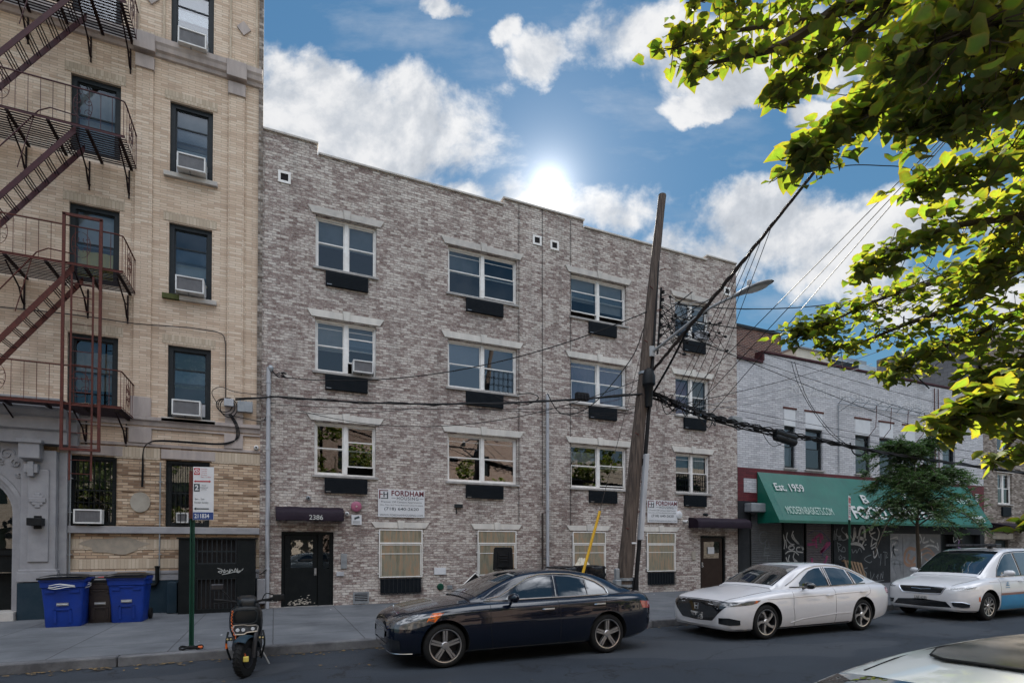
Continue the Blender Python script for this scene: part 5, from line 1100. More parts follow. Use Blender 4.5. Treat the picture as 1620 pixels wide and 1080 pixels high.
# secondary rack with spool insulators and a tangle of connectors
def sp_(px,py,dy=0.): return F(px,py,-5.5+dy)
b=MB(); b.tube([sp_(1046,455,-.1),sp_(1043,520,-.1),sp_(1040,560,-.1)],.025,6)
for py in (462,474,486,500,514,530,545): 
    p=sp_(1049-(py-460)*.05,py,-.15); b.lathe([(.0,-.03),(.045,-.025),(.025,0),(.045,.025),(0,.03)],p,'z',8)
for (x0,y0,x1,y1) in ((1046,500,1095,462),(1044,520,1128,470)): b.tube([sp_(x0,y0,-.1),sp_(x1,y1,-.5)],.012,4)
b.build('insulator_rack',MT['wire'],UP,smooth=True)
random.seed(5)
b=MB()
conn=[(1060,470),(1075,478),(1088,487),(1098,492),(1064,506),(1078,512),(1090,520),(1062,526),(1074,534),(1086,541),(1098,530),(1114,496),(1124,512),(1138,526),(1122,532),(1146,532),(1136,512),(1150,556),(1080,560),(1070,500),(1095,505),(1057,516)]
for i,(px,py) in enumerate(conn):
    dy=-.15-.5*((px-1050)/100); p=sp_(px,py,dy); q=p+Vector((random.uniform(-.08,.1),random.uniform(-.05,.05),random.uniform(-.04,.05)))
    b.tube([p,p.lerp(q,.5),q],[.025,.036,.02],7)
    a=sp_(1044,470+(i*13)%80,-.12); m=(a+p)/2+Vector((random.uniform(-.1,.1),0,random.uniform(-.25,.2)))
    b.tube(cr([a,m,p],7),.009,4)
    c=sp_(*conn[(i*7+3)%len(conn)],-.3); m=(c+q)/2+Vector((random.uniform(-.15,.15),0,-random.uniform(.05,.3)))
    b.tube(cr([q,m,c],7),.007,4)
b.build('connector_tangle',MT['wire'],UP,smooth=True)
# street lamp on a bracket arm
SL=thing('street_lamp','grey cobra head street lamp on a curved arm from the wooden pole','street lamp',(PX(6.4),-5.5,6.4))
r0=Vector((PX(6.4)+.1,-5.62,6.40)); head0=F(1160,469,-8.05); tip=F(1223,443,-8.85)
arm=cr([r0,r0.lerp(head0,.35)+Vector((0,0,.06)),r0.lerp(head0,.7)+Vector((0,0,.10)),head0],8)
b=MB(); n=len(arm); b.tube(arm,[.036-.012*i/n for i in range(n)],8); b.lathe([(.08,-.12),(.08,.12)],r0+Vector((-.03,.03,0)),'z',10); b.build('arm',MT['lamp_grey'],SL,smooth=True)
hd=(tip-head0); L=hd.length; hx=hd.normalized(); hz=Vector((0,0,1))-hx*hx.z; hz.normalize(); hy=hz.cross(hx)
b=MB(); rows=[]
for t,w,zt_,zb_ in ((0,.035,.035,-.03),(.08,.045,.04,-.03),(.25,.08,.06,-.03),(.5,.12,.07,-.035),(.75,.125,.06,-.035),(.92,.09,.035,-.03),(1,.04,.0,-.03)):
    c=head0+hx*L*t; rows.append([c+hy*w*math.cos(a)+hz*((zt_ if math.sin(a)>0 else -zb_)*math.sin(a)) for a in [2*math.pi*k/14 for k in range(15)]])
b.grid(rows); b.build('lamp_head',MT['lamp_grey'],SL,smooth=True)
b=MB(); c=head0+hx*L*.6-hz*.045; rows=[[c+hx*L*.28*r_*math.cos(a)+hy*.11*r_*math.sin(a)-hz*(.03*(1-r_*r_)) for a in [2*math.pi*k/14 for k in range(15)]] for r_ in (0.01,.5,.8,1)]; b.grid(rows); b.build('lens',MT['glass_white'],SL,smooth=True)
b=MB(); c=head0+hx*L*.42+hz*.10; b.lathe([(.045,-.02),(.045,.07),(.03,.085),(0,.085)],c,'z',12); b.build('photocell',MT['lamp_grey'],SL,smooth=True)
# guy with yellow guard
gb=F(905,962,-5.4); gt=Vector((PX(7.2),-5.5,7.2)); g0=F(949,808,-5.42); g1=F(920,914,-5.4)
GW=thing('guy_wire','taut guy wire with bright yellow guard running from pavement to the pole','guy wire',(g1.x,-5.4,.15))
dirn=(g0-g1).normalized(); b=MB(); b.tube([g1-dirn*((g1.z-.16)/dirn.z),g0],.032,8); b.build('guard',MT['yellow_guard'],GW)
b=MB(); b.tube([g0-dirn*.2,gt],.006,4); b.build('strand',MT['wire_brown'],GW)
# cables
def cable(pts,r,label,mat='wire',group=None,n=5,lash=0):
    b=MB(); b.tube(pts,r,n)
    if lash:
        P=[Vector(p) for p in pts]
        for k in range(lash):
            ph=k*2.1; b.tube([p+Vector((.0,math.cos(i*1.1+ph)*r*1.6,math.sin(i*1.3+ph)*r*1.6)) for i,p in enumerate(P)],r*.45,4)
    return tag(b.build('cable',MT[mat],None,smooth=True,fixn=False),label,'cable',group)
A=Vector((PX(5.6)-.1,-5.6,F(1030,627,-5.5).z)); 
cable(sag(A,F(440,627,-.15),.22,24)+[F(372,632,-.12)],.024,'thick black cable from the pole across the brick facade to the grey boxes',lash=1)
cable(sag(Vector((PX(7.6)-.08,-5.55,F(1033,494,-5.5).z)),F(450,597,-.25),.62,28),.013,'service cable rising from the weatherhead to the pole, highest across the brick facade')
cable(sag(F(1012,642,-5.5),F(440,640,-.2),.10,20),.008,'thin cable closest below the thick one across the brick facade',group='thin cables over the brick facade')
cable(sag(F(1012,600,-5.5),F(470,648,-.2),.75,24),.009,'thin sagging cable dipping over the second lintel row of the brick facade')
cable(sag(F(1012,652,-5.5),F(700,640,-2.),.10,14)+sag(F(700,640,-2.),F(437,652,-.2),.12,14)[1:],.007,'lowest thin straight cable across the brick facade, dipping at its middle',group='thin cables over the brick facade')
for k,(px,y0,y1) in enumerate(((821,322,826),(858,330,800),(903,348,834))):
    cable([F(px+ (.0 if y<500 else .0),y,-.02) for y in (y0,(y0+y1)/2)]+[F(px,y1,-.02)],.010,('thin dark cable running straight down the facade '+('right of the second window column','between the second and third window columns','left of the third window column')[k]),n=4)
b=MB(); c=F(920,627,-4.9); b.box(c.x-.16,c.x+.16,c.y-.08,c.y+.05,c.z-.1,c.z+.08); 
for i in range(4): b.box(c.x-.15+i*.085,c.x-.09+i*.085,c.y-.1,c.y-.08,c.z-.09,c.z+.03)
tag(b.build('cable_terminal',MT['black_plastic'],None,bevel=.01),'black cable terminal hanging from the thick cable left of the pole','terminal box')
cable(cr([F(780,624,-3.6),F(800,634,-3.7),F(830,640,-3.9),F(852,630,-4.1),F(840,622,-4.1),F(818,624,-4)],8),.012,'cable loop hanging under the thick cable near the white downpipe')
cable(cr([F(866,622,-4.3),F(885,652,-4.4),F(915,652,-4.6),F(950,628,-4.9),F(1000,565,-5.2),F(1018,520,-5.4)],8),.012,'black cable curving from the downpipe top up to the pole')
for k,(a,c) in enumerate((((878,652),(1015,640)),((900,640),(1010,650)),((960,626),(1022,600)))): cable(sag(F(*a,-4.5),F(*c,-5.45),.18,10),.007,('lowest','middle','topmost')[k]+' thin jumper cable hanging at the left of the pole',group='jumper cables left of the pole')
# right hand trunk bundle
TR=[(1032,622,-5.5),(1075,638,-5.5),(1110,652,-5.5),(1170,670,-5.5),(1235,684,-5.5),(1300,697,-5.5),(1400,716,-5.5),(1500,731,-5.5),(1640,750,-5.5)]
TP=cr([F(*q) for q in TR],6)
cable(TP,.040,'thickest black cable bundle running right from the pole past the white building',lash=3)
cable([p+Vector((0,.05,-.09)) for p in TP[:26]],.022,'second black cable strapped under the thickest bundle beside the pole',lash=1)
b=MB(); random.seed(11)
for k in range(46):
    i=random.randint(1,24); p=TP[i]; q=TP[min(i+random.randint(1,5),len(TP)-1)]; m=(p+q)/2+Vector((0,random.uniform(-.2,.2),random.uniform(-.42,.12)))
    b.tube(cr([p,m,q],7),random.choice((.006,.009,.012)),4)
for k in range(12): p=TP[random.randint(2,20)]+Vector((0,-.05,-.08)); b.tube([p,p+Vector((.14,0,-.02))],.035,6)
tag(b.build('cable_tangle',MT['wire'],None,smooth=True,fixn=False),'tangle of looped jumpers around the cable bundle right of the pole','cables',kind='stuff')
t=thing('splice_closure','black cylindrical splice closure hanging from the bundle before the white brick wall','splice closure',tuple(F(1240,688,-5.5)))
a,c=F(1226,683,-5.5),F(1258,693,-5.5); b=MB(); 
for dz in (0,-.13): b.tube([a+Vector((0,0,dz)),a.lerp(c,.03)+Vector((0,0,dz)),a.lerp(c,.97)+Vector((0,0,dz)),c+Vector((0,0,dz))],[.07,.10,.10,.07],10)
b.build('shell',MT['black_plastic'],t,smooth=True); b=MB()
for u in (.15,.5,.85): p=a.lerp(c,u); b.tube([p+Vector((0,0,.1)),p+Vector((.01,0,-.22))],.02,5)
b.build('strap',MT['wire'],t)
p=F(1160,664,-5.4); b=MB(); b.box(p.x-.12,p.x+.22,-5.5,-5.35,p.z-.1,p.z+.08); tag(b.build('cable_terminal',MT['galv'],None,bevel=.01),'small grey terminal box on the bundle at the corner of the white building','terminal box')
# heavy bundle up to the right and its fan
U0=Vector((PX(6.2)+.1,-5.6,F(1040,592,-5.5).z)); U1=F(1500,2,-12.6)
UPn=sag(U0,U1,.06,30); cable(UPn,.024,'heavy twisted bundle climbing from the pole to the upper right into the leaves',mat='wire_brown',lash=3)
cable(sag(F(1030,626,-5.5),UPn[7],.05,8),.026,'thick black cable from the splice hood up to the heavy climbing bundle')
hub=UPn[18]
for k,(px,py) in enumerate(((1058,640),(1066,644),(1078,648),(1094,650),(1108,654))): cable(sag(F(px,py,-5.5),UPn[14+k],.04,12),.006,('first','second','third','fourth','fifth')[k]+' from left of the thin cables fanning down from the climbing bundle',group='thin cables fanning from the climbing bundle')
for k,(a,c) in enumerate((((1062,650),(1330,380)),((1090,655),(1347,380)),((1120,660),(1362,380)))):
    P0=F(*a,-5.5); Pm=F(*c,-9.6); cable([P0+(Pm-P0)*t for t in (0,.25,.5,.75,1.,1.25,1.5)],.008,'straight dark cable rising across the sky between bundle and leaves, '+('leftmost','middle','rightmost')[k]+' of three')
for k,(a,c,s) in enumerate((((1060,480),(1560,400),.35),((1066,500),(1560,405),.55))): 
    cable(sag(F(*a,-5.6),F(*c,-5.6),s*2.2,22),.013,'twisted service cable running right from the pole under the lamp head, '+('upper' if k==0 else 'lower')+' of two',lash=1)
    cable(sag(F(*a,-5.63),F(a[0]+60,a[1]-4+k*3,-5.7),.02,6),.012,('upper','lower')[k]+' pale weathered wire section just right of the pole',mat='wire_light',group='pale wire sections right of the pole')
cable(sag(F(1050,515,-5.5),F(1470,682,-.3),.10,20),.011,'dark cable slanting down from the pole across the white brick wall',lash=1)
for k,(a,c,m) in enumerate((((1050,645),(1400,552),'wire'),((1055,652),(1380,575),'wire_light'),((1060,655),(1360,600),'wire_light'))): cable(sag(F(*a,-5.5),F(*c,-1.5),.15,18),.010,'service wire from the pole rising to the white parapet, '+('topmost','middle','lowest')[k]+' of three',mat=m)
for k,(a,c) in enumerate((((1100,635),(1640,728)),((1180,660),(1640,740)),((1165,560),(1640,705)),((1165,545),(1560,655)))): cable(sag(F(*a,-5.3),F(*c,-5.3),.1,16),.007,('wire just above the trunk bundle, starting at the pole','wire closest above the trunk bundle past the corner','wire crossing the white wall diagonally from its top left','wire skimming just under the white parapet at left')[k],group='thin wires before the white building')
for k,dx in enumerate((0,5)): cable(cr([F(1252+dx,572,-.1),F(1262+dx,605,-.3),F(1281+dx*.6,642,-.6),F(1312+dx,684,-1.2),F(1345+dx,710,-2)],8),.012,'cable hanging from the white parapet down to the trunk bundle, '+('left' if k==0 else 'right')+' of a pair')
cable(cr([F(1345,700,-4),F(1350,716,-4.2),F(1362,720,-4.3),F(1372,708,-4.4),F(1367,694,-4.5)],8),.022,'thick cable loop hanging from the bundle above the green awning')
cable(cr([F(1430,500,-.4),F(1430,545,-.3),F(1443,585,-.2),F(1470,614,-.1)],8),.032,'thick curved cable dropping out of the leaves onto the white parapet')
cable(cr([F(1293,272,-9.9),F(1340,262,-10),F(1390,262,-10.2),F(1440,268,-10.4),F(1470,300,-10.5)],8),.008,'thin arching wire between the heavy bundle and the leaves')
# left building boxes and cable loops
for (x0,x1,z0,z1,m,l) in ((355,370,631,641,'pipe_white','small pale junction box beside the cable loops'),(376,400,636,650,'galv','grey terminal box with conduit ends at the corner of the tan building')):
    a=F(x0,z1+2,-.06); c=F(x1,z0+2,-.06); b=MB(); b.box(a.x,c.x,-.2,-.06,a.z,c.z)
    if m=='galv':
        for i in range(5): b.lathe([(.015,0),(.015,.04)],(a.x+.06+i*.07,-.13,c.z),'z',6)
    tag(b.build('junction_box',MT[m],None,bevel=.01),l,'junction box')
random.seed(3)
for k in range(3):
    c=F(362,645,-.1); rr=.20-.03*k
    cable([(c.x+rr*math.cos(a)*(1+.15*k)-.05*k,-.14-.02*k,c.z+.02*k+rr*1.25*math.sin(a)) for a in [i*.35 for i in range(19)]],.012,('largest','middle sized','smallest')[k]+' coil of black cable by the grey boxes on the tan building',group='black cable coils on the tan building')
for k in range(3):
    cable(cr([F(362+k*2,655,-.13),F(372+k*2,672,-.1),F(374+k*2,690,-.10),F(366,700-k,-.11),F(340,703-k,-.11),F(260,698-k,-.11),F(236,700,-.12),F(227,712,-.12),F(225+k,740,-.12),F(224+k,770,-.12)],6),.012,('lowest','middle','uppermost')[k]+' of three black cables swinging down along the tan building belt',group='black cables along the tan building belt')
cable(cr([F(358,655,-.13),F(400,664,-.1),F(418,664,-.1),F(424,640,-.12),F(436,638,-.15)],6),.010,'black cable dipping from the grey box to the white downpipe')
cable([F(x,y,-.06) for x,y in ((-30,482),(105,496),(150,502),(215,512),(300,518),(340,524))]+cr([F(340,524,-.06),F(353,530,-.06),(F(357,545,-.06))],5)[1:]+[F(357,630,-.06)],.013,'thin brown cable stapled across the tan wall between window rows',mat='wire_brown')
cable([F(345,640,-.1)]+cr([F(345,640,-.12),F(335,620,-.15),F(350,612,-.15),F(375,620,-.13),F(440,627,-.15)],6),.009,'thin cable looping from the tan wall out to the thick cable')
t=thing('weatherhead','weatherhead cap with drip loops on the white service pipe','weatherhead',tuple(F(428,583,-.1)))
c=F(428,583,-.1); b=MB(); b.lathe([(.05,-.08),(.075,-.02),(.08,.03),(.05,.08),(0,.1)],c,'z',12); b.build('cap',MT['galv'],t,smooth=True)
b=MB(); 
for k in range(3): b.tube(cr([c+Vector((.02,-.03,-.03)),c+Vector((.12+.03*k,-.06,-.16-.03*k)),c+Vector((.24,-.08,-.10-.05*k)),F(452,597,-.25)],6),.012,5)
for k in range(2): p=c+Vector((.26,-.08,-.10-.1*k)); b.tube([p,p+Vector((.06,0,0)),p+Vector((.14,0,-.01))],[.018,.03,.015],6)
b.build('drip_loop',MT['wire'],t,smooth=True)
cable([F(404,905,-.3),F(412,908,-.25),F(422,900,-.15),F(424,892,-.12)],.012,'short black cable from the enclosure to the white downpipe')
# ---------------------------------------------------------------- air conditioners on the brick house
acunit(F(558,580,-.1).x,F(590,580,-.1).x,6.74,7.09,-.2,'white window air conditioner in the lower right sash of the brick house',group=None,depth=.3)
acunit(14.62,15.1,9.66,9.96,-.15,'window air conditioner in the top right window, half hidden by cables',group=None,depth=.25,mat='pipe_white')
# ---------------------------------------------------------------- scooter (front faces the camera)
pm('scooter_black',(.004,.006,.008),(.007,.009,.011),.35,5,spec=.3)
SC=thing('motor_scooter','black motor scooter parked nose out at the kerb with an orange coiled cable','scooter',(-.36,-7.5,0))
def rotz(b,c,a): 
    M=Matrix.Translation(c)@Matrix.Rotation(a,4,'Z')@Matrix.Translation(-Vector(c)); b.v=[M@v for v in b.v]; return b
cx=-.36; fy=-7.62; st=R(-24)
def wheel2(y,steer,name='wheel'):
    b=MB(); prof=[(.14,-.045),(.20,-.056),(.245,-.048),(.262,-.02),(.265,0),(.262,.02),(.245,.048),(.20,.056),(.14,.045)]
    b.lathe([(r,h) for r,h in prof],(cx,y,.265),'x',28,cap=False)
    for k in range(28):
        a=2*math.pi*k/28
        for s in (-1,1): b.tube([(cx+s*.012,y+.266*math.cos(a),.265+.266*math.sin(a)),(cx+s*.05,y+.25*math.cos(a+.1),.265+.25*math.sin(a+.1))],.008,4)
    rotz(b,(cx,y,0),steer); w=b.build('wheel',MT['rubber'],SC,smooth=True)
    b=MB(); b.lathe([(.02,-.07),(.13,-.045),(.14,-.05),(.14,.05),(.13,.045),(.02,.07)],(cx,y,.265),'x',20); rotz(b,(cx,y,0),steer); b.build('rim',MT['dark_alloy'],w,smooth=True)
    b=MB(); 
    for k in range(16):
        a=2*math.pi*k/16; b.tube([(cx-.085,y+.07*math.cos(a),.265+.07*math.sin(a)),(cx-.085,y+.11*math.cos(a+.25),.265+.11*math.sin(a+.25))],.006,4)
    b.lathe([(.105,-.003),(.112,-.003),(.112,.003),(.105,.003)],(cx-.085,y,.265),'x',22,cap=False); b.lathe([(.06,-.003),(.07,-.003),(.07,.003),(.06,.003)],(cx-.085,y,.265),'x',22,cap=False); rotz(b,(cx,y,0),steer); b.build('brake_disc',MT['steel'],w)
wheel2(fy,st); wheel2(fy+1.28,0)
def shell(rings,n=20,e=.6):
    b=MB(); rows=[]
    for (y,xc,zc,w,h) in rings: rows.append([(xc+w*math.copysign(abs(math.cos(a))**e,math.cos(a)),y,zc+h*math.copysign(abs(math.sin(a))**e,math.sin(a))) for a in [2*math.pi*k/n for k in range(n+1)]])
    b.grid(rows); m=len(b.v)
    for r in (0,len(rows)-1): b.f.append(tuple(range(r*(n+1),r*(n+1)+n)))
    return b
b=shell([(fy+.06,cx,.80,.15,.12),(fy+.08,cx,.79,.19,.17),(fy+.16,cx,.76,.215,.22),(fy+.30,cx,.70,.20,.26),(fy+.36,cx,.66,.17,.26)]); b.build('front_fairing',MT['scooter_black'],SC,smooth=True)
b=shell([(fy+.3,cx,.36,.15,.08),(fy+.5,cx,.34,.20,.09),(fy+.8,cx,.42,.20,.14),(fy+1.1,cx,.55,.19,.18),(fy+1.5,cx,.70,.15,.12),(fy+1.62,cx,.76,.08,.05)]); b.build('body',MT['black_plastic'],SC,smooth=True)
b=shell([(fy+.62,cx,.76,.12,.03),(fy+.7,cx,.80,.16,.06),(fy+1.1,cx,.82,.17,.06),(fy+1.5,cx,.87,.13,.05),(fy+1.58,cx,.88,.06,.03)]); b.build('seat',MT['rubber'],SC,smooth=True)
b=MB(); rows=[[(cx+.085*math.cos(p),fy+(.285+.03*math.sin(p))*math.sin(t),.265+(.285+.03*math.sin(p))*math.cos(t)) for p in [math.pi*k/8 for k in range(9)]] for t in [R(-38+i*11) for i in range(11)]]; b.grid(rows); rotz(b,(cx,fy,0),st); b.build('front_fender',MT['navy_paint'],SC,smooth=True,fixn=False)
b=MB()
for s in (-1,1): b.tube([(cx+s*.11,fy,.265),(cx+s*.11,fy+.03,.42),(cx+s*.10,fy+.13,.66)],[.028,.034,.03],8)
rotz(b,(cx,fy,0),st); b.build('fork',MT['dark_alloy'],SC,smooth=True)
b=MB(); b.tube(cr([(cx-.38,fy+.42,1.03),(cx-.2,fy+.34,1.02),(cx,fy+.28,.98),(cx+.2,fy+.34,1.02),(cx+.38,fy+.42,1.03)],5),.018,7)
for s in (-1,1): b.tube([(cx+s*.30,fy+.40,1.03),(cx+s*.42,fy+.44,1.03)],.026,8); b.tube([(cx+s*.2,fy+.26,1.02),(cx+s*.40,fy+.30,1.0)],.008,5)
b.build('handlebar',MT['rubber'],SC,smooth=True)
b=shell([(fy+.12,cx+.03,.99,.08,.04),(fy+.15,cx+.02,1.01,.11,.06),(fy+.28,cx,1.03,.13,.075),(fy+.40,cx,1.02,.10,.05)]); b.build('instrument_cowl',MT['scooter_black'],SC,smooth=True)
b=MB()
for s in (-1,1): b.tube(cr([(cx+s*.2,fy+.33,1.03),(cx+s*.26,fy+.34,1.12),(cx+s*(.36 if s<0 else .42),fy+.36,1.2 if s<0 else 1.06)],5),.008,5)
b.build('mirror_stalk',MT['rubber'],SC)
b=MB(); b.box(cx-.46,cx-.30,fy+.34,fy+.37,1.18,1.27); q=b.build('mirror',MT['dark_alloy'],SC,bevel=.02)
b=MB(); b.box(cx+.34,cx+.50,fy+.32,fy+.36,1.0,1.1); b.build('mirror',MT['rubber'],SC,bevel=.02)
b=MB(); oc=[(-.17,.0),(-.14,.055),(-.02,.06),(.02,.045),(.13,.045),(.16,.02),(.15,-.04),(.02,-.05),(-.02,-.075),(-.13,-.075)]
for i in range(len(oc)):
    p,q=oc[i],oc[(i+1)%len(oc)]; b.tube([(cx+p[0],fy+.035,.66+p[1]),(cx+q[0],fy+.035,.66+q[1])],.010,5)
b.build('headlight_rim',MT['alu'],SC)
b=MB(); b.prism([(cx+p[0],.66+p[1]) for p in oc],fy+.04,fy+.06); q=b.build('headlight',MT['lamp_lens'],SC)
b=MB()
for d in (-.10,-.03,.09): b.lathe([(0,-.008),(.022,-.008),(.026,0)],(cx+d,fy+.038,.655-(.01 if d<0 else 0)),'y',10)
b.build('headlight_bulb',MT['headlamp_white'],q)
b=MB()
for s in (-1,1):
    b.tube(cr([(cx+s*.22,fy+.10,.62),(cx+s*.24,fy+.07,.45),(cx+s*.20,fy+.2,.24),(cx+s*.2,fy+.3,.2)],5),.014,6); b.box(cx+s*.20-.04,cx+s*.20+.04,fy+.0,fy+.05,.51,.56)
b.build('crash_bar',MT['dark_frame'],SC)
b=MB()
for s in (-1,1):
    for d in (-.02,.02): b.lathe([(0,-.006),(.012,-.006),(.013,0)],(cx+s*.20+d,fy,.535),'y',8)
b.build('auxiliary_lamp',pm('amber_dim',(.5,.4,.2),None,.3,5),SC)
b=MB(); oc=[(-.15,.74),(-.16,.86),(-.12,.92),(.10,.92),(.15,.88),(.14,.76),(.08,.73),(-.1,.73)]
for i in range(len(oc)): p,q=oc[i],oc[(i+1)%len(oc)]; b.tube([(cx+p[0],fy+.03,p[1]),(cx+q[0],fy+.03,q[1])],.008,5)
b.build('front_rack',MT['dark_frame'],SC)
b=MB(); P=cr([(cx-.16,fy+.0,.92),(cx-.17,fy-.02,.8),(cx-.15,fy-.03,.64),(cx-.08,fy-.06,.48),(cx-.02,fy-.1,.38),(cx+.02,fy-.15,.30)],14)
b.tube([p+Vector((.010*math.cos(i*1.5),.010*math.sin(i*1.5),0)) for i,p in enumerate(P)],.0045,4); b.build('coiled_cable',MT['orange_cord'],SC)
b=MB(); b.box(cx-.02,cx+.05,fy-.19,fy-.13,.24,.31); b.build('disc_lock',MT['yellow_cloth'],SC,bevel=.01)
b=MB(); b.box(cx-.25,cx-.225,fy+.05,fy+.07,.40,.47); b.build('reflector',MT['lens_orange'],SC)
b=MB(); b.tube([(cx+.16,fy+.75,.3),(cx+.30,fy+.7,.02)],.012,6); b.build('side_stand',MT['steel'],SC)
# ---------------------------------------------------------------- cars
def car(name,label,cat,loc,S):
    t=thing(name,label,cat,(0,0,0)); L=S['L']
    f={k:interp(*zip(*S[k])) for k in ('W','Zt','Zs','Zb')}
    xs=[0,.012,.03,.06,.10,.15,.22,.30,.40,.52,.66,.8]; k=.8
    while k<L-.7: k+=.11; xs.append(k)
    e=[L-q for q in (.5,.36,.26,.18,.11,.06,.03,.012,0)]; xs=[q for q in xs if q<L-.55]+e
    def sec(x):
        w,zt,zs,zb=f['W'](x),f['Zt'](x),f['Zs'](x),f['Zb'](x); m=zb+(zs-zb)*.52; h=[(0,zb),(w*.5,zb),(w-.12,zb+.005),(w-.05,zb+.05),(w-.02,zb+.13),(w-.004,zb+.24),(w,m),(w-.004,m+(zs-m)*.35),(w-.018,m+(zs-m)*.66),(w-.03,m+(zs-m)*.80),(w-.055,zs-.03),(w-.085,zs),(w-.13,zs+(zt-zs)*.22+.006),(w*.74,zs+(zt-zs)*.55),(w*.48,zs+(zt-zs)*.86),(w*.24,zt-.003),(0,zt)]
        return [(x,-a,z) for a,z in h]+[(x,a,z) for a,z in reversed(h[1:-1])]
    b=MB(); rows=[sec(x) for x in xs]; n=len(rows[0])
    b.add([p for r_ in rows for p in r_],[(i*n+k,i*n+(k+1)%n,(i+1)*n+(k+1)%n,(i+1)*n+k) for i in range(len(rows)-1) for k in range(n)]+[tuple(range(n-1,-1,-1)),tuple(range((len(rows)-1)*n,len(rows)*n))])
    body=b.build('body',MT[S['paint']],t,smooth=True,ang=28)
    bvb=BVHTree.FromPolygons([tuple(v) for v in b.v],b.f)
    # wheel arches cut out
    c=MB()
    for wx in S['wx']:
        for s in (-1,1):
            y0=s*(S['W'][3][1]+.3); y1=s*(S['W'][3][1]-.30); c.lathe([(S['ar'],min(y0,y1)),(S['ar'],max(y0,y1))],(wx,0,S['wr']+.015),'y',40)
    cut=c.build('cutter',None,None); bo=body.modifiers.new('arch','BOOLEAN'); bo.object=cut; bo.operation='DIFFERENCE'; bo.solver='EXACT'
    body.data.materials.append(MT['rubber']); cut.data.materials.append(MT['rubber']); cut.data.polygons.foreach_set('material_index',[0]*len(cut.data.polygons))
    bpy.context.view_layer.update(); me=bpy.data.meshes.new_from_object(body.evaluated_get(bpy.context.evaluated_depsgraph_get())); body.modifiers.clear(); body.data=me; me.set_sharp_from_angle(angle=R(28)); bpy.data.objects.remove(cut)
    me.materials.clear(); me.materials.append(MT[S['paint']]); me.materials.append(MT['rubber'])
    for p in me.polygons:
        cc=p.center; p.material_index=1 if any((cc.x-wx)**2+(cc.z-S['wr']-.015)**2<(S['ar']+.004)**2 and abs(cc.y)<f['W'](wx)-.02 and cc.z<S['wr']+S['ar']+.02 for wx in S['wx']) else 0
    # greenhouse
    G={k:interp(*zip(*S[k])) for k in ('gz','gw','gb')}     # rail height, rail half width, base half width
    x0,x1=S['gz'][0][0],S['gz'][-1][0]; gx=[x0+(x1-x0)*i/44 for i in range(45)]
    def gsec(x):
        zr=G['gz'](x); zb=f['Zs'](x)-.03; gw=min(G['gw'](x),G['gb'](x)); gb=G['gb'](x); zb2=min(zb,zr-.005)
        h=[(0,zb2-.05),(gb,zb2-.02),(gb+(gw-gb)*.12,zb2+(zr-zb2)*.12),(gb+(gw-gb)*.4,zb2+(zr-zb2)*.42),(gb+(gw-gb)*.75,zb2+(zr-zb2)*.74),(gw+.012,zr-.045 if zr-zb2>.1 else zb2+(zr-zb2)*.8),(gw-.02,zr-.012),(gw-.07,zr+.008),(gw*.6,zr+S['crown']*.7),(gw*.3,zr+S['crown']*.95),(0,zr+S['crown'])]
        return [(x,-a,z) for a,z in h]+[(x,a,z) for a,z in reversed(h[1:-1])]
    b=MB(); rows=[gsec(x) for x in gx]; n=len(rows[0])
    b.add([p for r_ in rows for p in r_],[(i*n+k,i*n+(k+1)%n,(i+1)*n+(k+1)%n,(i+1)*n+k) for i in range(len(rows)-1) for k in range(n)]+[tuple(range(n-1,-1,-1)),tuple(range((len(rows)-1)*n,len(rows)*n))])
    roof=b.build('roof',MT[S.get('roofpaint',S['paint'])],t,smooth=True,ang=40)
    bvg=BVHTree.FromPolygons([tuple(v) for v in b.v],b.f)
    def cast(bv,p,d,off):
        d=Vector(d).normalized(); h=bv.ray_cast(Vector(p)-d*3,d)
        if h[0] is None:
            h2=bv.find_nearest(Vector(p)); return h2[0]-d*off
        nn=h[1] if h[1].dot(d)<0 else -h[1]; return h[0]+nn*off-d*.001
    def resample(pl,n):
        P=[Vector(p) for p in pl]; 
        if len(P)==1: return [P[0]]*n
        cl=[0]; 
        for i in range(1,len(P)): cl.append(cl[-1]+(P[i]-P[i-1]).length)
        out=[]
        for k in range(n):
            s=cl[-1]*k/(n-1); i=max(j for j in range(len(P)) if cl[j]<=s+1e-9); i=min(i,len(P)-2); q=(s-cl[i])/max(cl[i+1]-cl[i],1e-9); out.append(P[i].lerp(P[i+1],min(q,1)))
        return out
    def decal(bv,top,bot,d,mat,name,parent,off=.004,nu=24,nv=10,mir=False):
        A=resample(top,nu); B_=resample(bot,nu); b=MB(); b.grid([[cast(bv,A[i].lerp(B_[i],j/nv),d,off) for j in range(nv+1)] for i in range(nu)])
        o=b.build(name,MT[mat],parent,smooth=True,fixn=False)
        if mir: 
            b2=MB(); b2.v=[Vector((v.x,-v.y,v.z)) for v in b.v]; b2.f=b.f; b2.build(name,MT[mat],parent,smooth=True,fixn=False)
        return o
    def line(bv,pts,d,r,mat,name,parent,off=.002,n=30,mir=False):
        b=MB(); P=[cast(bv,p,d,off) for p in resample(pts,n)]; b.tube(P,r,5); o=b.build(name,MT[mat],parent,smooth=True)
        if mir: b2=MB(); b2.v=[Vector((v.x,-v.y,v.z)) for v in b.v]; b2.f=b.f; b2.build(name,MT[mat],parent,smooth=True)
        return o
    S3=lambda pl,y=0: [(p[0],y,p[1]) for p in pl]
    SY=(0,1,0)
    for top,bot in S['side']:
        decal(bvg,S3(top),S3(bot),SY,'car_glass','side_window',t,mir=True,nv=6)
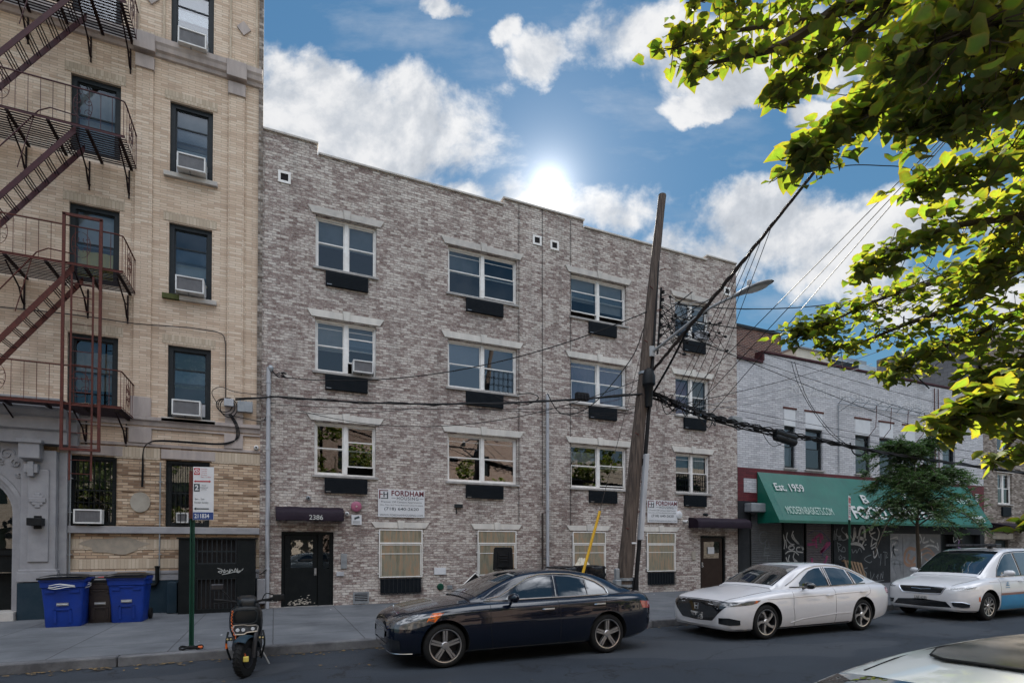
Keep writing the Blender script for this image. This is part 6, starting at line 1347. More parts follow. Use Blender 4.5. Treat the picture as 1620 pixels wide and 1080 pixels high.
    # windscreen and rear glass, as top-view patches
    for nm,(a0,a1,w0,w1) in (('windscreen',S['ws']),('rear_window',S['rw'])):
        decal(bvg,[(a0,-w0,0),(a0,w0,0)],[(a1,-w1,0),(a1,w1,0)],(0,0,-1),'car_glass',nm,t,off=.005,nu=16,nv=14)
    for pl in S.get('chrome',[]): line(bvg,S3(pl),SY,.010,S.get('trim','chrome'),'window_trim',t,mir=True,off=.006,n=60)
    for pl in S.get('blacktrim',[]): line(bvg,S3(pl),SY,.012,'gloss_black','window_trim',t,mir=True,off=.004,n=40)
    for pl in S['seams']: line(bvb,S3(pl),SY,.0035,'rubber','door_seam',body,mir=False,off=-.001,n=24)
    for (bvx,top,bot,d,mat,nm,mir) in S['decals'](f):
        decal(bvb if bvx=='b' else bvg,top,bot,d,mat,nm,body if nm in('badge',) else t,mir=mir)
    for (bvx,pts,d,r,mat,nm) in S['lines'](f):
        line(bvb if bvx=='b' else bvg,pts,d,r,mat,nm,t)
    for (x,z) in S['handles']:
        p=cast(bvb,(x,0,z),SY,.0); b=MB(); b.tube([p+Vector((-.10,0,0)),p+Vector((-.085,-.035,.004)),p+Vector((.085,-.035,.008)),p+Vector((.10,0,.008))],[.012,.014,.014,.012],6); b.build('door_handle',MT[S['hmat']],t,smooth=True)
    # mirrors
    for s in (-1,1):
        mx,mz=S['mirror']; w=f['W'](mx)
        b=MB(); rows=[]
        for q,r1,r2 in ((0,.03,.02),(.02,.07,.05),(.08,.085,.065),(.16,.075,.06),(.20,.04,.03)):
            rows.append([(mx-.02+.085*(.9 if q<.1 else .7)*math.cos(a)*(r1/.085)+q*.15,s*(w+q-.02),mz+r2*1.1*math.sin(a)) for a in [2*math.pi*k/14 for k in range(15)]])
        b.grid(rows); b.f.append(tuple(range(4*15,4*15+14))); b.f.append(tuple(range(0,14))); b.tube([(mx+.02,s*(w-.10),mz-.07),(mx+.01,s*(w+.01),mz-.03)],.025,6); b.build('side_mirror',MT[S['mmat']],t,smooth=True)
    # wheels
    r=S['wr']; rr=S['rim']
    for wx in S['wx']:
        for s in (-1,1):
            yo=s*(f['W'](wx)-.035); a_=lambda u:yo-s*u
            b=MB(); b.lathe([(rr-.01,a_(.20)),(r-.03,a_(.21)),(r-.004,a_(.185)),(r,a_(.15)),(r,a_(.06)),(r-.004,a_(.03)),(r-.025,a_(.004)),(rr+.02,a_(-.004)),(rr,a_(.006)),(rr-.012,a_(.03))],(wx,0,r),'y',48,cap=False); w=b.build('wheel',MT['rubber'],t,smooth=True,ang=50)
            if s<0:
                b=MB(); b.lathe([(0,a_(.12)),(rr-.02,a_(.12)),(rr-.02,a_(.01)),(rr,a_(.006)),(rr+.002,a_(.012)),(rr-.002,a_(.13))],(wx,0,r),'y',48,cap=False); b.build('rim_barrel',MT['dark_alloy'],w,smooth=True)
                b=MB(); ns=S['spokes']; sw=S['sw']; 
                def sp2(a0,pr,ya,yb):
                    pts=[(q*math.cos(a0+da),q*math.sin(a0+da)) for q,da in pr]; m=len(pts); vs=[(wx+p[0],a_(ya if i in (0,m-1) else yb),r+p[1]) for i,p in enumerate(pts)]+[(wx+p[0],a_(.06),r+p[1]) for p in pts]
                    b.add(vs,[tuple(range(m))]+[(i,i+m,(i+1)%m+m,(i+1)%m) for i in range(m)])
                for k in range(ns):
                    a0=2*math.pi*k/ns+R(90)
                    if S['style']=='twin':
                        for d_ in (-1,1): sp2(a0,[(.055,d_*.62),(rr-.008,d_*.155),(rr-.008,d_*.035),(.06,d_*.02)],.018,.012)
                    elif S['style']=='swirl': sp2(a0,[(.05,-.5),(.13,.10),(rr-.012,.30),(rr-.012,.62),(.15,.42),(.055,.7)],.018,.012)
                    else: sp2(a0,[(.05,-.28),(rr-.01,-.105),(rr-.01,.105),(.05,.28)],.02,.01)
                b.lathe([(0,a_(.006)),(.05,a_(.008)),(.062,a_(.022)),(.062,a_(.05))],(wx,0,r),'y',18); b.lathe([(rr-.016,a_(.03)),(rr-.012,a_(.008)),(rr+.004,a_(.004)),(rr+.004,a_(.02))],(wx,0,r),'y',48,cap=False)
                b.build('rim',MT['alu'],w,smooth=True,ang=30)
    # underside
    b=MB(); b.box(S['wx'][0]-.3,S['wx'][1]+.3,-.6,.6,.17,.30); b.build('underbody',MT['rubber'],t)
    t.location=loc
    return t,f
# dark blue saloon
W_=[(0,.50),(.03,.62),(.10,.74),(.25,.83),(.55,.885),(.9,.905),(2.5,.905),(3.8,.90),(4.3,.86),(4.55,.78),(4.66,.66),(4.70,.55)]
def cdec(f):
    return [('b',[(.10,-.30,.70),(.02,-.55,.745),(.25,-.9,.80),(.62,-1,.825)],[(.12,-.35,.60),(.05,-.55,.60),(.25,-.9,.60),(.50,-1,.68)],(.75,.66,0),'lamp_lens','headlight',False),
     ('b',[(.42,-1,.815),(.62,-1,.825)],[(.36,-1,.70),(.50,-1,.69)],(.75,.66,0),'lens_orange','indicator',False),
     ('b',[(0,-.40,.70),(0,0,.72),(0,.40,.70)],[(0,-.34,.42),(0,0,.40),(0,.34,.42)],(1,0,0),'gloss_black','grille',False),
     ('b',[(0,-.60,.36),(0,.60,.36)],[(0,-.62,.25),(0,.62,.25)],(1,0,0),'gloss_black','lower_intake',False),
     ('b',[(0,-.52,.46),(0,-.80,.44)],[(0,-.55,.30),(0,-.80,.30)],(1,.25,0),'gloss_black','side_intake',True),
     ('b',[(4.38,-1,.86),(4.68,-1,.84)],[(4.42,-1,.74),(4.68,-1,.72)],(-.35,.93,0),'lens_red','tail_light',False),
     ('b',[(4.60,-1,.40),(4.70,-1,.40)],[(4.60,-1,.37),(4.70,-1,.37)],(-.35,.93,0),'lens_red','reflector',False)]
def clin(f): return [('b',[(.05,-.5,.74),(.3,-.62,.82),(1.2,-.70,.93)],(0,0,-1),.003,'rubber','bonnet_seam'),('b',[(0,-.32,.56),(0,.32,.56)],(1,0,0),.009,'chrome','grille_bar'),('b',[(.1,-.88,.24),(.04,-.7,.235),(0,-.3,.23)],(1,.4,0),.008,'chrome','splitter_trim'),
   ('b',[(.9,-1,.235),(3.2,-1,.245)],(0,1,0),.009,'gloss_black','sill_trim'),('b',[(1.0,-1,.70),(2.2,-1,.735),(3.9,-1,.78)],(0,1,0),.005,'navy_car','crease')]
carpaint('navy_car',(.001,.0035,.011,1),flake=0,rough=.25,dirt=.01)
navy=dict(L=4.70,paint='navy_car',W=W_,
 Zt=[(0,.66),(.03,.70),(.10,.745),(.35,.835),(.8,.92),(1.3,.985),(1.6,1.0),(3.8,1.03),(4.3,1.04),(4.62,1.0),(4.68,.95),(4.70,.85)],
 Zs=[(0,.60),(.05,.66),(.15,.72),(.4,.80),(.9,.87),(1.5,.905),(3.0,.94),(4.0,.965),(4.4,.955),(4.62,.90),(4.70,.78)],
 Zb=[(0,.30),(.05,.22),(.15,.20),(.8,.19),(4.0,.21),(4.4,.26),(4.62,.34),(4.70,.46)],
 wx=(.80,3.64),wr=.332,ar=.372,rim=.245,spokes=5,sw=.1,style='twin',
 gz=[(1.25,.97),(1.5,1.09),(1.9,1.26),(2.15,1.34),(2.4,1.375),(2.75,1.39),(3.2,1.365),(3.5,1.315),(3.8,1.22),(4.1,1.09),(4.35,1.01)],
 gw=[(1.25,.66),(1.9,.62),(2.3,.585),(3.0,.58),(3.6,.58),(4.35,.60)],gb=[(1.25,.72),(1.6,.79),(2.2,.82),(3.2,.815),(3.8,.77),(4.35,.68)],crown=.025,
 side=[([(1.86,1.03),(2.02,1.14),(2.24,1.24),(2.42,1.29),(2.66,1.305)],[(1.80,.965),(2.62,.975)]),([(2.76,1.305),(3.0,1.295),(3.25,1.25)],[(2.74,.978),(3.28,.985)]),([(3.32,1.235),(3.5,1.17),(3.66,1.06)],[(3.31,.987),(3.68,.995)])],
 ws=(1.34,2.12,.62,.53),rw=(3.58,4.22,.50,.55),
 chrome=[[(1.50,.985),(1.70,1.02),(1.86,1.10),(2.05,1.20),(2.25,1.295),(2.45,1.34),(2.75,1.35),(3.05,1.335),(3.3,1.28),(3.52,1.20),(3.68,1.10),(3.72,1.0)],[(1.45,.955),(2.2,.968),(3.0,.978),(3.72,.992)]],
 blacktrim=[[(2.69,.98),(2.71,1.31)],[(3.30,.99),(3.30,1.24)]],
 seams=[[(1.52,.90),(1.50,.6),(1.55,.25)],[(2.70,.94),(2.72,.6),(2.72,.25)],[(3.62,.95),(3.60,.80),(3.40,.60),(3.28,.45),(3.26,.25)]],
 decals=cdec,lines=clin,handles=[(2.50,.80),(3.47,.84)],hmat='chrome',mmat='navy_car',mirror=(1.86,1.01))
t,_=car('dark_blue_car','dark blue saloon with silver five spoke wheels and chrome window trim','car',(1.53,-7.35,0),navy)
b=MB(); b.box(4.25,4.30,-.55,.55,1.03,1.075); b.v=[v+t.location for v in b.v]; b.build('boot_spoiler',MT['gloss_black'],t,bevel=.01)
b=MB(); b.tube([(.20,0,.80),(.20,0,.83)],.004,5); b.lathe([(.025,-.004),(.025,.004)],(.2,0,.855),'x',14); b.v=[v+t.location for v in b.v]; b.build('bonnet_ornament',MT['chrome'],t)
# white saloon
carpaint('white_car',(.53,.525,.54,1),rough=.32,dirt=.06)
def adec(f):
    return [('b',[(0,-.78,.715),(0,-.4,.735),(0,0,.74),(0,.4,.735),(0,.78,.715)],[(0,-.56,.50),(0,-.42,.36),(0,0,.34),(0,.42,.36),(0,.56,.50)],(1,0,0),'gloss_black','grille',False),
     ('b',[(.0,-.42,.725),(.1,-.75,.735),(.45,-1,.76),(.66,-1,.765)],[(.0,-.46,.655),(.1,-.75,.655),(.40,-1,.685),(.56,-1,.715)],(.72,.69,0),'lamp_lens','headlight',False),
     ('b',[(.52,-1,.757),(.64,-1,.760)],[(.47,-1,.71),(.55,-1,.715)],(.72,.69,0),'lens_orange','indicator',False),
     ('b',[(0,-.58,.43),(.06,-.78,.44),(.2,-.9,.40)],[(0,-.58,.32),(.06,-.78,.30),(.2,-.9,.31)],(.8,.5,0),'gloss_black','fog_intake',False),
     ('b',[(0,-.17,.50),(0,.17,.50)],[(0,-.17,.36),(0,.17,.36)],(1,0,0),'plate','number_plate',False),
     ('b',[(4.62,-1,.90),(4.9,-1,.88)],[(4.66,-1,.78),(4.9,-1,.76)],(-.35,.93,0),'lens_red','tail_light',False)]
def alin(f): return [('b',[(0,-.82,.72),(0,-.5,.745),(0,0,.752),(0,.5,.745),(0,.82,.72)],(1,0,0),.009,'dark_alloy','grille_bar'),('b',[(.08,-.6,.75),(.45,-.72,.83),(1.2,-.76,.95)],(0,0,-1),.003,'rubber','bonnet_seam'),('b',[(0,-.9,.22),(0,0,.215),(0,.9,.22)],(1,.0,0),.010,'alu','splitter_trim'),
  ('b',[(1.55,-1,.30),(1.9,-1,.36),(2.9,-1,.42),(3.3,-1,.42)],(0,1,0),.006,'white_car','crease'),('b',[(.95,-1,.78),(2.0,-1,.80),(3.6,-1,.84)],(0,1,0),.006,'white_car','crease'),('b',[(1.25,-1,.215),(3.3,-1,.225)],(0,1,0),.012,'rubber','sill_trim')]
white=dict(L=4.90,paint='white_car',W=[(0,.58),(.03,.68),(.10,.78),(.25,.86),(.55,.905),(.9,.925),(2.5,.93),(3.9,.92),(4.5,.88),(4.75,.80),(4.86,.70),(4.90,.60)],
 Zt=[(0,.70),(.03,.735),(.10,.765),(.35,.84),(.8,.915),(1.3,.98),(1.6,1.0),(3.9,1.03),(4.5,1.05),(4.80,1.02),(4.88,.95),(4.90,.85)],
 Zs=[(0,.64),(.05,.69),(.15,.735),(.4,.79),(.9,.86),(1.5,.905),(3.0,.93),(4.2,.96),(4.6,.95),(4.82,.90),(4.90,.78)],
 Zb=[(0,.26),(.05,.20),(.15,.18),(.8,.17),(4.1,.18),(4.6,.26),(4.82,.34),(4.90,.46)],
 wx=(.93,3.76),wr=.338,ar=.378,rim=.245,spokes=5,sw=.1,style='swirl',
 gz=[(1.28,.97),(1.55,1.10),(1.95,1.28),(2.25,1.38),(2.55,1.42),(2.9,1.43),(3.3,1.41),(3.7,1.34),(4.1,1.215),(4.45,1.08),(4.62,1.03)],
 gw=[(1.28,.68),(1.95,.63),(2.4,.60),(3.2,.59),(3.8,.59),(4.62,.60)],gb=[(1.28,.74),(1.7,.81),(2.3,.84),(3.3,.83),(3.9,.79),(4.62,.68)],crown=.025,
 side=[([(1.98,1.06),(2.15,1.17),(2.38,1.29),(2.58,1.34),(2.74,1.35)],[(1.96,.975),(2.82,.985)]),([(2.90,1.352),(3.2,1.345),(3.5,1.30)],[(2.90,.985),(3.60,.995)]),([(3.62,1.275),(3.85,1.19),(4.02,1.10)],[(3.72,.998),(4.06,1.05)])],
 ws=(1.36,2.24,.64,.55),rw=(3.9,4.5,.50,.55),
 chrome=[[(1.62,1.01),(1.85,1.11),(2.1,1.24),(2.35,1.335),(2.62,1.385),(2.95,1.395),(3.3,1.375),(3.65,1.30),(3.95,1.19),(4.15,1.10)]],trim='alu',
 blacktrim=[[(1.70,.98),(2.8,.98),(4.05,1.0)],[(2.80,.99),(2.80,1.36)],[(2.86,.99),(2.86,1.36)],[(3.64,1.0),(3.58,1.29)]],
 seams=[[(1.66,.90),(1.62,.6),(1.68,.22)],[(2.88,.93),(2.86,.6),(2.86,.22)],[(4.02,.95),(3.98,.80),(3.62,.66),(3.45,.45),(3.42,.24)]],
 decals=adec,lines=alin,handles=[(2.68,.80),(3.74,.84)],hmat='white_car',mmat='gloss_black',mirror=(1.98,1.02))
tw,_=car('white_car','white saloon with black grille and swirled two tone wheels, parked in the middle','car',(7.82,-7.42,0),white)
ploc=tw.location
def onf(parent,body,x,y,z,h,wd,m,bold=0.): 
    M=Matrix.Translation((x,y,z))@Matrix.Rotation(R(-90),4,'Z'); text(parent,body,0,0,h,0,MT[m],width=wd,M=M,bold=bold)
onf(tw,'LGT 8678',ploc.x-.03,ploc.y,.43,.075,.28,'ink_grey',.01)
b=MB(); 
for q in ([(-.045,.66),(-.035,.56)],[(.045,.66),(.035,.56)],[(-.04,.61),(.04,.61)]): b.tube([(-.012,q[0][0],q[0][1]),(-.018,q[1][0],q[1][1])],.008,5)
b.tube([(-.01,-.06,.67),(-.012,-.05,.55),(-.012,.05,.55),(-.01,.06,.67),(-.01,-.06,.67)],.005,5); b.v=[v+ploc for v in b.v]; b.build('badge',MT['chrome'],tw)
# white people carrier
def vdec(f):
    return [('b',[(0,-.52,.80),(0,0,.815),(0,.52,.80)],[(0,-.44,.66),(0,0,.645),(0,.44,.66)],(1,0,0),'gloss_black','grille',False),
     ('b',[(.05,-.60,.80),(.2,-.85,.83),(.55,-1,.85)],[(.05,-.58,.745),(.2,-.85,.735),(.50,-1,.765)],(.8,.6,0),'headlamp_white','headlight',True),
     ('b',[(.05,-.62,.788),(.2,-.82,.812),(.42,-1,.83)],[(.05,-.62,.757),(.2,-.82,.757),(.38,-1,.785)],(.8,.6,0),'lamp_lens','headlight_lens',True),
     ('b',[(0,-.55,.46),(0,0,.50),(0,.55,.46)],[(0,-.66,.33),(0,0,.31),(0,.66,.33)],(1,0,0),'gloss_black','lower_grille',False),
     ('b',[(0,-.66,.455),(.08,-.85,.46),(.2,-.95,.42)],[(0,-.70,.36),(.08,-.85,.33),(.2,-.95,.34)],(.85,.5,0),'gloss_black','fog_lamp',True),
     ('b',[(0,-.17,.60),(0,.17,.60)],[(0,-.17,.46),(0,.17,.46)],(1,0,0),'plate','number_plate',False),
     ('b',[(1.42,-1,.60),(3.0,-1,.615),(4.6,-1,.64)],[(1.42,-1,.25),(3.0,-1,.25),(4.6,-1,.25)],(0,1,0),'stripe_blue','blue_stripe',False),
     ('b',[(1.42,-1,.655),(3.0,-1,.675),(4.6,-1,.70)],[(1.42,-1,.602),(3.0,-1,.617),(4.6,-1,.642)],(0,1,0),'stripe_brown','brown_stripe',False),
     ('b',[(.52,-1,.58),(.57,-1,.60)],[(.52,-1,.49),(.58,-1,.47)],(.3,.95,0),'lens_orange','side_marker',False)]
def vlin(f): return [('b',[(0,-.54,.80),(0,-.44,.64),(0,0,.63),(0,.44,.64),(0,.54,.80)],(1,0,0),.010,'chrome','grille_trim'),('b',[(0,-.22,.755),(0,-.04,.745),(0,0,.735),(0,.04,.745),(0,.22,.755)],(1,0,0),.011,'chrome','wing_badge'),
   ('b',[(0,-.66,.46),(.08,-.85,.465),(.2,-.96,.42),(.2,-.95,.34),(.08,-.85,.33),(0,-.70,.355),(0,-.66,.46)],(.85,.5,0),.008,'chrome','fog_trim'),('b',[(.1,-.62,.85),(.5,-.75,.93),(1.1,-.80,1.05)],(0,0,-1),.003,'rubber','bonnet_seam'),('b',[(1.0,-1,.93),(2.0,-1,.94),(4,-1,.97)],(0,1,0),.005,'van_white','crease')]
carpaint('van_white',(.57,.57,.585,1),rough=.32,dirt=.05)
van=dict(L=5.15,paint='van_white',W=[(0,.62),(.03,.74),(.10,.83),(.25,.92),(.5,.97),(.9,1.0),(2.5,1.01),(4.4,1.0),(4.9,.95),(5.05,.88),(5.12,.78),(5.15,.7)],
 Zt=[(0,.78),(.03,.82),(.10,.86),(.35,.94),(.8,1.02),(1.1,1.09),(1.4,1.12),(4.8,1.15),(5.1,1.1),(5.15,1.0)],
 Zs=[(0,.72),(.05,.78),(.15,.82),(.4,.88),(.9,.96),(1.4,1.0),(3.0,1.03),(4.8,1.06),(5.1,1.0),(5.15,.9)],
 Zb=[(0,.30),(.05,.24),(.15,.22),(.8,.20),(4.2,.22),(4.8,.28),(5.05,.34),(5.15,.46)],
 wx=(.98,4.07),wr=.345,ar=.40,rim=.225,spokes=10,sw=.1,style='plain',
 gz=[(.95,1.04),(1.2,1.18),(1.6,1.42),(1.95,1.60),(2.25,1.69),(2.7,1.735),(3.5,1.74),(4.4,1.70),(4.8,1.62),(4.98,1.30),(5.08,1.1)],
 gw=[(.95,.78),(1.6,.74),(2.2,.70),(3.2,.69),(4.6,.67),(5.08,.66)],gb=[(.95,.86),(1.5,.90),(2.2,.925),(3.8,.92),(4.8,.88),(5.08,.8)],crown=.03,
 side=[([(1.55,1.13),(1.72,1.28),(1.95,1.46),(2.20,1.60),(2.5,1.635)],[(1.52,1.06),(2.5,1.075)]),([(2.6,1.64),(3.4,1.645)],[(2.6,1.08),(3.5,1.09)]),([(3.55,1.64),(4.7,1.56)],[(3.6,1.09),(4.7,1.1)])],
 ws=(1.06,2.12,.74,.64),rw=(4.86,5.02,.6,.6),chrome=[],blacktrim=[[(1.5,1.06),(1.65,1.25),(1.95,1.50),(2.2,1.635),(2.6,1.67),(3.5,1.68),(4.6,1.6)],[(1.5,1.055),(4.7,1.095)],[(2.55,1.08),(2.55,1.64)]],
 seams=[[(1.45,1.0),(1.43,.6),(1.46,.25)],[(2.55,1.03),(2.55,.25)],[(3.55,1.04),(3.55,.25)]],decals=vdec,lines=vlin,handles=[(2.35,.93),(3.4,.95)],hmat='van_white',mmat='van_white',mirror=(1.62,1.15))
tv,_=car('white_minivan','white minivan with low blue stripe and a roof light bar, at right edge','minivan',(14.95,-7.55,0),van)
pl=tv.location; onf(tv,'LNE 6235',pl.x-.03,pl.y,.53,.075,.28,'ink_grey',.01)
b=MB(); b.box(2.15,2.42,-.58,.58,1.80,1.87); b.box(2.2,2.3,-.45,-.35,1.74,1.80); b.box(2.2,2.3,.35,.45,1.74,1.80); b.v=[v+pl for v in b.v]; lb=b.build('light_bar',MT['dark_alloy'],tv,bevel=.02)
b=MB()
for k in range(12): b.box(2.135,2.149,-.56+k*.094,-.48+k*.094,1.815,1.855)
b.v=[v+pl for v in b.v]; b.build('lamp_module',MT['lamp_lens'],lb)
b=MB(); 
for k in range(3): b.box(1.66+.02*k,1.80-.02*k,-.999-.006,-.999-.002,.83+k*.04,.85+k*.04)
b.box(1.64,1.82,-1.005,-1.001,.78,.795); b.v=[v+pl for v in b.v]; b.build('door_emblem',MT['stripe_blue'],tv)
# near white car: only its roof is in frame
carpaint('cream_car',(.60,.61,.58,1),rough=.3,dirt=.0)
near=dict(white); near.update(paint='cream_car',decals=lambda f:[],mmat='cream_car')
near['gz']=[(x,z+(.09 if x>1.5 else 0)) for x,z in white['gz']]
tn,_=car('near_white_car','white car in the foreground with black sunroof, only its roof showing','car',(-.90,-15.60,0),near)
def roofz(x,y):
    G=interp(*zip(*near['gz'])); return G(x)+.025*(1-(y/.6)**2)
b=MB(); out=[(2.72,-.40),(2.62,-.34),(2.60,0),(2.62,.34),(2.72,.40),(3.5,.40),(3.6,.36),(3.6,-.36),(3.5,-.40)]
rows=[[(x,y,roofz(x,y)+.012) for y in [(-.48+.96*j/12)*e for j in range(13)]] for x,e in ((2.42,.86),(2.45,.95),(2.52,1),(2.65,1),(2.8,1),(3.0,1),(3.2,1),(3.5,1),(3.57,.95))]
b.grid(rows); b.v=[v+tn.location for v in b.v]; b.build('sunroof',pm('sunroof_glass',(.02,.018,.016),(.10,.09,.08),.22,7,spec=.5,lo=.4,hi=.6),tn,smooth=True,fixn=False)  # brown mottle in the glass colour stands for tree reflections
b=MB(); o=[(2.42,y_) for y_ in (-.41,-.2,0,.2,.41)]+[(2.45,.455),(2.52,.48),(2.8,.48),(3.1,.48),(3.5,.48),(3.57,.456)]+[(3.57,y_) for y_ in (.2,0,-.2)]+[(3.57,-.456),(3.5,-.48),(3.1,-.48),(2.8,-.48),(2.52,-.48),(2.45,-.455),(2.42,-.41)]
b.tube([(x,y,roofz(x,y)+.010) for x,y in o],.0035,5)
for s in (-1,1): b.tube([(x,s*.515,roofz(x,.515)+.001) for x in (2.28,2.4,2.6,2.9,3.2,3.6)],.0035,5)
b.v=[v+tn.location for v in b.v]; b.build('roof_seal',MT['rubber'],tn,smooth=True)
# ---------------------------------------------------------------- trees
def leafmesh(name,mat,parent,P,N,T,S,tint,kind='linden'):
    """one mesh of folded leaves: P centres, N normals, T tip directions, S sizes"""
    n=len(P)
    if kind=='linden':
        out=np.array([(0,0,0),(0,-.42,.0),(.24,-.50,.08),(.44,-.28,.15),(.45,.03,.13),(.29,.32,.05),(0,.64,-.12),(-.29,.32,.05),(-.45,.03,.13),(-.44,-.28,.15),(-.24,-.50,.08)]); m=11
        fs=[(0,i,i%10+1) for i in range(1,11)]; rim=np.array([0]+[1]*10,float)
    else:
        out=np.array([(0,-.5,0),(.16,0,.02),(0,.5,0),(-.16,0,.02)]); m=4; fs=[(0,1,2,3)]; rim=np.zeros(4)
    N=N/np.linalg.norm(N,axis=1,keepdims=True); T=T-N*(T*N).sum(1,keepdims=True); T=T/np.linalg.norm(T,axis=1,keepdims=True); B=np.cross(T,N)
    V=P[:,None,:]+S[:,None,None]*(out[None,:,0:1]*B[:,None,:]+out[None,:,1:2]*T[:,None,:]+out[None,:,2:3]*N[:,None,:])
    if kind=='linden': V+= (rng.normal(0,.035,V.shape)*S[:,None,None]); V[:,:,2]-= (np.abs(rng.normal(0,.25,(n,1)))*(out[None,:,1]**2)*S[:,None])
    V=V.reshape(-1,3); off=np.array(worldloc(parent)); V-=off
    F_=(np.array(fs)[None]+ (np.arange(n)*m)[:,None,None]).reshape(-1,len(fs[0]))
    me=bpy.data.meshes.new(name); me.from_pydata(V.tolist(),[],F_.tolist()); me.materials.append(MT[mat])
    a=me.attributes.new('tint','FLOAT','POINT'); a.data.foreach_set('value',np.repeat(tint,m).astype(np.float32))
    a=me.attributes.new('rim','FLOAT','POINT'); a.data.foreach_set('value',np.tile(rim,n).astype(np.float32))
    me.polygons.foreach_set('use_smooth',[True]*len(me.polygons))
    o=bpy.data.objects.new(name,me); C.objects.link(o); o.parent=parent; return o
CAMP=Vector((0,-D,H))
def at(px,py,d): return CAMP+ray(px,py)*d
FT=thing('foreground_tree','large broad leaved tree overhanging the top right, its backlit leaves yellow green','tree',(6.6,-17.9,.15))
TB=Vector((6.6,-17.9,.15)); fork=Vector((6.3,-17.6,3.4))
b=MB(); b.tube(cr([TB,TB+Vector((-.05,.05,1.2)),Vector((6.4,-17.7,2.4)),fork],6),[.22-.004*i for i in range(19)],12); b.build('trunk',MT['bark'],FT,smooth=True)
BR=[ # surveyed limbs: (points px,py,depth), leaves, spread, size
 ([(1800,-260,3.6),(1560,-60,3.3),(1330,20,3.4),(1160,50,3.6),(1062,78,3.7)],270,.21,.10),
 ([(1330,10,3.4),(1240,70,3.4),(1150,95,3.5),(1090,105,3.6)],120,.13,.10),
 ([(1300,-20,3.3),(1180,-10,3.5),(1085,5,3.6)],70,.12,.10),
 ([(1420,0,3.3),(1330,70,3.4),(1260,120,3.5),(1232,150,3.5)],150,.16,.10),
 ([(1700,-100,2.7),(1520,60,2.7),(1420,130,2.8),(1330,200,2.9),(1262,258,3.)],430,.19,.105),
 ([(1700,-60,2.2),(1600,20,2.2),(1500,60,2.3),(1420,90,2.4)],380,.24,.085),
 ([(1800,60,2.4),(1640,120,2.4),(1530,170,2.5),(1440,200,2.7)],420,.20,.09),
 ([(1800,-60,2.8),(1600,-40,2.8),(1480,0,2.9)],330,.28,.11),
 ([(1800,200,3.4),(1640,230,3.5),(1540,270,3.6),(1440,300,3.8)],280,.22,.11),
 ([(1800,300,3.6),(1620,340,3.8),(1500,360,4.),(1420,395,4.2),(1358,432,4.3)],330,.19,.105),
 ([(1800,330,4.3),(1620,400,4.4),(1500,440,4.8),(1400,470,5.2),(1310,510,5.5),(1248,532,5.6)],520,.24,.105),
 ([(1620,420,4.4),(1520,480,4.8),(1440,510,5.),(1350,545,5.4),(1300,548,5.5)],260,.20,.10),
 ([(1800,420,4.),(1640,480,4.4),(1540,530,4.8),(1460,560,5.),(1412,588,5.2)],420,.26,.105),
 ([(1800,480,4.),(1650,540,4.2),(1590,590,4.4),(1540,600,4.6)],260,.22,.10),
 ([(1800,560,2.5),(1680,590,2.6),(1600,620,2.7),(1540,650,2.8),(1478,678,2.85)],230,.13,.115),
 ([(1800,640,2.5),(1700,650,2.6),(1620,680,2.7),(1575,730,2.8)],110,.13,.105),
 ([(1800,100,3.6),(1680,260,3.8),(1600,380,4.),(1540,450,4.3)],420,.26,.10),
 ([(1800,-160,3.),(1660,-100,3.),(1540,-40,3.),(1400,-30,3.2)],260,.24,.11),
 ([(1760,760,2.5),(1690,790,2.6),(1650,820,2.7),(1612,835,2.8)],45,.07,.10)]
PP=[];NN=[];TT=[];SS=[];TI=[]
for bi,(pts,n,spread,size) in enumerate(BR):
    c=[at(*q) for q in pts]; cur=cr(c,8); n=int(n*1.05)
    bb=MB(); root=fork+Vector((0,0,.2+.05*bi)); full=cr([root,(root+c[0])/2+Vector((0,0,.25)),c[0]],6)[:-1]+cur
    m=len(full); bb.tube(full,[.06*(1-i/m)**1.3+.0035 for i in range(m)],6); bb.build('branch',MT['twig'],FT,smooth=True)
    tw=MB(); L=len(cur)
    for k in range(n):
        u=random.random()**.85; i=min(int(u*(L-1)),L-2); p=cur[i].lerp(cur[i+1],u*(L-1)-i); taper=1.15-.75*u
        # short side shoots carry the leaves in rows
        dv=Vector((random.gauss(0,1),random.gauss(0,1),random.gauss(-.15,.75)))*spread*taper
        q=p+dv*.75
        if k%3==0: tw.tube([p,p+dv*.6+Vector((0,0,-.02)),q],[.004,.003,.0015],3)
        tip=(dv.normalized()*.7+Vector((0,0,-.55))+Vector((random.gauss(0,.35),random.gauss(0,.35),random.gauss(0,.2))))
        nn=Vector((random.gauss(0,.42),random.gauss(-.1,.42),1.))
        PP.append(q);TT.append(tip);NN.append(nn);SS.append(size*random.uniform(.5,1.08));TI.append(min(1,max(0,random.gauss(.5,.25))))
    tw.build('twigs',MT['twig'],FT,fixn=False)
A_=lambda l: np.array([tuple(v) for v in l])
leafmesh('crown','leaf_linden',FT,A_(PP),A_(NN),A_(TT),np.array(SS),np.array(TI))
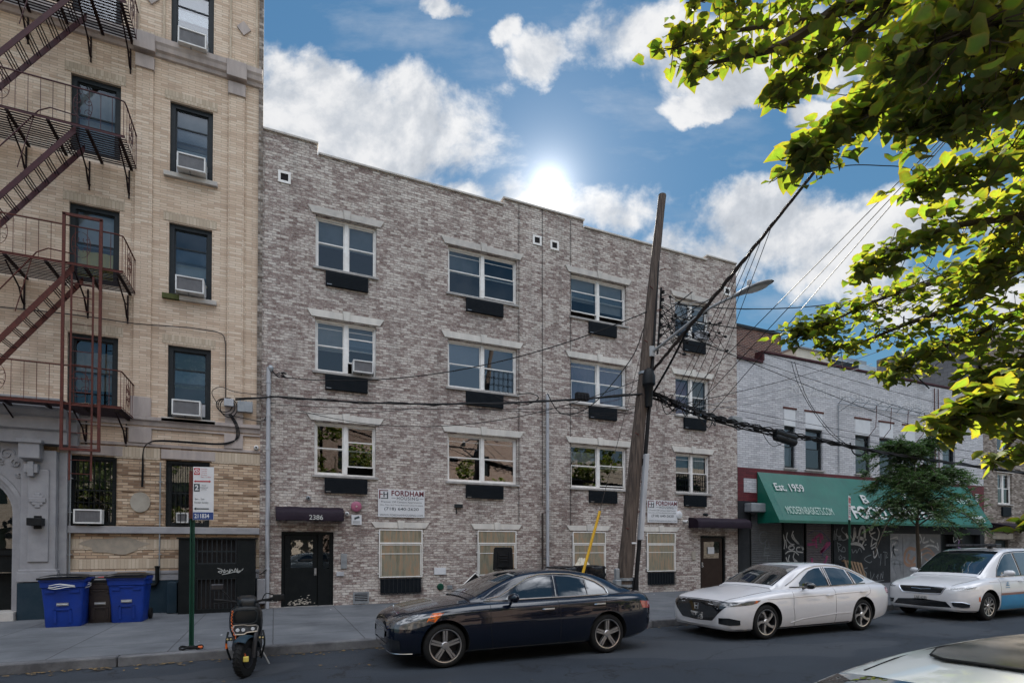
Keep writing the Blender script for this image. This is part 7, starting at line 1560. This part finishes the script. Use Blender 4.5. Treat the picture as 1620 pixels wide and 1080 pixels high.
# young street tree with feathery leaves
YT=thing('young_street_tree','young feathery leaved street tree in front of the green awning','tree',(18.9,-5.25,.15))
b0=Vector((18.9,-5.25,.15)); b=MB(); tr=cr([b0,b0+Vector((.03,0,1.2)),b0+Vector((-.05,0,2.3)),b0+Vector((.05,0,3.4)),b0+Vector((-.25,0,4.6))],6); b.tube(tr,[.075-.0026*i for i in range(len(tr))],9); b.build('trunk',MT['bark'],YT,smooth=True)
PP=[];NN=[];TT=[];SS=[];TI=[]; tw=MB(); random.seed(21)
ends=[]
for k in range(84):
    t=random.uniform(.52,1.); a=random.uniform(0,6.283); i=int(t*(len(tr)-1)); p=tr[i]
    Lb=random.uniform(.9,2.15)*(1.15-.55*max(0,(t-.5)*1.6)); el=random.uniform(-.1,1.1)+(.5 if t>.9 else 0)
    if t<.55: el=random.uniform(.2,.6)
    d=Vector((math.cos(a)*1.1,math.sin(a)*1.0,el)); d.normalize()
    q=p+d*Lb+Vector((0,0,-.25*Lb*Lb)); mid=p+d*Lb*.55+Vector((0,0,.05)); c=cr([p,mid,q],6); tw.tube(c,[.022*(1-j/len(c))+.004 for j in range(len(c))],4)
    for j in range(26):
        u=random.uniform(.22,1.); jj=min(int(u*(len(c)-1)),len(c)-2); s=c[jj].lerp(c[jj+1],random.random())
        aa=a+random.gauss(0,1.0); ld=Vector((math.cos(aa),math.sin(aa),random.gauss(-.35,.55))).normalized(); Ll=random.uniform(.22,.48)
        side=ld.cross(Vector((0,0,1))).normalized(); sh=random.gauss(.4,.22)+.12*(t>.85)  # topmost leaflets tinted paler, as if the sun caught them
        for w in range(9):
            cc=s+ld*Ll*(w+1)/9+Vector((0,0,-.12*Ll*((w+1)/9)**2))
            if cc.z<2.25+.25*math.sin(cc.x*3): continue
            for sg in (-1,1):
                dv=(side*sg+ld*.45).normalized(); ls=.105*(1.1-.5*w/9)*random.uniform(.8,1.2)
                PP.append(cc+dv*ls*.5); TT.append(dv); NN.append(Vector((random.gauss(0,.6),random.gauss(0,.6),1))); SS.append(ls); TI.append(min(1,max(0,sh+random.gauss(0,.1))))
tw.build('branches',MT['twig'],YT,smooth=True)
leafmesh('crown','leaf_dark',YT,A_(PP),A_(NN),A_(TT),np.array(SS)*1.15,np.array(TI),'leaflet')

# street trees on the near pavement behind the camera (they show in the window reflections)
for k,(x,y,h,sd) in enumerate(((-8.5,-18.6,8.2,1),(3.6,-19.8,10.,2),(13.6,-19.2,6.8,3),(22.5,-19.2,10.,4))):
    random.seed(90+sd); NT_=thing('street_tree','leafy street tree behind the camera, '+('farthest left','second from left','third from left','farthest right')[k]+' of four','tree',(x,y,.15),'street trees behind the camera')
    b=MB(); b.tube([(x,y,.1),(x+.1,y,h*.35),(x-.1,y,h*.75)],[.2,.15,.06],8)
    b.build('trunk',MT['bark'],NT_,smooth=True); PP=[];NN=[];TT=[];SS=[];TI=[]
    cl=[(Vector((random.gauss(0,1.5),random.gauss(0,1.1),h*.62+random.gauss(0,h*.15))),random.uniform(.5,1.)) for i in range(26)]
    for i in range(2600):
        c,r=random.choice(cl); v=Vector((random.gauss(0,1),random.gauss(0,1),random.gauss(0,1))); p=Vector((x,y,0))+c+v.normalized()*r*random.uniform(.6,1.)
        PP.append(p);NN.append(Vector((random.gauss(0,.5),random.gauss(0,.5),1)));TT.append(Vector((random.gauss(0,1),random.gauss(0,1),-.4)));SS.append(random.uniform(.16,.30));TI.append(random.random()*.7)
    leafmesh('crown','leaf_linden',NT_,A_(PP),A_(NN),A_(TT),np.array(SS),np.array(TI))
